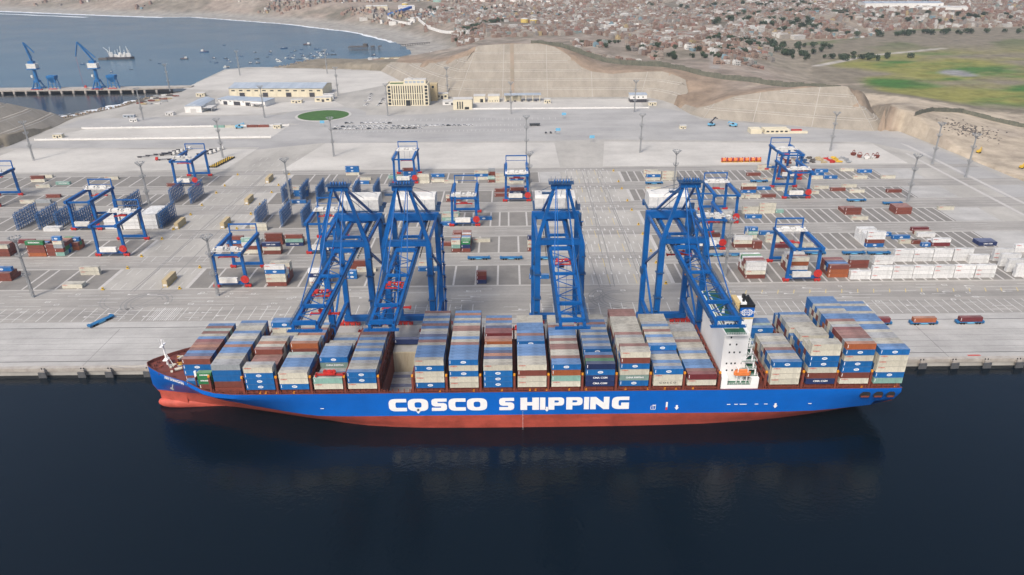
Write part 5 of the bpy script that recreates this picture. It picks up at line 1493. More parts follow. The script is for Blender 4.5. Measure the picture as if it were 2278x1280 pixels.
# ================================================================ yard gantries
def yard_gantry():
    c = empty('yard_gantry')
    S, Hh, Wd = 30.0, 21.5, 8.6
    B = 'crane_blue'
    for yy in (0, S):
        for s in (-1, 1):
            m_ = MB(); m_.beam((s * (Wd + .4), yy, 3.4), (s * Wd, yy, Hh), 1.7, 1.5); m_.build('leg', B, c)
            m_ = MB(); m_.box(s * (Wd + 1) - 1.9, s * (Wd + 1) + 1.9, yy - .9, yy + .9, .9, 2.2)
            for k in (-1, 1): m_.tube((s * (Wd + 1) + k * 1.1, yy - .6, .75), (s * (Wd + 1) + k * 1.1, yy + .6, .75), .7, n=10)
            m_.build('bogie', 'gear_red', c)
        m_ = MB(); m_.box(-Wd - 1.4, Wd + 1.4, yy - .7, yy + .7, 2.2, 3.8); m_.build('sill_beam', B, c)
    for s in (-1, 1):
        m_ = MB(); m_.box(s * Wd - .95, s * Wd + .95, -3.6, S + 2.4, Hh, Hh + 2.1); g_ = m_.build('girder', B, c)
        m_ = MB(); m_.box(s * (Wd + 1.2) - .4, s * (Wd + 1.2) + .4, -3, S + 2, Hh + .9, Hh + 1.0)
        for zz in (1.5, 2.1): m_.beam((s * (Wd + 1.6), -3, Hh + zz), (s * (Wd + 1.6), S + 2, Hh + zz), .09)
        for k in range(15): m_.beam((s * (Wd + 1.6), -3 + k * 2.5, Hh + 1), (s * (Wd + 1.6), -3 + k * 2.5, Hh + 2.1), .08)
        m_.build('walkway', 'crane_dark', g_)
    m_ = MB()
    for s in (-1, 1): m_.box(s * Wd - .35, s * Wd + .35, S + 1.2, S + 1.9, Hh + 2.0, Hh + 8.2)
    m_.box(-Wd - .35, Wd + .35, S + 1.15, S + 1.95, Hh + 7.6, Hh + 8.4); m_.box(-Wd, Wd, S + 1.3, S + 1.7, Hh + 3.8, Hh + 4.1); m_.build('service_frame', B, c)
    m_ = MB(); m_.box(-Wd - .2, Wd + .2, -2.6, -1.7, Hh + .2, Hh + 1.4); m_.build('end_tie', B, c)
    m_ = MB(); m_.box(-6.6, 4.4, -2.6, -.75, 3.9, 7.2); m_.build('power_house', 'house_white', c)
    m_ = MB(); m_.tube((Wd + .2, -1.9, 5.9), (Wd + .2, -1.3, 5.9), 2.5, n=22); m_.tube((Wd + .2, -2.3, 5.9), (Wd + .2, -1.0, 5.9), .7, n=10); m_.build('cable_reel', 'gear_red', c)
    return c
def rtg_trolley(parent, y, drop):
    t = empty('trolley', (0, y, 0)); t.parent = parent; KIDS.setdefault(parent.name, []).append(t)
    m_ = MB(); Hh = 23.5
    m_.box(-9.2, 9.2, -2.6, 2.6, Hh + .1, Hh + .6); m_.box(-6, -2, -1.8, 1.6, Hh + .6, Hh + 2.2); m_.box(-1, 1.4, -2, 1.2, Hh + .6, Hh + 1.6); m_.box(2.2, 5.4, -1.2, 2, Hh + .6, Hh + 2.0)
    for x in (-7.6, -.2, 6.6): m_.tube((x, -1.6, Hh + 1.6), (x + 1.0, -1.6, Hh + 1.6), 1.0, n=10)
    for x in np.arange(-9, 9.1, 2): m_.beam((x, -2.6, Hh + .6), (x, -2.6, Hh + 1.7), .1); m_.beam((x, 2.6, Hh + .6), (x, 2.6, Hh + 1.7), .1)
    m_.beam((-9, -2.6, Hh + 1.7), (9, -2.6, Hh + 1.7), .1); m_.beam((-9, 2.6, Hh + 1.7), (9, 2.6, Hh + 1.7), .1)
    m_.build('trolley_frame', 'house_white', t)
    m_ = MB(); z = Hh - drop
    m_.box(-6.1, 6.1, -.4, .4, z - .5, z + .1); m_.box(-6.1, -5.5, -1.2, 1.2, z - .6, z); m_.box(5.5, 6.1, -1.2, 1.2, z - .6, z); m_.box(-2.6, 2.6, -1.2, 1.2, z + .1, z + .9)
    m_.build('spreader', 'gear_red', t)
    m_ = MB()
    for x in (-2.4, 2.4):
        for yy in (-1, 1): m_.beam((x, yy, z + .9), (x, yy, Hh + .2), .08)
    m_.build('hoist_rope', 'crane_dark', t)
g0 = yard_gantry()
RL = ['cut off by the left edge, fourth yard row', 'beside the parked lorries, farthest yard row on the left', 'behind the white container stack, middle yard row', 'with red reel by the green container stack, second yard row', 'beside the tall mast, nearest yard row in the middle', 'farthest yard row, behind the second quay crane', 'middle yard row, right of the second quay crane', 'fourth yard row, above the small brown containers', 'at the back on the right by the red drums', 'fourth yard row on the right with red reel', 'middle yard row, just behind the rightmost quay crane', 'second yard row, hidden behind the rightmost quay crane', 'nearest yard row on the right beside white containers', 'second yard row behind the leftmost quay crane']
TY = [(20, 4), (4, 4), (27, 5), (24, 3), (2, 4), (24, 9), (1, 6), (1, 4), (14, 5), (3, 3), (27, 5), (2, 4), (26, 8), (22, 4)]
gg = [g0] + [copy_tree(g0) for _ in RTGS[1:]]
for i, c in enumerate(gg):
    c.location = (RTGS[i][0], RTGS[i][1], 0)
    tag(c, 'blue yard gantry, ' + RL[i], 'gantry', 'rail gantries over the stacking yard')
for i, c in enumerate(gg): rtg_trolley(c, *TY[i])
# ================================================================ light masts
def light_mast():
    c = empty('light_mast')
    m_ = MB(); m_.tube((0, 0, 0), (0, 0, 37), .62, .3, n=8); m_.box(-1, 1, -1, 1, 0, .5)
    for k in range(12):
        z0, z1 = 1 + k * 3, 1 + (k + 1) * 3
        r_ = 1.0 - .05 * k
        for a in range(4):
            t0, t1 = math.pi / 2 * a + .78, math.pi / 2 * (a + 1) + .78
            m_.beam((r_ * math.cos(t0), r_ * math.sin(t0), z0), ((r_ - .05) * math.cos(t0), (r_ - .05) * math.sin(t0), z1), .18)
            m_.beam((r_ * math.cos(t0), r_ * math.sin(t0), z0), (r_ * math.cos(t1), r_ * math.sin(t1), z1), .12)
    m_.build('pole', 'steel_grey', c)
    for z in (14.5, 27):
        m_ = MB()
        n = 12
        for k in range(n):
            a, b_ = 2 * math.pi * k / n, 2 * math.pi * (k + 1) / n
            for zz, r_ in ((z, 2.2), (z + 1.1, 2.3)): m_.beam((r_ * math.cos(a), r_ * math.sin(a), zz), (r_ * math.cos(b_), r_ * math.sin(b_), zz), .16)
            m_.beam((2.2 * math.cos(a), 2.2 * math.sin(a), z), (2.3 * math.cos(a), 2.3 * math.sin(a), z + 1.1), .12)
            m_.beam((.6 * math.cos(a), .6 * math.sin(a), z - 1.6), (2.2 * math.cos(a), 2.2 * math.sin(a), z), .14)
        m_.build('service_ring', 'steel_grey', c)
    m_ = MB()
    for k in range(10):
        a = 2 * math.pi * k / 10
        m_.beam((.5 * math.cos(a), .5 * math.sin(a), 35), (3.2 * math.cos(a), 3.2 * math.sin(a), 38), .2)
        b_ = 2 * math.pi * (k + 1) / 10
        m_.beam((3.2 * math.cos(a), 3.2 * math.sin(a), 38), (3.2 * math.cos(b_), 3.2 * math.sin(b_), 38), .18)
        m_.beam((2.2 * math.cos(a), 2.2 * math.sin(a), 37), (2.2 * math.cos(b_), 2.2 * math.sin(b_), 37), .14)
    m_.build('crown_frame', 'steel_grey', c)
    m_ = MB()
    for k in range(10):
        a = 2 * math.pi * k / 10
        m_.rbox(3.2 * math.cos(a), 3.2 * math.sin(a), 38, .9, .7, .5, a)
    m_.build('floodlight', 'steel_grey', c)
    return c
m0 = light_mast()
order = sorted(range(len(MASTS)), key=lambda i: (round(MASTS[i][1] / 60), MASTS[i][0]))
lines = {}
for i in order:
    y = MASTS[i][1]
    key = ('nearest yard lane' if y < 430 else 'middle yard lane' if y < 600 else 'right perimeter road' if MASTS[i][0] > 380 else 'edge of the pale lots' if y < 760 else 'inland road by the buildings')
    lines.setdefault(key, []).append(i)
first = True
for key, lst in lines.items():
    for n_, i in enumerate(sorted(lst, key=lambda q: MASTS[q][0])):
        c = m0 if first else copy_tree(m0)
        first = False
        c.location = (*MASTS[i], 0)
        tag(c, 'tall grey floodlight mast on the %s, %s from the left' % (key, nth(n_)), 'light mast', 'floodlight masts')

# ================================================================ reefer racks
def rack():
    c = empty('reefer_rack')
    m_ = MB(); L, H_ = 26.0, 12.2
    for k in range(10):
        y = k * L / 9
        for x in (-.6, .6): m_.beam((x, y, 0), (x, y, H_ + (1.2 if k % 2 else 0)), .34, .34)
        m_.beam((-.6, y, H_), (.6, y, H_), .2)
    m_.build('post', 'rack_blue', c)
    m_ = MB()
    for lv in range(1, 6):
        z = lv * 2.4
        m_.box(-.7, .35, 0, L, z - .12, z + .02)
        for x in (-.75, .75): m_.beam((x, 0, z + 1.0), (x, L, z + 1.0), .12)
    m_.build('gallery', 'rack_blue', c)
    m_ = MB()
    for lv in range(0, 5):
        for k in range(9):
            s = (lv + k) % 2
            m_.beam((-.7, (k + s) * L / 9, lv * 2.4 + .1), (-.7, (k + 1 - s) * L / 9, lv * 2.4 + 2.3), .14)
            m_.box(-.2, .1, k * L / 9 + .9, k * L / 9 + 1.4, lv * 2.4 + .5, lv * 2.4 + 1.3)
    m_.build('bracing', 'rack_blue', c)
    return c
r0 = rack()
grp = {}
for i, (x, y) in enumerate(RACKS): grp.setdefault(row_of(y + 12), []).append(i)
first = True
for k, lst in grp.items():
    for n_, i in enumerate(sorted(lst, key=lambda q: RACKS[q][0])):
        c = r0 if first else copy_tree(r0)
        first = False
        c.location = (RACKS[i][0], min(RACKS[i][1], ROWS[row_of(RACKS[i][1] + 12)][0] + 3), 0)
        tag(c, 'blue steel reefer rack, %s from the left in the %s yard row' % (nth(n_), rows_name[k]), 'rack', 'reefer racks')

# ================================================================ tan concrete test blocks on the cross road
def tan_block():
    c = empty('traffic_block')
    m_ = MB(); m_.box(-1.5, 1.5, 0, 14, .3, 4.6); m_.build('body', 'weight_tan', c)
    m_ = MB(); m_.box(-1.1, 1.1, -.06, 0, .5, 2.0); m_.build('end_sign', 'house_white', c)
    m_ = MB(); m_.box(-1.6, -1.0, -.3, 14.3, 0, .3); m_.box(1.0, 1.6, -.3, 14.3, 0, .3); m_.build('skid', 'warning_yellow', c)
    return c
b0 = tan_block()
pos = [(-213, 406), (-248, 508), (-214, 508), (-214, 563), (-215, 622)]
bl = ['nearest one, at the head of the cross road', 'beside the white container stack', 'opposite the white container stack on the cross road', 'fourth one up the cross road', 'farthest one by the pale lot']
for i, p in enumerate(pos):
    c = b0 if i == 0 else copy_tree(b0)
    c.location = (*p, .04)
    tag(c, 'long tan box standing lengthwise, ' + bl[i], 'control box', 'tan boxes on the cross road')
# yellow lane-end posts
def lane_gate():
    c = empty('lane_barrier')
    m_ = MB(); m_.box(-.5, .5, -.4, .4, 0, 1.6); m_.box(-.9, .9, -.6, .6, 0, .35); m_.build('post', 'warning_yellow', c)
    m_ = MB(); m_.box(-.35, .35, -.45, -.38, .7, 1.4); m_.build('sign', 'letter_dark', c)
    return c
lg = lane_gate(); n_ = 0
for k, (y0, y1) in enumerate(ROWS):
    for x, nm in ((-250, 'left of the cross road'), (-203, 'right of the cross road'), (94, 'right of the central avenue')):
        for y, e in ((y0 - 1.3, 'near'), (y1 + 1.3, 'far')):
            c = lg if n_ == 0 else copy_tree(lg)
            n_ += 1
            c.location = (x, y, .04)
            tag(c, 'yellow lane barrier, %s corner, %s yard row, %s' % (e, rows_name[k], nm), 'barrier', 'yellow lane barriers')

# ================================================================ automated flatbeds
def flatbed():
    c = empty('flatbed_carrier')
    m_ = MB(); m_.box(-7, 7, -1.4, 1.4, 1.0, 1.5); m_.box(-7.4, -6.2, -1.4, 1.4, .7, 1.9); m_.box(6.2, 7.4, -1.4, 1.4, .7, 1.9); m_.build('deck', 'flatbed_blue', c)
    m_ = MB(); m_.box(-1.9, 1.9, -1.5, 1.5, .6, 1.3); m_.build('battery_box', 'flatbed_cyan', c)
    for x in (-5.0, -3.4, 3.4, 5.0):
        m_ = MB(); m_.tube((x, -1.45, .62), (x, 1.45, .62), .62, n=12); m_.build('wheel', 'rubber', c)
    return c
a0 = flatbed()
spots = [(x, y, 0, None) for x, y in AGVS] + [(AGVQ[0][0], AGVQ[0][1], 0, 'o'), (AGVQ[1][0], AGVQ[1][1], 0, 'd'), (AGVQ[2][0] - 2, AGVQ[2][1], 0, 'd'), (AGVQ[3][0] + .5, AGVQ[3][1], R(62), None)]
al = ['left of the third quay crane, first of three in line', 'left of the third quay crane, second of three in line', 'behind the legs of the third quay crane', 'right of the rightmost quay crane, first in lane', 'right of the rightmost quay crane, second in lane', 'beside the brown stack in the nearest lane', 'behind the nearest right gantry in lane', 'before the white reefer row, last in lane', 'in the lane below the fourth yard row', 'near the right mast below the fourth yard row', 'left end of the farthest lane on the right', 'beside the back right gantries in the farthest lane', 'under the orange container behind the stern', 'under the dark red container at the right edge', 'under the dark red container partly hidden by the stern stacks', 'driving empty on the apron ahead of the bow']
for i, (x, y, a, col) in enumerate(spots):
    c = a0 if i == 0 else copy_tree(a0)
    c.location = (x, y, .05); c.rotation_euler = (0, 0, a)
    tag(c, 'blue driverless flatbed ' + al[i], 'flatbed', 'driverless flatbeds')
    if col:
        o = link('yard_container', cmesh(col, 12), None, (x - 6.1, y - 1.22, 1.56))
        tag(o, '%s container riding a flatbed on the quay, %s' % (CC[col][0], {12: 'first behind the stern', 13: 'farthest from the ship', 14: 'partly hidden by the stern'}[i]), 'yard container', 'containers in the stacking yard')
        prints(o, col, 12, 'code')

# ================================================================ cars
def car_mesh(colname, kind=0):
    m_ = MB()
    L, W_ = (4.6, 1.85) if kind == 0 else (5.3, 1.95)
    h = .95 if kind == 0 else 1.05
    m_.hexa([(-L / 2, -W_ / 2, .35), (L / 2, -W_ / 2, .35), (L / 2, W_ / 2, .35), (-L / 2, W_ / 2, .35), (-L / 2 + .1, -W_ / 2 + .05, h), (L / 2 - .12, -W_ / 2 + .05, h - .1), (L / 2 - .12, W_ / 2 - .05, h - .1), (-L / 2 + .1, W_ / 2 - .05, h)], 0)
    x0, x1 = (-1.9, 1.0) if kind == 0 else (-.7, 1.3)
    m_.hexa([(x0, -.85, h - .02), (x1 + .3, -.85, h - .1), (x1 + .3, .85, h - .1), (x0, .85, h - .02), (x0 + .45, -.7, h + .55), (x1 - .45, -.7, h + .55), (x1 - .45, .7, h + .55), (x0 + .45, .7, h + .55)], 1, 0)
    for x in (-L * .3, L * .31):
        for y in (-W_ / 2 + .12, W_ / 2 - .12): m_.tube((x, y - .12, .34), (x, y + .12, .34), .34, n=10, m=2)
    return m_.mesh('car_' + colname.replace(' ', '_'), ['car_' + colname.replace(' ', '_'), 'window_dark', 'rubber'])
CARM = {k: (car_mesh(k), car_mesh(k, 1)) for k in CARCOL}
rr = random.Random(12)
def put_car(x, y, a, lab_fmt, group, cols):
    k = rr.choice(cols); kd = 1 if rr.random() < .4 else 0
    o = link('parked_car', CARM[k][kd], None, (x, y, .06), a); o.scale = (1.12, 1.12, 1.12)
    tag(o, '%s %s %s' % (k, 'pickup' if kd else 'car', lab_fmt), 'car', group)
cols = ['white', 'white', 'silver', 'silver', 'white', 'dark grey']
for i, (x, y) in enumerate(CARS):
    r_, n_ = (0, i) if i < 8 else (1, i - 8) if i < 33 else (2, i - 33)
    put_car(x, y, R(24 + rr.uniform(-5, 5)), 'in the %s row of the car park, %s from the left' % (['back', 'middle', 'front'][r_], nth(n_)), 'cars in the long car park', cols)
for i, (x, y) in enumerate(CARLOT): put_car(x, y, R(rr.uniform(10, 30)), 'in the small lot beside the office, %s from the back' % nth(i), 'cars beside the office', cols)
for i, (x, y) in enumerate(CARMID): put_car(x, y, R(90), 'parked alone on the wide asphalt, %s of three' % nth(i), 'cars on the asphalt', ['silver', 'white', 'dark grey'])
put_car(200, 371, R(120), 'driving on the apron beside the stern stacks', 'cars on the apron', ['white'])
# ================================================================ buildings of the port
def windows(parent, rects, depth, mname='window_dark', name='window'):
    """rects: (x0, x1, z0, z1) on the face y = depth, facing -Y; one object each"""
    for (x0, x1, z0, z1) in rects:
        m_ = MB(); m_.box(x0, x1, depth - .08, depth + .1, z0, z1); m_.build(name, mname, parent)
# long cream warehouse
wh = empty('warehouse', (-391, 1036, 0), -0.06)
tag(wh, 'long cream warehouse with pale blue roof left of the office', 'warehouse')
m_ = MB(); m_.box(0, 132, 0, 46, 0, 11.5)
for x in range(0, 133, 11): m_.box(x - .35, x + .35, -.4, 0, 0, 11.5)
m_.hexa([(131.8, 0, 11.5), (132, 0, 11.5), (132, 46, 11.5), (131.8, 46, 11.5), (131.8, 22.9, 15), (132, 22.9, 15), (132, 23.1, 15), (131.8, 23.1, 15)])
m_.build('wall', 'wall_cream', wh)
m_ = MB()
m_.face([(-1, -1, 11.6), (133, -1, 11.6), (133, 23, 15.2), (-1, 23, 15.2)]); m_.face([(-1, 23, 15.2), (133, 23, 15.2), (133, 47, 11.6), (-1, 47, 11.6)])
for x in range(0, 133, 6): m_.beam((x, -1, 11.75), (x, 23, 15.35), .25, .12)
m_.box(-1, 133, 22.5, 23.5, 15.2, 15.9)
m_.build('roof', 'hall_roof', wh)
windows(wh, [(3 + 11 * k, 8 + 11 * k, 7.6, 9.2) for k in range(12)], 0)
windows(wh, [(14, 22, 0, 5.6), (47, 55, 0, 5.8), (80, 88, 0, 5.8), (113, 121, 0, 5.8)], 0, 'letter_dark', 'roller_door')
# white shed with blue roof, and the low white shed behind
sh = empty('white_shed', (-411, 930, 0)); tag(sh, 'white shed with pale blue roof standing end-on in front of the warehouse', 'shed')
m_ = MB(); m_.box(0, 21, 0, 48, 0, 8.2); m_.build('wall', 'wall_white', sh)
m_ = MB(); m_.hexa([(-.5, -.5, 8.2), (21.5, -.5, 8.2), (21.5, 48.5, 8.2), (-.5, 48.5, 8.2), (9.8, -.5, 11), (11.2, -.5, 11), (11.2, 48.5, 11), (9.8, 48.5, 11)]); m_.build('roof', 'hall_roof', sh)
windows(sh, [(7, 14, 0, 5)], 0, 'roof_pale', 'roller_door')
m_ = MB(); m_.box(21, 33, 2, 20, 5.2, 5.5); [m_.box(32.5, 32.9, y, y + .4, 0, 5.2) for y in (2.5, 10, 19)]; m_.build('canopy', 'roof_pale', sh)
sh = empty('white_shed', (-388, 983, 0), -.30); tag(sh, 'low white shed with dark doors between the end-on shed and warehouse', 'shed')
m_ = MB(); m_.box(0, 72, 0, 22, 0, 6.6); m_.build('wall', 'wall_white', sh)
m_ = MB(); m_.box(-.6, 72.6, -.6, 22.6, 6.6, 7.4); m_.build('roof', 'hall_roof', sh)
windows(sh, [(8, 14, 0, 4.6), (24, 34, 0, 5), (42, 50, 0, 4.6)], 0, 'letter_dark', 'roller_door')
windows(sh, [(3, 5, 4.4, 5.4), (18, 20, 4.4, 5.4), (38, 40, 4.4, 5.4), (55, 57, 1, 3), (62, 64, 1, 3)], 0)
m_ = MB(); m_.box(52, 68, -6, 0, 3.8, 4.1); m_.box(52.2, 52.6, -5.8, -5.4, 0, 3.8); m_.box(67.4, 67.8, -5.8, -5.4, 0, 3.8); m_.build('canopy', 'roof_pale', sh)
# small plant in front of the warehouse
for (x, y, lx, ly, h_, nm, lab, w_) in ((-292, 985, 14, 8, 4, 'pump_house', 'small cream pump house beyond the roundabout', 'wall_cream'), (-262, 992, 22, 10, 5.5, 'substation', 'cream substation with pale roof beyond the roundabout', 'wall_cream'), (-255, 1010, 14, 10, 6, 'loading_canopy', 'pale canopy building at the right end of the warehouse', 'wall_white'), (-440, 1040, 12, 7, 4.5, 'site_hut', 'tan hut on the yard behind the shore mast', 'wall_cream'), (-458, 880, 9, 4, 3.4, 'site_hut', 'white cabin beside the inland road on the left', 'wall_white'), (-430, 915, 10, 6, 3.6, 'site_hut', 'pale cabin left of the end-on shed', 'wall_white'), (-478, 905, 14, 4, 3, 'site_hut', 'blue cabin near the left shore', 'hall_roof'), (-505, 800, 10, 6, 4, 'site_hut', 'tan hut at the left corner of the walled lot', 'wall_cream'), (-272, 836, 8, 7, 4, 'site_hut', 'cream hut at the right end of the walled lot', 'wall_cream'), (190, 813, 7, 5, 3.4, 'site_hut', 'cream hut alone on the far asphalt', 'wall_cream'), (45, 966, 8, 7, 5, 'kiosk', 'cream kiosk right of the long canopy', 'wall_cream'), (-100, 1003, 16, 9, 7, 'service_block', 'cream service block right of the office', 'wall_cream'), (-88, 962, 26, 12, 4.5, 'store_building', 'low white store right of the office', 'wall_white'), (178, 945, 10, 6, 4, 'kiosk', 'cream kiosk beside the weighbridge', 'wall_cream')):
    o = empty(nm, (x, y, 0)); tag(o, lab, nm.replace('_', ' '))
    m_ = MB(); m_.box(0, lx, 0, ly, 0, h_); m_.build('wall', w_, o)
    m_ = MB(); m_.box(-.3, lx + .3, -.3, ly + .3, h_, h_ + .35); m_.build('roof', 'roof_pale', o)
    windows(o, [(lx * .12, lx * .3, h_ * .35, h_ * .7), (lx * .7, lx * .88, h_ * .35, h_ * .7)], 0)
    windows(o, [(lx * .42, lx * .58, 0, h_ * .62)], 0, 'letter_dark', 'door')
# office building
of = empty('office_building', (-159, 960, 0)); tag(of, 'cream office block with tall dark window strips beside the terraced hill', 'office')
m_ = MB(); m_.box(0, 53.5, 0, 20, 0, 26.5); m_.box(0, 53.5, 0, 1, 26.5, 27.8); m_.box(0, 1, 0, 20, 26.5, 27.8); m_.box(52.5, 53.5, 0, 20, 26.5, 27.8); m_.box(0, 53.5, 19, 20, 26.5, 27.8)
m_.box(22, 50, 6, 19, 26.5, 31.5); m_.build('wall', 'wall_cream', of)
rects = []
for k in range(14):
    x = 6.2 + k * 2.98
    for (z0, z1) in ((1.0, 7.6), (8.4, 15.0), (15.8, 25.4)):
        if not (5 < k < 8 and z0 < 5): rects.append((x, x + 1.25, z0, z1))
for z in (1.2, 5.4, 9.6, 13.8, 18.0, 22.2): rects += [(1.2, 4.6, z, z + 3.1), (48.9, 52.3, z, z + 3.1)]
rects += [(23.6, 29.6, 0, 7.2)]
windows(of, rects, 0)
windows(of, [(23 + 5.2 * k, 27 + 5.2 * k, 27.6, 30.4) for k in range(5)], 6, 'hall_roof')
m_ = MB(); m_.sheet(3, 20, 3, 18, 26.6); m_.build('roof_garden', 'grass_green', of)
m_ = MB(); m_.box(22, 50, 6, 19, 31.5, 31.9); m_.box(26, 32, 10, 15, 31.9, 33.4); m_.box(36, 38, 9, 12, 31.9, 33); m_.build('roof', 'roof_pale', of)
an = empty('office_annex', (-131, 990, 0)); tag(an, 'tan annex peeking over the office block', 'building')
m_ = MB(); m_.box(0, 34, 0, 14, 0, 22); m_.build('wall', 'weight_tan', an)
windows(an, [(3 + 6 * k, 6 + 6 * k, 17, 20) for k in range(5)], 0)
# gate house, small halls, canopy, weighbridge
gh = empty('gate_house', (-72, 931, 0)); tag(gh, 'tall cream gate house with dark slot windows right of the office', 'gate house')
m_ = MB(); m_.box(0, 24, 0, 14, 0, 12.5); m_.box(14, 24, 14, 30, 0, 10); m_.build('wall', 'wall_cream', gh)
m_ = MB(); m_.box(-.2, 24.2, -.2, 14.2, 12.5, 13.2); m_.build('roof', 'roof_pale', gh)
windows(gh, [(5, 6.6, 1, 10), (8, 9.6, 1, 10), (11, 12.6, 1, 10), (14.5, 20, .4, 3.4)], 0)
for (x, lab) in ((-48, 'cream hall with dark door, left of the pair by the hill'), (-29, 'cream hall with small windows, right of the pair by the hill')):
    o = empty('gate_hall', (x, 977, 0)); tag(o, lab, 'hall')
    m_ = MB(); m_.box(0, 15, 0, 14, 0, 8); m_.build('wall', 'wall_cream', o)
    m_ = MB(); m_.box(-.3, 15.3, -.3, 14.3, 8, 8.5); m_.build('roof', 'roof_pale', o)
    windows(o, [(8.5, 12.5, 0, 4.4)] if x < -40 else [(2, 3, 1, 2.4), (5, 6, 1, 2.4), (9, 10, 1, 2.4), (12, 13, 1, 2.4)], 0)
ca = empty('vehicle_canopy', (-7, 979, 0)); tag(ca, 'long open canopy with pale blue roof under the hill', 'canopy')
m_ = MB(); m_.box(-1, 48, -1, 12, 8.4, 9.2); m_.build('roof', 'hall_roof', ca)
for k in range(6):
    m_ = MB(); m_.box(k * 9.2, k * 9.2 + .8, 0, .8, 0, 8.4); m_.build('column', 'wall_cream', ca)
m_ = MB(); m_.box(0, 22, 6, 11, 0, 6); m_.build('wall', 'wall_cream', ca)
m_ = MB()
for k in range(5): m_.box(3 + k * 9.2, 6 + k * 9.2, -.4, .4, .3, 1.8)
m_.build('barrier_block', 'letter_dark', ca)
wb = empty('inspection_hall', (157, 966, 0)); tag(wb, 'white hall with dark base at the right end of the gate area', 'hall')
m_ = MB(); m_.box(0, 22, 0, 14, 4.2, 9.5); m_.build('wall', 'wall_white', wb)
m_ = MB(); m_.box(.2, 21.8, .2, 13.8, 0, 4.2); m_.build('base', 'letter_dark', wb)
m_ = MB(); m_.box(-.4, 22.4, -.4, 14.4, 9.5, 10.2); m_.build('roof', 'hall_roof', wb)
windows(wb, [(4, 5.6, 6, 7.6), (10, 11.6, 6, 7.6), (16, 17.6, 6, 7.6)], 0)
yb = empty('site_office', (261, 786, 0)); tag(yb, 'group of low cream site offices with one red cabin by the far bank', 'site office')
m_ = MB(); m_.box(0, 12, 0, 12, 0, 5); m_.box(15, 42, 0, 5, 0, 4.6); m_.box(15, 42, 8, 13, 0, 4.6); m_.box(42, 62, 0, 3, 0, 2.2); m_.build('cabin', 'wall_cream', yb)
m_ = MB(); m_.box(46, 57, 4, 7, 0, 3.2); m_.build('red_cabin', 'gear_red', yb)
windows(yb, [(17 + 5 * k, 20 + 5 * k, 1.6, 3.2) for k in range(5)], 0)
# low walls around the left lot
for i, (p, q_, lab) in enumerate((((-519, 790), (-262, 792), 'low white wall along the near side of the walled lot'), ((-496, 844), (-258, 850), 'low white wall along the far side of the walled lot'), ((-60, 932), (175, 928), 'low white wall in front of the gate buildings'))):
    m_ = MB(); m_.beam((*p, .9), (*q_, .9), .4, 1.8)
    for k in range(22):
        t = k / 21
        m_.box(p[0] + (q_[0] - p[0]) * t - .4, p[0] + (q_[0] - p[0]) * t + .4, p[1] + (q_[1] - p[1]) * t - .4, p[1] + (q_[1] - p[1]) * t + .4, 0, 2.2)
    tag(m_.build('boundary_wall', 'wall_white'), lab, 'wall')
# containers standing on the road by the walled lot, dark bus
for (x, c, lab) in ((-343, 't', 'pale teal container on the far edge of the walled lot'), (-330, 'c', 'cream container on the far edge of the walled lot'), (-305, 'r', 'brown container at the far wall, left of two'), (-292, 'r', 'brown container at the far wall, right of two')):
    o = link('yard_container', cmesh(c, 12), None, (x, 843, .06)); tag(o, lab, 'yard container', 'containers in the stacking yard')
m_ = MB(); m_.box(0, 12, 0, 2.5, .5, 3.1, 0); m_.box(.4, 11.6, -.04, 2.54, 1.6, 2.6, 1)
for x in (2, 9.5): m_.tube((x, 0, .5), (x, 2.5, .5), .5, n=10, m=2)
tag(m_.build('parked_bus', ['car_dark_grey', 'window_dark', 'rubber'], None, (22, 834, .05)), 'dark bus parked alone on the far asphalt', 'bus')

# ================================================================ vehicles and gear on the pale lots
def lorry(cabcol, lab, loc, rz, trailer=True):
    o = empty('lorry', (*loc, .06), rz); tag(o, lab, 'lorry', 'lorries on the pale lot')
    m_ = MB(); m_.box(0, 2.2, -1.2, 1.2, .7, 3.4); m_.box(2.2, 2.6, -1.1, 1.1, .7, 2.0); m_.build('cab', cabcol, o)
    m_ = MB(); m_.box(2.2, 2.25, -1.0, 1.0, 2.0, 3.1); m_.build('windscreen', 'window_dark', o)
    m_ = MB(); m_.box(-12.5, 0, -.5, .5, .9, 1.25); 
    for x in (-12, -8, -4): m_.box(x, x + .3, -1.2, 1.2, 1.0, 1.3)
    m_.build('chassis', 'letter_dark', o)
    m_ = MB()
    for x in (1.4, -1.2, -9, -10.3, -11.6): m_.tube((x, -1.15, .5), (x, 1.15, .5), .5, n=10)
    m_.build('wheel', 'rubber', o)
for i, (x, y) in enumerate([(-340, 722), (-338, 727), (-336, 732), (-334, 737), (-332, 742), (-304, 724), (-302, 730), (-300, 736), (-298, 742)]):
    lorry('house_white', 'white-cabbed lorry in the %s rank, %s from the front' % (('left', nth(i)) if i < 5 else ('right', nth(i - 5))), (x, y), R(8))
lorry('gear_red', 'red-cabbed lorry parked apart left of the ranks', (-346, 702), R(190))
for i in range(4):
    m_ = MB(); m_.box(-6, 6, -.4, .4, .9, 1.2); [m_.box(x, x + .3, -1.2, 1.2, .95, 1.2) for x in (-6, -3, 0, 3, 5.7)]; [m_.tube((x, -1.1, .5), (x, 1.1, .5), .5, n=8) for x in (-5, -3.8, -2.6)]
    tag(m_.build('trailer', 'letter_dark', None, (-366 + i * 6, 714 + i * 4.5, .06)), 'empty dark trailer left of the lorries, %s in line' % nth(i), 'trailer', 'empty trailers')
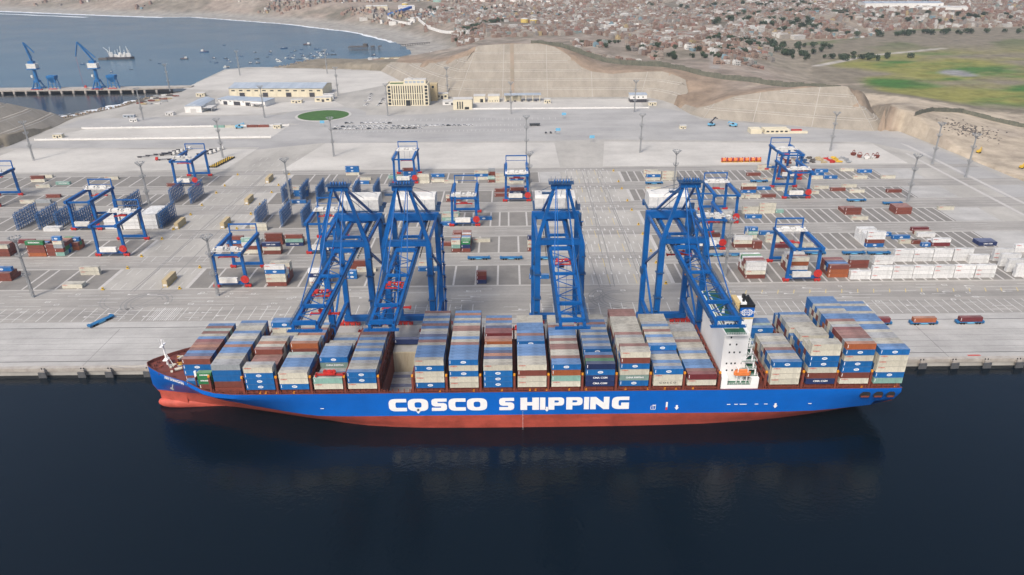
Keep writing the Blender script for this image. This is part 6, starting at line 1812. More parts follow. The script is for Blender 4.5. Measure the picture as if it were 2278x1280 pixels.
for k in range(9):
    o = empty('tyre_mover', (-282 + k * .7, 675 + k * 4.0, .06), R(4)); tag(o, 'black and yellow machine in the slanted rank, %s from the near end' % nth(k), 'machine', 'black and yellow machines')
    m_ = MB(); m_.box(-3.2, 3.2, -.9, .9, .6, 1.5); m_.build('frame', 'warning_yellow', o)
    m_ = MB(); [m_.tube((x, -1.3, .8), (x, 1.3, .8), .8, n=10) for x in (-3, -1, 1, 3)]; m_.build('wheel', 'rubber', o)
for k, x in enumerate((202, 207.3, 212.6, 218, 223.6, 229.4, 234.8)):
    o = empty('cable_drum', (x, 675, 0)); tag(o, 'red cable drum in the row on the right pale lot, %s from the left' % nth(k), 'drum', 'red cable drums')
    m_ = MB(); m_.tube((-2, 0, 2.3), (-1.6, 0, 2.3), 2.2, n=16); m_.tube((1.6, 0, 2.3), (2, 0, 2.3), 2.2, n=16); m_.build('flange', 'gear_red', o)
    m_ = MB(); m_.tube((-1.6, 0, 2.3), (1.6, 0, 2.3), 1.7, n=14); m_.build('core', 'lifeboat_orange', o)
    m_ = MB(); m_.box(-2.4, 2.4, -1.6, 1.6, 0, .3); m_.build('base', 'warning_yellow', o)
rr = random.Random(31)
gear = ['steel frame', 'spreader beam', 'pipe bundle', 'hook block', 'timber pile', 'steel box', 'yellow grab', 'chain heap', 'red frame', 'rust plate', 'winch part', 'cable tray']
for k in range(24):
    x, y = 262 + (k % 8) * 8 + rr.uniform(-2, 2), 669 + (k // 8) * 7 + rr.uniform(-1, 1)
    mt = ['lashing_rust', 'gear_red', 'crane_dark', 'steel_grey', 'weight_tan', 'bare_soil', 'warning_yellow', 'pier_dark'][(k * 5) % 8]
    m_ = MB()
    for j in range(6):
        m_.rbox(rr.uniform(-2, 2), rr.uniform(-1.6, 1.6), rr.uniform(0, .6), rr.uniform(1.5, 5), rr.uniform(.4, 1.3), rr.uniform(.4, 1.6), rr.uniform(0, 3.1))
    for j in range(4): m_.tube((rr.uniform(-2.5, 0), rr.uniform(-1.5, 1.5), rr.uniform(.3, 1)), (rr.uniform(0, 2.8), rr.uniform(-1.5, 1.5), rr.uniform(.3, 2.2)), .25, n=6)
    nm = {'lashing_rust': 'rusty', 'gear_red': 'red', 'crane_dark': 'dark blue', 'steel_grey': 'grey', 'weight_tan': 'tan', 'bare_soil': 'brown', 'warning_yellow': 'yellow', 'pier_dark': 'black'}[mt]
    tag(m_.build('lifting_gear', mt, None, (x, y, .05)), '%s lifting gear heap right of the back gantry, %s row, %s along' % (nm, ['near', 'middle', 'back'][k // 8], nth(k % 8)), 'lifting gear', 'lifting gear laid out on the lot')
for k, (x, y) in enumerate([(333, 694), (335.5, 686), (340, 681), (346, 681), (351, 684)]):
    o = empty('hopper_grab', (x, y, .05), rr.uniform(0, 3)); tag(o, 'rusty grab bucket at the right end of the pale lot, %s from the left' % nth(k), 'grab bucket', 'rusty grab buckets')
    m_ = MB(); m_.hexa([(-1.2, -1.6, .1), (1.2, -1.6, .1), (1.2, 1.6, .1), (-1.2, 1.6, .1), (-2.4, -1.8, 2.6), (2.4, -1.8, 2.6), (2.4, 1.8, 2.6), (-2.4, 1.8, 2.6)]); m_.build('bucket', 'house_white' if k in (2, 3) else 'lashing_rust', o)
    m_ = MB(); m_.beam((-2.2, 0, 2.6), (-1, 0, 5), .4); m_.beam((2.2, 0, 2.6), (1, 0, 5), .4); m_.beam((-1, 0, 5), (1, 0, 5), .5); m_.build('arm', 'lashing_rust', o)
for (x, y, a, lab, up) in ((228.6, 826, .5, 'cyan reach stacker with raised boom on the far asphalt', 9.5), (252, 822, 2.6, 'cyan reach stacker with lowered boom on the far asphalt', 5), (-312, 839, .2, 'cyan reach stacker between the containers at the walled lot', 6)):
    o = empty('reach_stacker', (x, y, .05), a); tag(o, lab, 'reach stacker', 'reach stackers')
    m_ = MB(); m_.box(-4, 4, -1.7, 1.7, 1.0, 2.4); m_.box(-4.4, -2, -1.9, 1.9, 1.4, 3.4); m_.build('chassis', 'flatbed_cyan', o)
    m_ = MB(); m_.box(-.8, 1.2, -.8, .8, 2.4, 4.2); m_.build('cab', 'window_dark', o)
    m_ = MB(); m_.beam((-3.6, 0, 3.4), (5.5, 0, up), 1.0, .9); m_.box(5.0, 5.8, -3, 3, up - 1.6, up - .8); m_.build('boom', 'letter_dark' if up > 9 else 'flatbed_cyan', o)
    m_ = MB(); [m_.tube((xx, -2.0, .9), (xx, 2.0, .9), .9, n=12) for xx in (-3, 3)]; m_.build('wheel', 'rubber', o)
for k in range(16):
    x, y = (-498 + (k % 4) * 9 + rr.uniform(-3, 3), 988 + (k // 4) * 19 + rr.uniform(-4, 4))
    mt = ['lashing_rust', 'weight_tan', 'steel_grey', 'house_white', 'pier_dark'][k % 5]
    m_ = MB()
    for q in range(7): m_.rbox(rr.uniform(-3.5, 3.5), rr.uniform(-2, 2), rr.uniform(0, .5), rr.uniform(2, 7), rr.uniform(.5, 1.6), rr.uniform(.4, 1.8), rr.uniform(-.3, .5))
    nm = ['rusty', 'tan', 'grey', 'white', 'black'][k % 5]
    tag(m_.build('material_pile', mt, None, (x, y, .05)), '%s material pile on the left shore, %s row back, %s from the left' % (nm, nth(k // 4), nth(k % 4)), 'material pile', 'material piles on the left shore')
# flag-like blue canopies / signs on the roads
for (x, y, lab) in ((85.5, 757, 'pale blue road sign at the central avenue'), (64, 872, 'pale blue road sign on the far asphalt'), (-217, 842, 'pale blue road sign below the roundabout'), (52, 792, 'pale blue road sign by the three parked cars')):
    o = empty('road_sign', (x, y, 0)); tag(o, lab, 'sign', 'blue road signs')
    m_ = MB(); m_.box(-2.6, 2.6, -.1, .1, 4.2, 7.2); m_.build('panel', 'flatbed_cyan', o)
    m_ = MB(); m_.tube((-1.8, .15, 0), (-1.8, .15, 7), .12, n=6); m_.tube((1.8, .15, 0), (1.8, .15, 7), .12, n=6); m_.build('post', 'steel_grey', o)

# ================================================================ jetty with two portal cranes
j = empty('jetty', (0, 0, 0)); tag(j, 'long concrete jetty on piles carrying two blue cranes', 'jetty')
m_ = MB(); m_.prism([(-900, 1096), (-560, 1100), (-476, 1112), (-476, 1126), (-560, 1122), (-900, 1120)], -.6, 1.4); m_.build('deck', 'concrete_face', j)
for k in range(22):
    m_ = MB(); x = -890 + k * 17.5; m_.box(x, x + 2.6, 1096.6, 1099, WL - 2, -.2); m_.build('pile', 'concrete_face', j)
m_ = MB(); m_.box(-900, -500, 1104, 1105, WL - 2, -.6); m_.build('dark_underside', 'dark_void', j)  # near-black sheet standing in for the shade below the deck
def portal_crane(loc, dirx, lab, hook):
    o = empty('portal_crane', loc); tag(o, lab, 'portal crane', 'portal cranes on the jetty')
    m_ = MB()
    for sx in (-6, 6):
        for sy in (-6, 6): m_.beam((sx, sy, 1), (sx * .45, sy * .45, 11), 1.5)
    m_.box(-7.2, 7.2, -7, -5, .8, 2.6); m_.box(-7.2, 7.2, 5, 7, .8, 2.6); m_.box(-3.6, 3.6, -3.6, 3.6, 10, 13); m_.tube((0, 0, 13), (0, 0, 28), 2.6, 2.2, n=12); m_.build('portal', 'jib_blue', o)
    m_ = MB(); m_.box(-8, -5, -7.4, -4.6, 0, 1); m_.box(5, 8, -7.4, -4.6, 0, 1); m_.box(-3, 3, -7.6, -6.6, 0, 1.4); m_.build('bogie', 'gear_red', o)
    m_ = MB(); m_.box(-7.5, 6, -4.2, 4.2, 30, 36.5); m_.box(-5.2, -2.6, -4, -2, 17, 20.5); m_.build('machine_house', 'house_white', o)
    m_ = MB(); m_.tube((0, 0, 28), (0, 0, 30), 4.2, n=14); m_.box(-8, 6.6, -4.6, 4.6, 28.4, 30); m_.box(-5, 3, -3, 3, 36.5, 40); m_.build('slewing_ring', 'jib_blue', o)
    m_ = MB()
    for s in (-1.4, 1.4):
        m_.beam((dirx * 2, s, 38), (dirx * -14, s * .6, 66), 1.2); m_.beam((dirx * -14, s * .6, 66), (dirx * -20 if abs(dirx) > .5 else 7, s * .4, 46 if abs(dirx) > .5 else 52), .9); m_.beam((dirx * 4, s, 44), (dirx * -11, s * .6, 63), .7)
    for k in range(6):
        t = k / 5
        m_.beam((dirx * (2 - 16 * t), -1.2, 38 + 28 * t), (dirx * (2 - 16 * min(1, t + .2)), 1.2, 38 + 28 * min(1, t + .2)), .4)
    m_.build('jib', 'jib_blue', o)
    if hook:
        m_ = MB(); m_.beam((-20 * dirx, 0, 46), (-19.4 * dirx, 0, 5), .16); m_.hexa([(-21.6, -1.6, 1.5), (-17.6, -1.6, 1.5), (-17.6, 1.6, 1.5), (-21.6, 1.6, 1.5), (-20, -1, 5), (-19, -1, 5), (-19, 1, 5), (-20, 1, 5)]); m_.build('grab', 'gear_red', o)
def hopper(loc, lab):
    o = empty('loading_hopper', loc); tag(o, lab, 'hopper', 'loading hoppers on the jetty')
    m_ = MB(); m_.hexa([(-2, -2, 9), (2, -2, 9), (2, 2, 9), (-2, 2, 9), (-6, -5, 16), (6, -5, 16), (6, 5, 16), (-6, 5, 16)]); m_.box(-6, 6, -5, 5, 16, 19); m_.build('bin', 'jib_blue', o)
    m_ = MB(); [m_.beam((sx * 6, sy * 5, 0), (sx * 4.4, sy * 4, 15), .9) for sx in (-1, 1) for sy in (-1, 1)]; m_.beam((6, -5, 14), (11, -5, 0), .7); m_.beam((-6, -5, 6), (6, -5, 6), .5); m_.build('frame', 'jib_blue', o)
    m_ = MB(); m_.box(-6.5, 6.5, -5.6, -4.4, 0, 1); m_.build('bogie', 'gear_red', o)
portal_crane((-698, 1106, 1.4), .35, 'blue portal crane with jib drawn in, left one on the jetty', False)
portal_crane((-609, 1106, 1.4), 1.15, 'blue portal crane with jib reaching left, right one on the jetty', True)
hopper((-676, 1108, 1.4), 'blue loading hopper beside the left portal crane')
hopper((-588, 1108, 1.4), 'blue loading hopper beside the right portal crane')

# ================================================================ boats in the bay
def boat_mesh(kind):
    m_ = MB()
    def hull_(L, B, h_, m):
        pts = [(-.5, -.42), (.2, -.5), (.5, 0), (.2, .5), (-.5, .42)]
        n = len(pts); i = len(m_.v)
        m_.v += [(x * L * .92, y * B * .8, -.3) for x, y in pts] + [(x * L, y * B, h_ + (.35 * h_ if x > .4 else 0)) for x, y in pts]
        for k in range(n): m_.f.append((i + k, i + (k + 1) % n, i + n + (k + 1) % n, i + n + k)); m_.m.append(m)
        m_.f.append(tuple(i + n + k for k in range(n))); m_.m.append(1)
    hull_(1.0, .30, .11, 0)
    if kind == 0: m_.box(-.36, -.1, -.09, .09, .1, .3, 2); m_.tube((-.05, 0, .1), (-.05, 0, .5), .012, n=5, m=1)
    elif kind == 1: m_.box(.0, .22, -.08, .08, .1, .26, 2)
    else: m_.box(-.2, .0, -.05, .05, .1, .17, 2)
    return m_.mesh('boat', [['crane_dark', 'deck_red', 'house_white'], ['house_white', 'weight_tan', 'house_white'], ['letter_dark', 'pier_dark', 'hall_roof'], ['gear_red', 'weight_tan', 'house_white']][kind % 4])
BM = [boat_mesh(k) for k in range(3)]
bm3 = BM[0].copy(); bm3.materials[0] = MATS['letter_dark']; BM.append(bm3)
bm4 = BM[2].copy(); bm4.materials[0] = MATS['crane_dark']; BM.append(bm4)
BN = ['blue cabin', 'white', 'dark open', 'black cabin', 'navy open']
rr = random.Random(44)
for i, (x, y, l) in enumerate(sorted(BOATS, key=lambda q: q[0])):
    k = rr.choice((0, 2, 3, 4, 1, 4, 2))
    o = link('fishing_boat', BM[k], None, (x, y, WL + .05), rr.choice((0, math.pi)) + rr.uniform(-.5, .5))
    o.scale = (l * 1.25,) * 3
    tag(o, '%s boat moored in the bay, %s counting from the left' % (BN[k], nth(i)), 'boat', 'small boats in the bay')
# old rusty dredging barge with cluttered deck
o = empty('work_barge', (-755, 1462, WL)); tag(o, 'cluttered work vessel with masts and cranes anchored behind the jetty', 'barge')
m_ = MB(); m_.prism([(-20, -7), (26, -7), (32, 0), (26, 7), (-20, 7)], -.5, 4.5); m_.build('hull', 'letter_dark', o)
m_ = MB(); m_.prism([(-34, -8), (-17, -9), (-15, 0), (-34, 2)], -.5, 3); m_.build('pontoon', 'pier_dark', o)
m_ = MB()
for k in range(26): m_.rbox(rr.uniform(-12, 24), rr.uniform(-5.5, 5.5), 4.5, rr.uniform(2, 6), rr.uniform(2, 4), rr.uniform(2, 9), rr.uniform(0, 1))
m_.build('deckhouse', 'wall_white', o)
m_ = MB()
for k in range(10): x = rr.uniform(-16, 26); m_.beam((x, 0, 4), (x + rr.uniform(-5, 5), rr.uniform(-3, 3), rr.uniform(16, 24)), .6)
m_.beam((-8, 0, 8), (-24, 0, 22), .7); m_.build('boom', 'house_white', o)
# old pier fragments
for i, (x0, x1, y, lab) in enumerate(((-328, -288, 1548, 'dark roofed remains of an old pier in the bay'), (-283, -276, 1549, 'small broken pier piece right of the old pier'), (-268, -262, 1550, 'outermost broken pier piece right of the old pier'))):
    o = empty('old_pier', (0, 0, WL)); tag(o, lab, 'pier', 'old pier remains')
    m_ = MB(); m_.box(x0, x1, y, y + 16, 7, 8); (m_.box(x0 + 30, x1 - 2, y + 2, y + 14, 8, 13) if i == 0 else None); m_.build('deck', 'pier_dark', o)
    m_ = MB(); [m_.tube((x, yy, -1), (x, yy, 7), .5, n=6) for x in np.arange(x0 + 1, x1, 5) for yy in (y + 1, y + 14)]; m_.build('pile', 'pier_dark', o)
o = empty('beach_pier', (0, 0, WL)); tag(o, 'slender dark pier running out from the far beach', 'pier')
m_ = MB(); m_.beam((-229, 1602, 5), (-172, 1640, 5), 4, .8); m_.build('deck', 'pier_dark', o)
m_ = MB(); [m_.tube((-229 + 57 * t / 12, 1602 + 38 * t / 12, -2), (-229 + 57 * t / 12, 1602 + 38 * t / 12, 5), .45, n=6) for t in range(13)]; m_.build('pile', 'pier_dark', o)
# surf lines
sf = MB()
rr = random.Random(50)
def surf(pts, w0):
    P = []
    for (x0, y0), (x1, y1) in zip(pts[:-1], pts[1:]):
        for k in range(14): t = k / 14; P.append((x0 + (x1 - x0) * t, y0 + (y1 - y0) * t))
    wd = [max(0, w0 * (.45 + .9 * float(fbm(np.array([i / 5.0]), np.array([w0]))[0]) ** 1.5)) for i in range(len(P))]
    for i in range(len(P) - 1):
        (x0, y0), (x1, y1) = P[i], P[i + 1]
        d = Vector((x1 - x0, y1 - y0)); l = d.length; nx, ny = d.y / l, -d.x / l
        j0, j1 = 2 * math.sin(i * .7), 2 * math.sin((i + 1) * .7)
        a0, a1 = 2 + j0, 2 + j1
        sf.face([(x0 - nx * (a0 + wd[i]), y0 - ny * (a0 + wd[i]), WL + .12), (x1 - nx * (a1 + wd[i + 1]), y1 - ny * (a1 + wd[i + 1]), WL + .12), (x1 - nx * a1, y1 - ny * a1, WL + .12), (x0 - nx * a0, y0 - ny * a0, WL + .12)])
off = lambda pts, dx, dy: [(x + dx, y + dy) for x, y in pts]
surf(off(COAST[0:5], -2, -24), 52); surf(off(COAST[4:12], -8, -8), 20); surf(off(COAST[1:4], -40, -75), 20)
surf([(-578, 908), (-556, 934), (-526, 986), (-515, 1040)], 17); surf([(-590, 915), (-566, 942), (-538, 990)], 7)
struct(sf.build('surf_foam', 'surf_white'), 'stuff')
# rocks along the inner shore
rk = MB()
for k in range(420):
    t = rr.random(); seg = rr.choice([((-513, 1045), (-524, 987)), ((-524, 987), (-555, 930)), ((-513, 1045), (-485, 1078)), ((-555, 930), (-575, 905)), ((-396, 1345), (-414, 1312)), ((-373, 1416), (-396, 1345))])
    x = seg[0][0] + (seg[1][0] - seg[0][0]) * t + rr.uniform(-6, 4); y = seg[0][1] + (seg[1][1] - seg[0][1]) * t + rr.uniform(-4, 4)
    s = rr.uniform(.8, 2.4); rk.rbox(x, y, WL - .5 + rr.uniform(0, 2), s, s * .8, s * .9, rr.uniform(0, 3))
struct(rk.build('shore_rocks', 'bare_soil'), 'stuff')
# ================================================================ town
rr = random.Random(77)
def house_mesh(wall, v):
    r_ = random.Random(v * 13 + 1)
    m_ = MB()
    lx, ly, h = [(7.5, 6.5, 3.2), (8, 7, 5.6), (6, 9, 3.0), (10, 7.5, 5.6), (6.5, 6.5, 8.0)][v]
    m_.box(-lx / 2, lx / 2, -ly / 2, ly / 2, -3, h, 0, 1)
    for (a, b_, c_, d_) in ((-lx / 2, lx / 2, -ly / 2, -ly / 2 + .3), (-lx / 2, lx / 2, ly / 2 - .3, ly / 2), (-lx / 2, -lx / 2 + .3, -ly / 2, ly / 2), (lx / 2 - .3, lx / 2, -ly / 2, ly / 2)): m_.box(a, b_, c_, d_, h, h + .7, 0)
    if v in (1, 3, 4): m_.box(-lx / 2 + .5, lx * .1, -ly * .1, ly / 2 - .5, h, h + 2.6, 0, 1)
    for fl in range(int(h / 2.8)):
        for k in range(3):
            x = -lx / 2 + lx * (k + .5) / 3
            m_.box(x - .7, x + .7, -ly / 2 - .04, -ly / 2 + .1, .8 + fl * 2.8 - (.8 if fl == 0 and k == 1 else 0), 2.2 + fl * 2.8, 2)
    for k in range(2):
        y = -ly / 2 + ly * (k + .5) / 2
        m_.box(-lx / 2 - .04, -lx / 2 + .1, y - .6, y + .6, 1, 2.3, 2); m_.box(lx / 2 - .1, lx / 2 + .04, y - .6, y + .6, 1, 2.3, 2)
    return m_.mesh('town_house', [wall, 'house_roof', 'house_opening'])
HM = {}
def hm(w_, v):
    if (w_, v) not in HM: HM[(w_, v)] = house_mesh(w_, v)
    return HM[(w_, v)]
# candidate sites on jittered street grids
np.random.seed(9)
sites = []
def scatter(n, xr, yr, dens_scale, thr, ang):
    xs = np.random.uniform(*xr, n); ys = np.random.uniform(*yr, n)
    c, s = math.cos(ang), math.sin(ang)
    u, v = xs * c + ys * s, -xs * s + ys * c
    u = np.round(u / 9.2) * 9.2 + np.random.uniform(-1.2, 1.2, n); v = np.where(True, np.round(v / 11.5) * 11.5, v) + np.random.uniform(-1.5, 1.5, n)
    xs, ys = u * c - v * s, u * s + v * c
    d = fbm(xs / dens_scale + 40, ys / dens_scale + 11, 3)
    return [(a, b_, ang) for a, b_, q in zip(xs, ys, d) if q > thr]
sites += scatter(17000, (-120, 1080), (1120, 2150), 150.0, .36, .45)
sites += scatter(26000, (-200, 2300), (1780, 3100), 190.0, .38, .2)
sites += scatter(3000, (-760, 60), (1900, 2900), 160.0, .47, -.3)
sites += scatter(900, (-2400, -600), (2500, 3300), 160.0, .5, -.3)
used = set(); S = []
for (x, y, a) in sites:
    key = (round(x / 7.5), round(y / 7.5))
    if key in used: continue
    used.add(key); S.append((x, y, a))
gz, gport, gins, gdc, gwet, gdw = ground_many([q[0] for q in S], [q[1] for q in S])
_cr = dist_line(np.array([[q[0] for q in S]]), np.array([[q[1] for q in S]]), CRESTLINE)[0]
S = [(x, y, a, z) for (x, y, a), z, p, i_, dc, wt, dw_, cr_ in zip(S, gz, gport, gins, gdc, gwet, gdw, _cr) if i_ and not p and not wt and dc > 95 and (dw_ > 60 or y > 1600) and cr_ > 34 and z > .3 and not (x > 380 and y < 1240) and not (abs(x + 50) < 160 and y < 1480)]
S.sort(key=lambda q: q[1])
# open streets, a dry ravine and bare lots
def keep(x, y):
    if abs((x - 330) * .35 - (y - 1700) * .2 + 60 * math.sin(y / 160)) < 9: return False
    if abs(y - 1520 - .12 * x) < 13: return False
    return True
S = [q for q in S if keep(q[0], q[1])]
WN = {n_: n_.split('_')[1].replace('darkbrick', 'dark brick') for n_ in HOUSE}
wts = [9, 9, 6, 7, 6, 4, 3, 6, .8, .8, 2, 1]
lab_n = {}
ind, mass = S[:300], S[300:]
zones = lambda x: 'above the terraced hill' if x < 150 else 'behind the dark fence' if x < 420 else 'toward the wetland'
for (x, y, a, z) in ind:
    w_ = rr.choices(HOUSE, wts)[0]; v = rr.choices((0, 1, 2, 3, 4), (5, 4, 4, 2, 1))[0]
    o = link('town_house', hm(w_, v), None, (x, y, z), a + rr.choice((0, 1.5708)) + rr.uniform(-.06, .06))
    s = rr.uniform(.85, 1.2); o.scale = (s, s, 1)
    key = (WN[w_], zones(x)); lab_n[key] = lab_n.get(key, -1) + 1
    tag(o, '%s flat-roofed house in the town %s, %s from the front' % (WN[w_], zones(x), nth(lab_n[key])), 'house', 'houses at the near edge of the town')
M = MB(); mats_ = HOUSE + ['house_roof']
for (x, y, a, z) in mass:
    w_ = rr.choices(range(len(HOUSE)), wts)[0]
    lx, ly, h = rr.uniform(5.5, 9.5), rr.uniform(5.5, 9.5), rr.choice((3.0, 3.2, 5.6, 5.6, 8.0))
    if rr.random() < .02: lx, ly, h = rr.uniform(18, 34), rr.uniform(12, 20), 7; w_ = rr.choice((5, 6, 4))
    a += rr.choice((0, 1.5708))
    M.rbox(x, y, z - 3, lx, ly, h + 3, a, w_, len(HOUSE) if rr.random() < .85 else w_)
    if rr.random() < .35: M.rbox(x + rr.uniform(-1, 1), y + rr.uniform(-1, 1), z + h, lx * .5, ly * .6, 2.6, a, w_)
o = M.build('town_mass', mats_); struct(o, 'stuff'); o['label'] = 'far streets of small brick and plaster houses spread over the plain'; o['category'] = 'houses'

# industrial things beyond the bay
for i, (x, y, r_, h, mt, lab) in enumerate(((-610, 2440, 26, 20, 'tank_pale', 'large pale storage tank above the far beach, left of two'), (-545, 2425, 26, 20, 'tank_pale', 'large pale storage tank above the far beach, right of two'), (-210, 2330, 17, 15, 'tank_green', 'green tank among the white works, left one'), (-150, 2360, 15, 16, 'tank_green', 'green tank among the white works, right one'), (-300, 2250, 9, 9, 'tank_yellow', 'small yellow tank in front of the white works'), (35, 1760, 9, 8, 'tank_yellow', 'yellow tank left of the town edge, left one'), (56, 1757, 9, 8, 'tank_yellow', 'yellow tank left of the town edge, right one'), (-400, 2390, 10, 12, 'tank_pale', 'pale tank left of the white works'))):
    z = ground_z(x, y)
    o = empty('storage_tank', (x, y, z)); tag(o, lab, 'tank', 'storage tanks')
    m_ = MB(); m_.tube((0, 0, -4), (0, 0, h), r_, n=24); m_.build('shell', mt, o)
    m_ = MB(); m_.tube((0, 0, h), (0, 0, h + 2), r_, r_ * .2, n=24); m_.build('roof', 'roof_pale', o)
for i, (x, y, lx, ly, h, a, mt, lab) in enumerate(((-370, 2180, 60, 22, 8, .1, 'wall_cream', 'cream works hall above the beach bluff'), (-290, 2200, 46, 20, 9, .2, 'wall_white', 'white works hall in front of the yellow tank'), (-90, 2400, 70, 30, 12, 0, 'wall_white', 'long white works hall behind the green tanks'), (-20, 2480, 130, 40, 10, .05, 'hall_roof', 'wide blue-roofed plant hall at the top of the picture'), (60, 2760, 260, 60, 9, .02, 'wall_white', 'very long white hall at the top edge'), (-240, 2520, 80, 26, 9, .1, 'wall_cream', 'cream works hall behind the tanks'), (1010, 2010, 190, 60, 10, -.1, 'hall_roof', 'large pale blue complex beyond the town, main hall'), (1090, 1960, 120, 26, 7, -.1, 'wall_white', 'white front block of the pale blue complex'), (1350, 2330, 200, 40, 12, -.1, 'wall_cream', 'long ochre hall far right behind the blue complex'))):
    z = ground_z(x, y)
    o = empty('works_hall', (x, y, z), a); tag(o, lab, 'works hall', 'works halls')
    m_ = MB(); m_.box(-lx / 2, lx / 2, -ly / 2, ly / 2, -4, h); m_.build('wall', 'wall_white' if mt == 'hall_roof' else mt, o)
    m_ = MB()
    n_ = max(1, int(lx / 20))
    for k in range(n_):
        x0, x1 = -lx / 2 + lx * k / n_, -lx / 2 + lx * (k + 1) / n_ - .6
        m_.hexa([(x0, -ly / 2 - .4, h), (x1, -ly / 2 - .4, h), (x1, ly / 2 + .4, h), (x0, ly / 2 + .4, h), (x0, -.3, h + 2.6), (x1, -.3, h + 2.6), (x1, .3, h + 2.6), (x0, .3, h + 2.6)])
    m_.build('roof', 'hall_roof' if mt == 'hall_roof' else 'roof_pale', o)
# blue covered conveyor
o = empty('conveyor', (0, 0, 0)); tag(o, 'blue covered conveyor sloping down to the beach', 'conveyor')
za, zb = ground_z(-318, 2050), ground_z(-275, 2180)
m_ = MB(); m_.beam((-318, 2050, za + 2), (-275, 2180, zb + 8), 7, 6); m_.build('gallery', 'hull_blue', o)
m_ = MB(); [m_.beam((-318 + 43 * t, 2050 + 130 * t, za + (zb - za) * t - 4), (-318 + 43 * t, 2050 + 130 * t, za + 2 + (zb + 6 - za) * t), 2) for t in (.1, .3, .5, .7, .9)]; m_.build('trestle', 'hull_blue', o)
# white perimeter walls
for pts, lab in (([(-316, 2016), (-280, 1950), (-242, 1890), (-225, 1965), (-205, 2048), (-150, 2060)], 'white boundary wall zigzagging above the far beach'), ([(-228, 1922), (-190, 1800), (-140, 1700), (-95, 1630)], 'white boundary wall running down toward the tree grove'), ([(-60, 1905), (40, 1790), (160, 1730), (290, 1690)], 'pale boundary wall along the town road'), ([(-120, 2480), (20, 2380), (140, 2330)], 'pale boundary wall behind the works')):
    m_ = MB()
    for (x0, y0), (x1, y1) in zip(pts[:-1], pts[1:]):
        k_ = max(1, int(math.hypot(x1 - x0, y1 - y0) / 25))
        for k in range(k_):
            xa, ya, xb, yb_ = x0 + (x1 - x0) * k / k_, y0 + (y1 - y0) * k / k_, x0 + (x1 - x0) * (k + 1) / k_, y0 + (y1 - y0) * (k + 1) / k_
            m_.beam((xa, ya, ground_z(xa, ya) + 1.8), (xb, yb_, ground_z(xb, yb_) + 1.8), 2.2, 7.5)
    tag(m_.build('boundary_wall', 'wall_white'), lab, 'wall', 'white boundary walls')
# cluster of shore huts at the fishing point
for k in range(26):
    x, y = -250 + (k % 13) * 9.5 + rr.uniform(-2, 2), 1352 + (k // 13) * 16 + rr.uniform(-4, 4)
    z = ground_z(x, y)
    w_ = rr.choice(['wall_cream', 'weight_tan', 'wall_white', 'roof_pale', 'house_turquoise', 'house_salmon'])
    m_ = MB(); m_.box(-4, 4, -3.2, 3.2, -3, 3.6); m_.box(-4.3, 4.3, -3.5, 3.5, 3.6, 3.9); m_.box(-.6, .6, -3.26, -3.2, 0, 2)
    o = m_.build('shore_hut', w_, None, (x, y, z)); o.rotation_euler = (0, 0, rr.uniform(-.2, .2))
    tag(o, 'small shore hut on the rocky point, %s row, %s from the left' % (['front', 'back'][k // 13], nth(k % 13)), 'hut', 'shore huts')

# ================================================================ green net fence along the crest
def net_fence(pts, lab, h, cat='fence', mname='net_green', zfun=None):
    f_ = empty('net_fence', (0, 0, 0)); tag(f_, lab, cat)
    P = []
    for (x0, y0), (x1, y1) in zip(pts[:-1], pts[1:]):
        l = math.hypot(x1 - x0, y1 - y0); k_ = max(1, int(l / 9))
        for k in range(k_): P.append((x0 + (x1 - x0) * k / k_, y0 + (y1 - y0) * k / k_))
    P.append(pts[-1])
    zz = ground_many([p[0] for p in P], [p[1] for p in P])[0]
    for i in range(len(P) - 1):
        m_ = MB()
        (x0, y0), (x1, y1) = P[i], P[i + 1]
        d = Vector((x1 - x0, y1 - y0)).normalized() * .12
        nx, ny = -d.y, d.x
        hh = h * (1 + .1 * math.sin(i * 2.1))
        m_.hexa([(x0 - nx, y0 - ny, zz[i] - 1), (x1 - nx, y1 - ny, zz[i + 1] - 1), (x1 + nx, y1 + ny, zz[i + 1] - 1), (x0 + nx, y0 + ny, zz[i] - 1), (x0 - nx, y0 - ny, zz[i] + hh), (x1 - nx, y1 - ny, zz[i + 1] + hh), (x1 + nx, y1 + ny, zz[i + 1] + hh), (x0 + nx, y0 + ny, zz[i] + hh)])
        m_.build('net_panel', mname, f_)
        m_ = MB(); m_.tube((x0, y0, zz[i] - 1), (x0, y0, zz[i] + hh + .4), .18, n=6); m_.build('post', 'pier_dark', f_)
cA = [(p[0], p[1]) for p in CREST]
fl = [(32, 1132), (70, 1130), (88, 1112), (134, 1105), (180, 1092), (218, 1082), (254, 1030), (305, 985), (350, 930), (392, 880)]
net_fence(fl[:6], 'dark green net fence along the crest of the terraced hill', 7)
net_fence(fl[5:], 'dark green net fence between the two terraced hills', 6.5)
net_fence([(432, 780), (470, 815), (520, 840), (560, 800), (600, 780)], 'grey green net fence around the scrap lot on the right', 4.5)
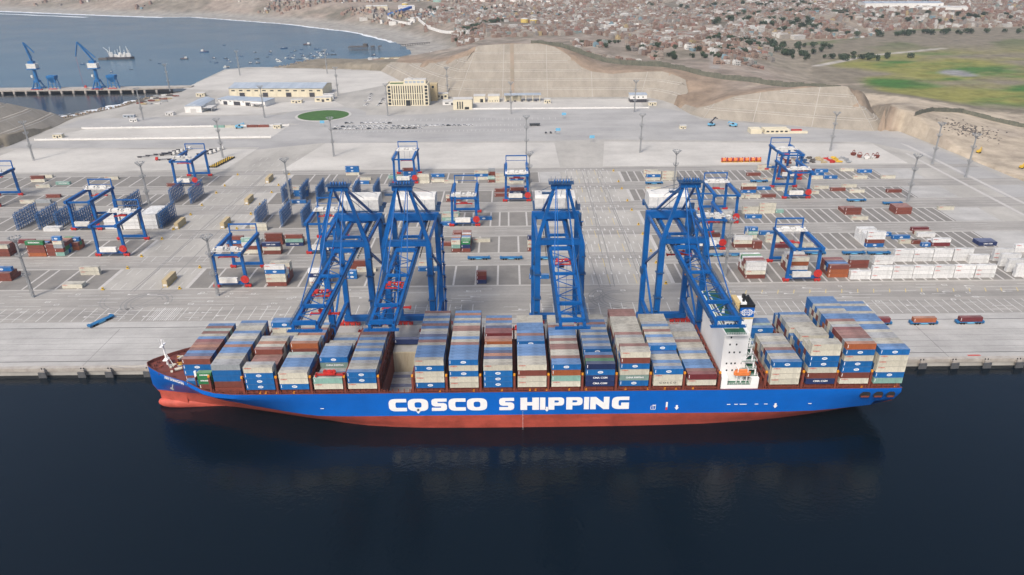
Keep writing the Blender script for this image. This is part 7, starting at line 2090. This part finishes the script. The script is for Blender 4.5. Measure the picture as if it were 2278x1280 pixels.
# scrap heap in the sandy lot
sm_ = MB()
for k in range(260):
    x, y = 462 + rr.gauss(18, 14), 745 + rr.gauss(12, 13)
    if not (448 < x < 530): continue
    sm_.rbox(x, y, ground_z(x, y) - .3, rr.uniform(.8, 2.6), rr.uniform(.5, 1.2), rr.uniform(.3, 1.0), rr.uniform(0, 3))
o = struct(sm_.build('scrap_heap', 'pier_dark'), 'stuff'); o['label'] = 'rusty scrap strewn over the sandy lot on the right'
for (x, y, lab) in ((452, 690, 'yellow excavator on the sand at the right'), (462, 640, 'yellow digger on the sand at the right edge')):
    o = empty('excavator', (x, y, ground_z(x, y)), .6); tag(o, lab, 'excavator', 'excavators')
    m_ = MB(); m_.box(-2, 2, -1.6, -.9, 0, 1); m_.box(-2, 2, .9, 1.6, 0, 1); m_.build('track', 'rubber', o)
    m_ = MB(); m_.box(-2.2, 1.6, -1.4, 1.4, 1, 2.6); m_.box(.2, 1.6, -1.3, 0, 2.6, 3.4); m_.build('body', 'warning_yellow', o)
    m_ = MB(); m_.beam((1.4, .3, 2.4), (4.6, .3, 5), .5); m_.beam((4.6, .3, 5), (6.8, .3, 1.4), .4); m_.build('arm', 'warning_yellow', o)

# ================================================================ trees
def crown_mesh(v):
    r_ = random.Random(100 + v)
    m_ = MB()
    blobs = [(r_.uniform(-.5, .5), r_.uniform(-.5, .5), r_.uniform(.45, .95), r_.uniform(.3, .5)) for _ in range(7)]
    for _ in range(330):
        bx, by, bz, br = r_.choice(blobs)
        d = Vector((r_.gauss(0, 1), r_.gauss(0, 1), r_.gauss(0, .8))).normalized() * br * r_.uniform(.6, 1.05)
        c_ = Vector((bx, by, bz)) + d
        a = Vector((r_.gauss(0, 1), r_.gauss(0, 1), r_.gauss(0, 1))).normalized(); b_ = a.orthogonal().normalized()
        c2 = a.cross(b_)
        s = r_.uniform(.07, .15)
        m_.face([c_ + b_ * s, c_ + c2 * s * .8, c_ - b_ * s, c_ - c2 * s * .8])
    return m_.mesh('crown', 'leaf_a')
CRN = [crown_mesh(v) for v in range(5)]
TRK = []
for v in range(2):
    m_ = MB(); m_.tube((0, 0, -.3), (0, 0, .55), .055, .03, n=6)
    for k in range(4): a = k * 1.6 + v; m_.tube((0, 0, .35 + .05 * k), (.32 * math.cos(a), .32 * math.sin(a), .7), .025, .012, n=5)
    TRK.append(m_.mesh('trunk', 'bark'))
np.random.seed(21)
tr = []
def grove(cx_, cy_, sx, sy, n, h0, h1, ang=0.0):
    for _ in range(n):
        u, v = np.random.normal(0, sx), np.random.normal(0, sy)
        tr.append((cx_ + u * math.cos(ang) - v * math.sin(ang), cy_ + u * math.sin(ang) + v * math.cos(ang), np.random.uniform(h0, h1) * .7))
grove(-62, 1680, 14, 60, 46, 7, 12, -.35)          # grove right of the bay beach
grove(300, 1185, 40, 14, 16, 6, 10); grove(235, 1265, 45, 14, 14, 6, 10); grove(130, 1320, 30, 8, 8, 6, 9); grove(370, 1240, 30, 12, 14, 7, 12)
grove(470, 1380, 70, 22, 34, 8, 14); grove(620, 1700, 90, 25, 40, 9, 16, -.1); grove(760, 1880, 120, 22, 40, 9, 16); grove(980, 1700, 160, 14, 34, 8, 14, .1); grove(540, 1480, 40, 18, 18, 8, 14)
grove(420, 1850, 130, 30, 26, 7, 12); grove(700, 2150, 260, 30, 40, 9, 15); grove(100, 2000, 120, 60, 26, 7, 12); grove(-120, 2150, 80, 40, 16, 7, 12); grove(900, 2500, 400, 40, 36, 10, 16); grove(600, 1330, 60, 15, 22, 7, 12); grove(1300, 1900, 200, 20, 30, 9, 15)
tz = ground_many([t[0] for t in tr], [t[1] for t in tr])
T = [(x, y, h, z) for (x, y, h), z, i_, dc in zip(tr, tz[0], tz[2], tz[3]) if i_ and dc > 60 and z > -1]
T.sort(key=lambda q: q[1])
for i, (x, y, h, z) in enumerate(T[:300]):
    o = empty('broadleaf_tree', (x, y, z), rr.uniform(0, 6)); o.scale = (h * 1.05, h * 1.05, h)
    link('crown', CRN[i % 5], o); link('trunk', TRK[i % 2], o)
    where = 'in the grove by the bay' if x < 0 else 'among the near town streets' if y < 1350 else 'in the belt between town and wetland' if y < 1800 else 'in the far town'
    lab_n[where] = lab_n.get(where, -1) + 1
    tag(o, 'dark green tree %s, %s counting from the front' % (where, nth(lab_n[where])), 'tree', 'trees around the town')
TM = MB()
for i, (x, y, h, z) in enumerate(T[300:]):
    me = CRN[i % 5]
    k0 = len(TM.v)
    for v in me.vertices: TM.v.append((x + v.co.x * h * 1.05, y + v.co.y * h * 1.05, z + v.co.z * h))
    for p in me.polygons: TM.f.append(tuple(k0 + q for q in p.vertices)); TM.m.append(0)
if TM.f:
    o = struct(TM.build('far_trees', 'leaf_a'), 'stuff'); o['label'] = 'dark tree belts far off beyond the town'

# ================================================================ haze
def haze(density):
    m = bpy.data.materials.new('haze_air')
    m.use_nodes = True
    t = m.node_tree
    t.nodes.clear()
    out = t.nodes.new('ShaderNodeOutputMaterial')
    pv = t.nodes.new('ShaderNodeVolumePrincipled')
    pv.inputs['Color'].default_value = (0.82, 0.9, 1.0, 1)
    pv.inputs['Density'].default_value = density
    pv.inputs['Anisotropy'].default_value = 0.2
    t.links.new(pv.outputs[0], out.inputs['Volume'])
    MATS['haze_air'] = m
    m_ = MB(); m_.box(-9200, 9200, -950, 9100, -16, 640)
    o = m_.build('haze', 'haze_air'); struct(o, 'stuff')
    o.display_type = 'WIRE'
haze(0.000075)
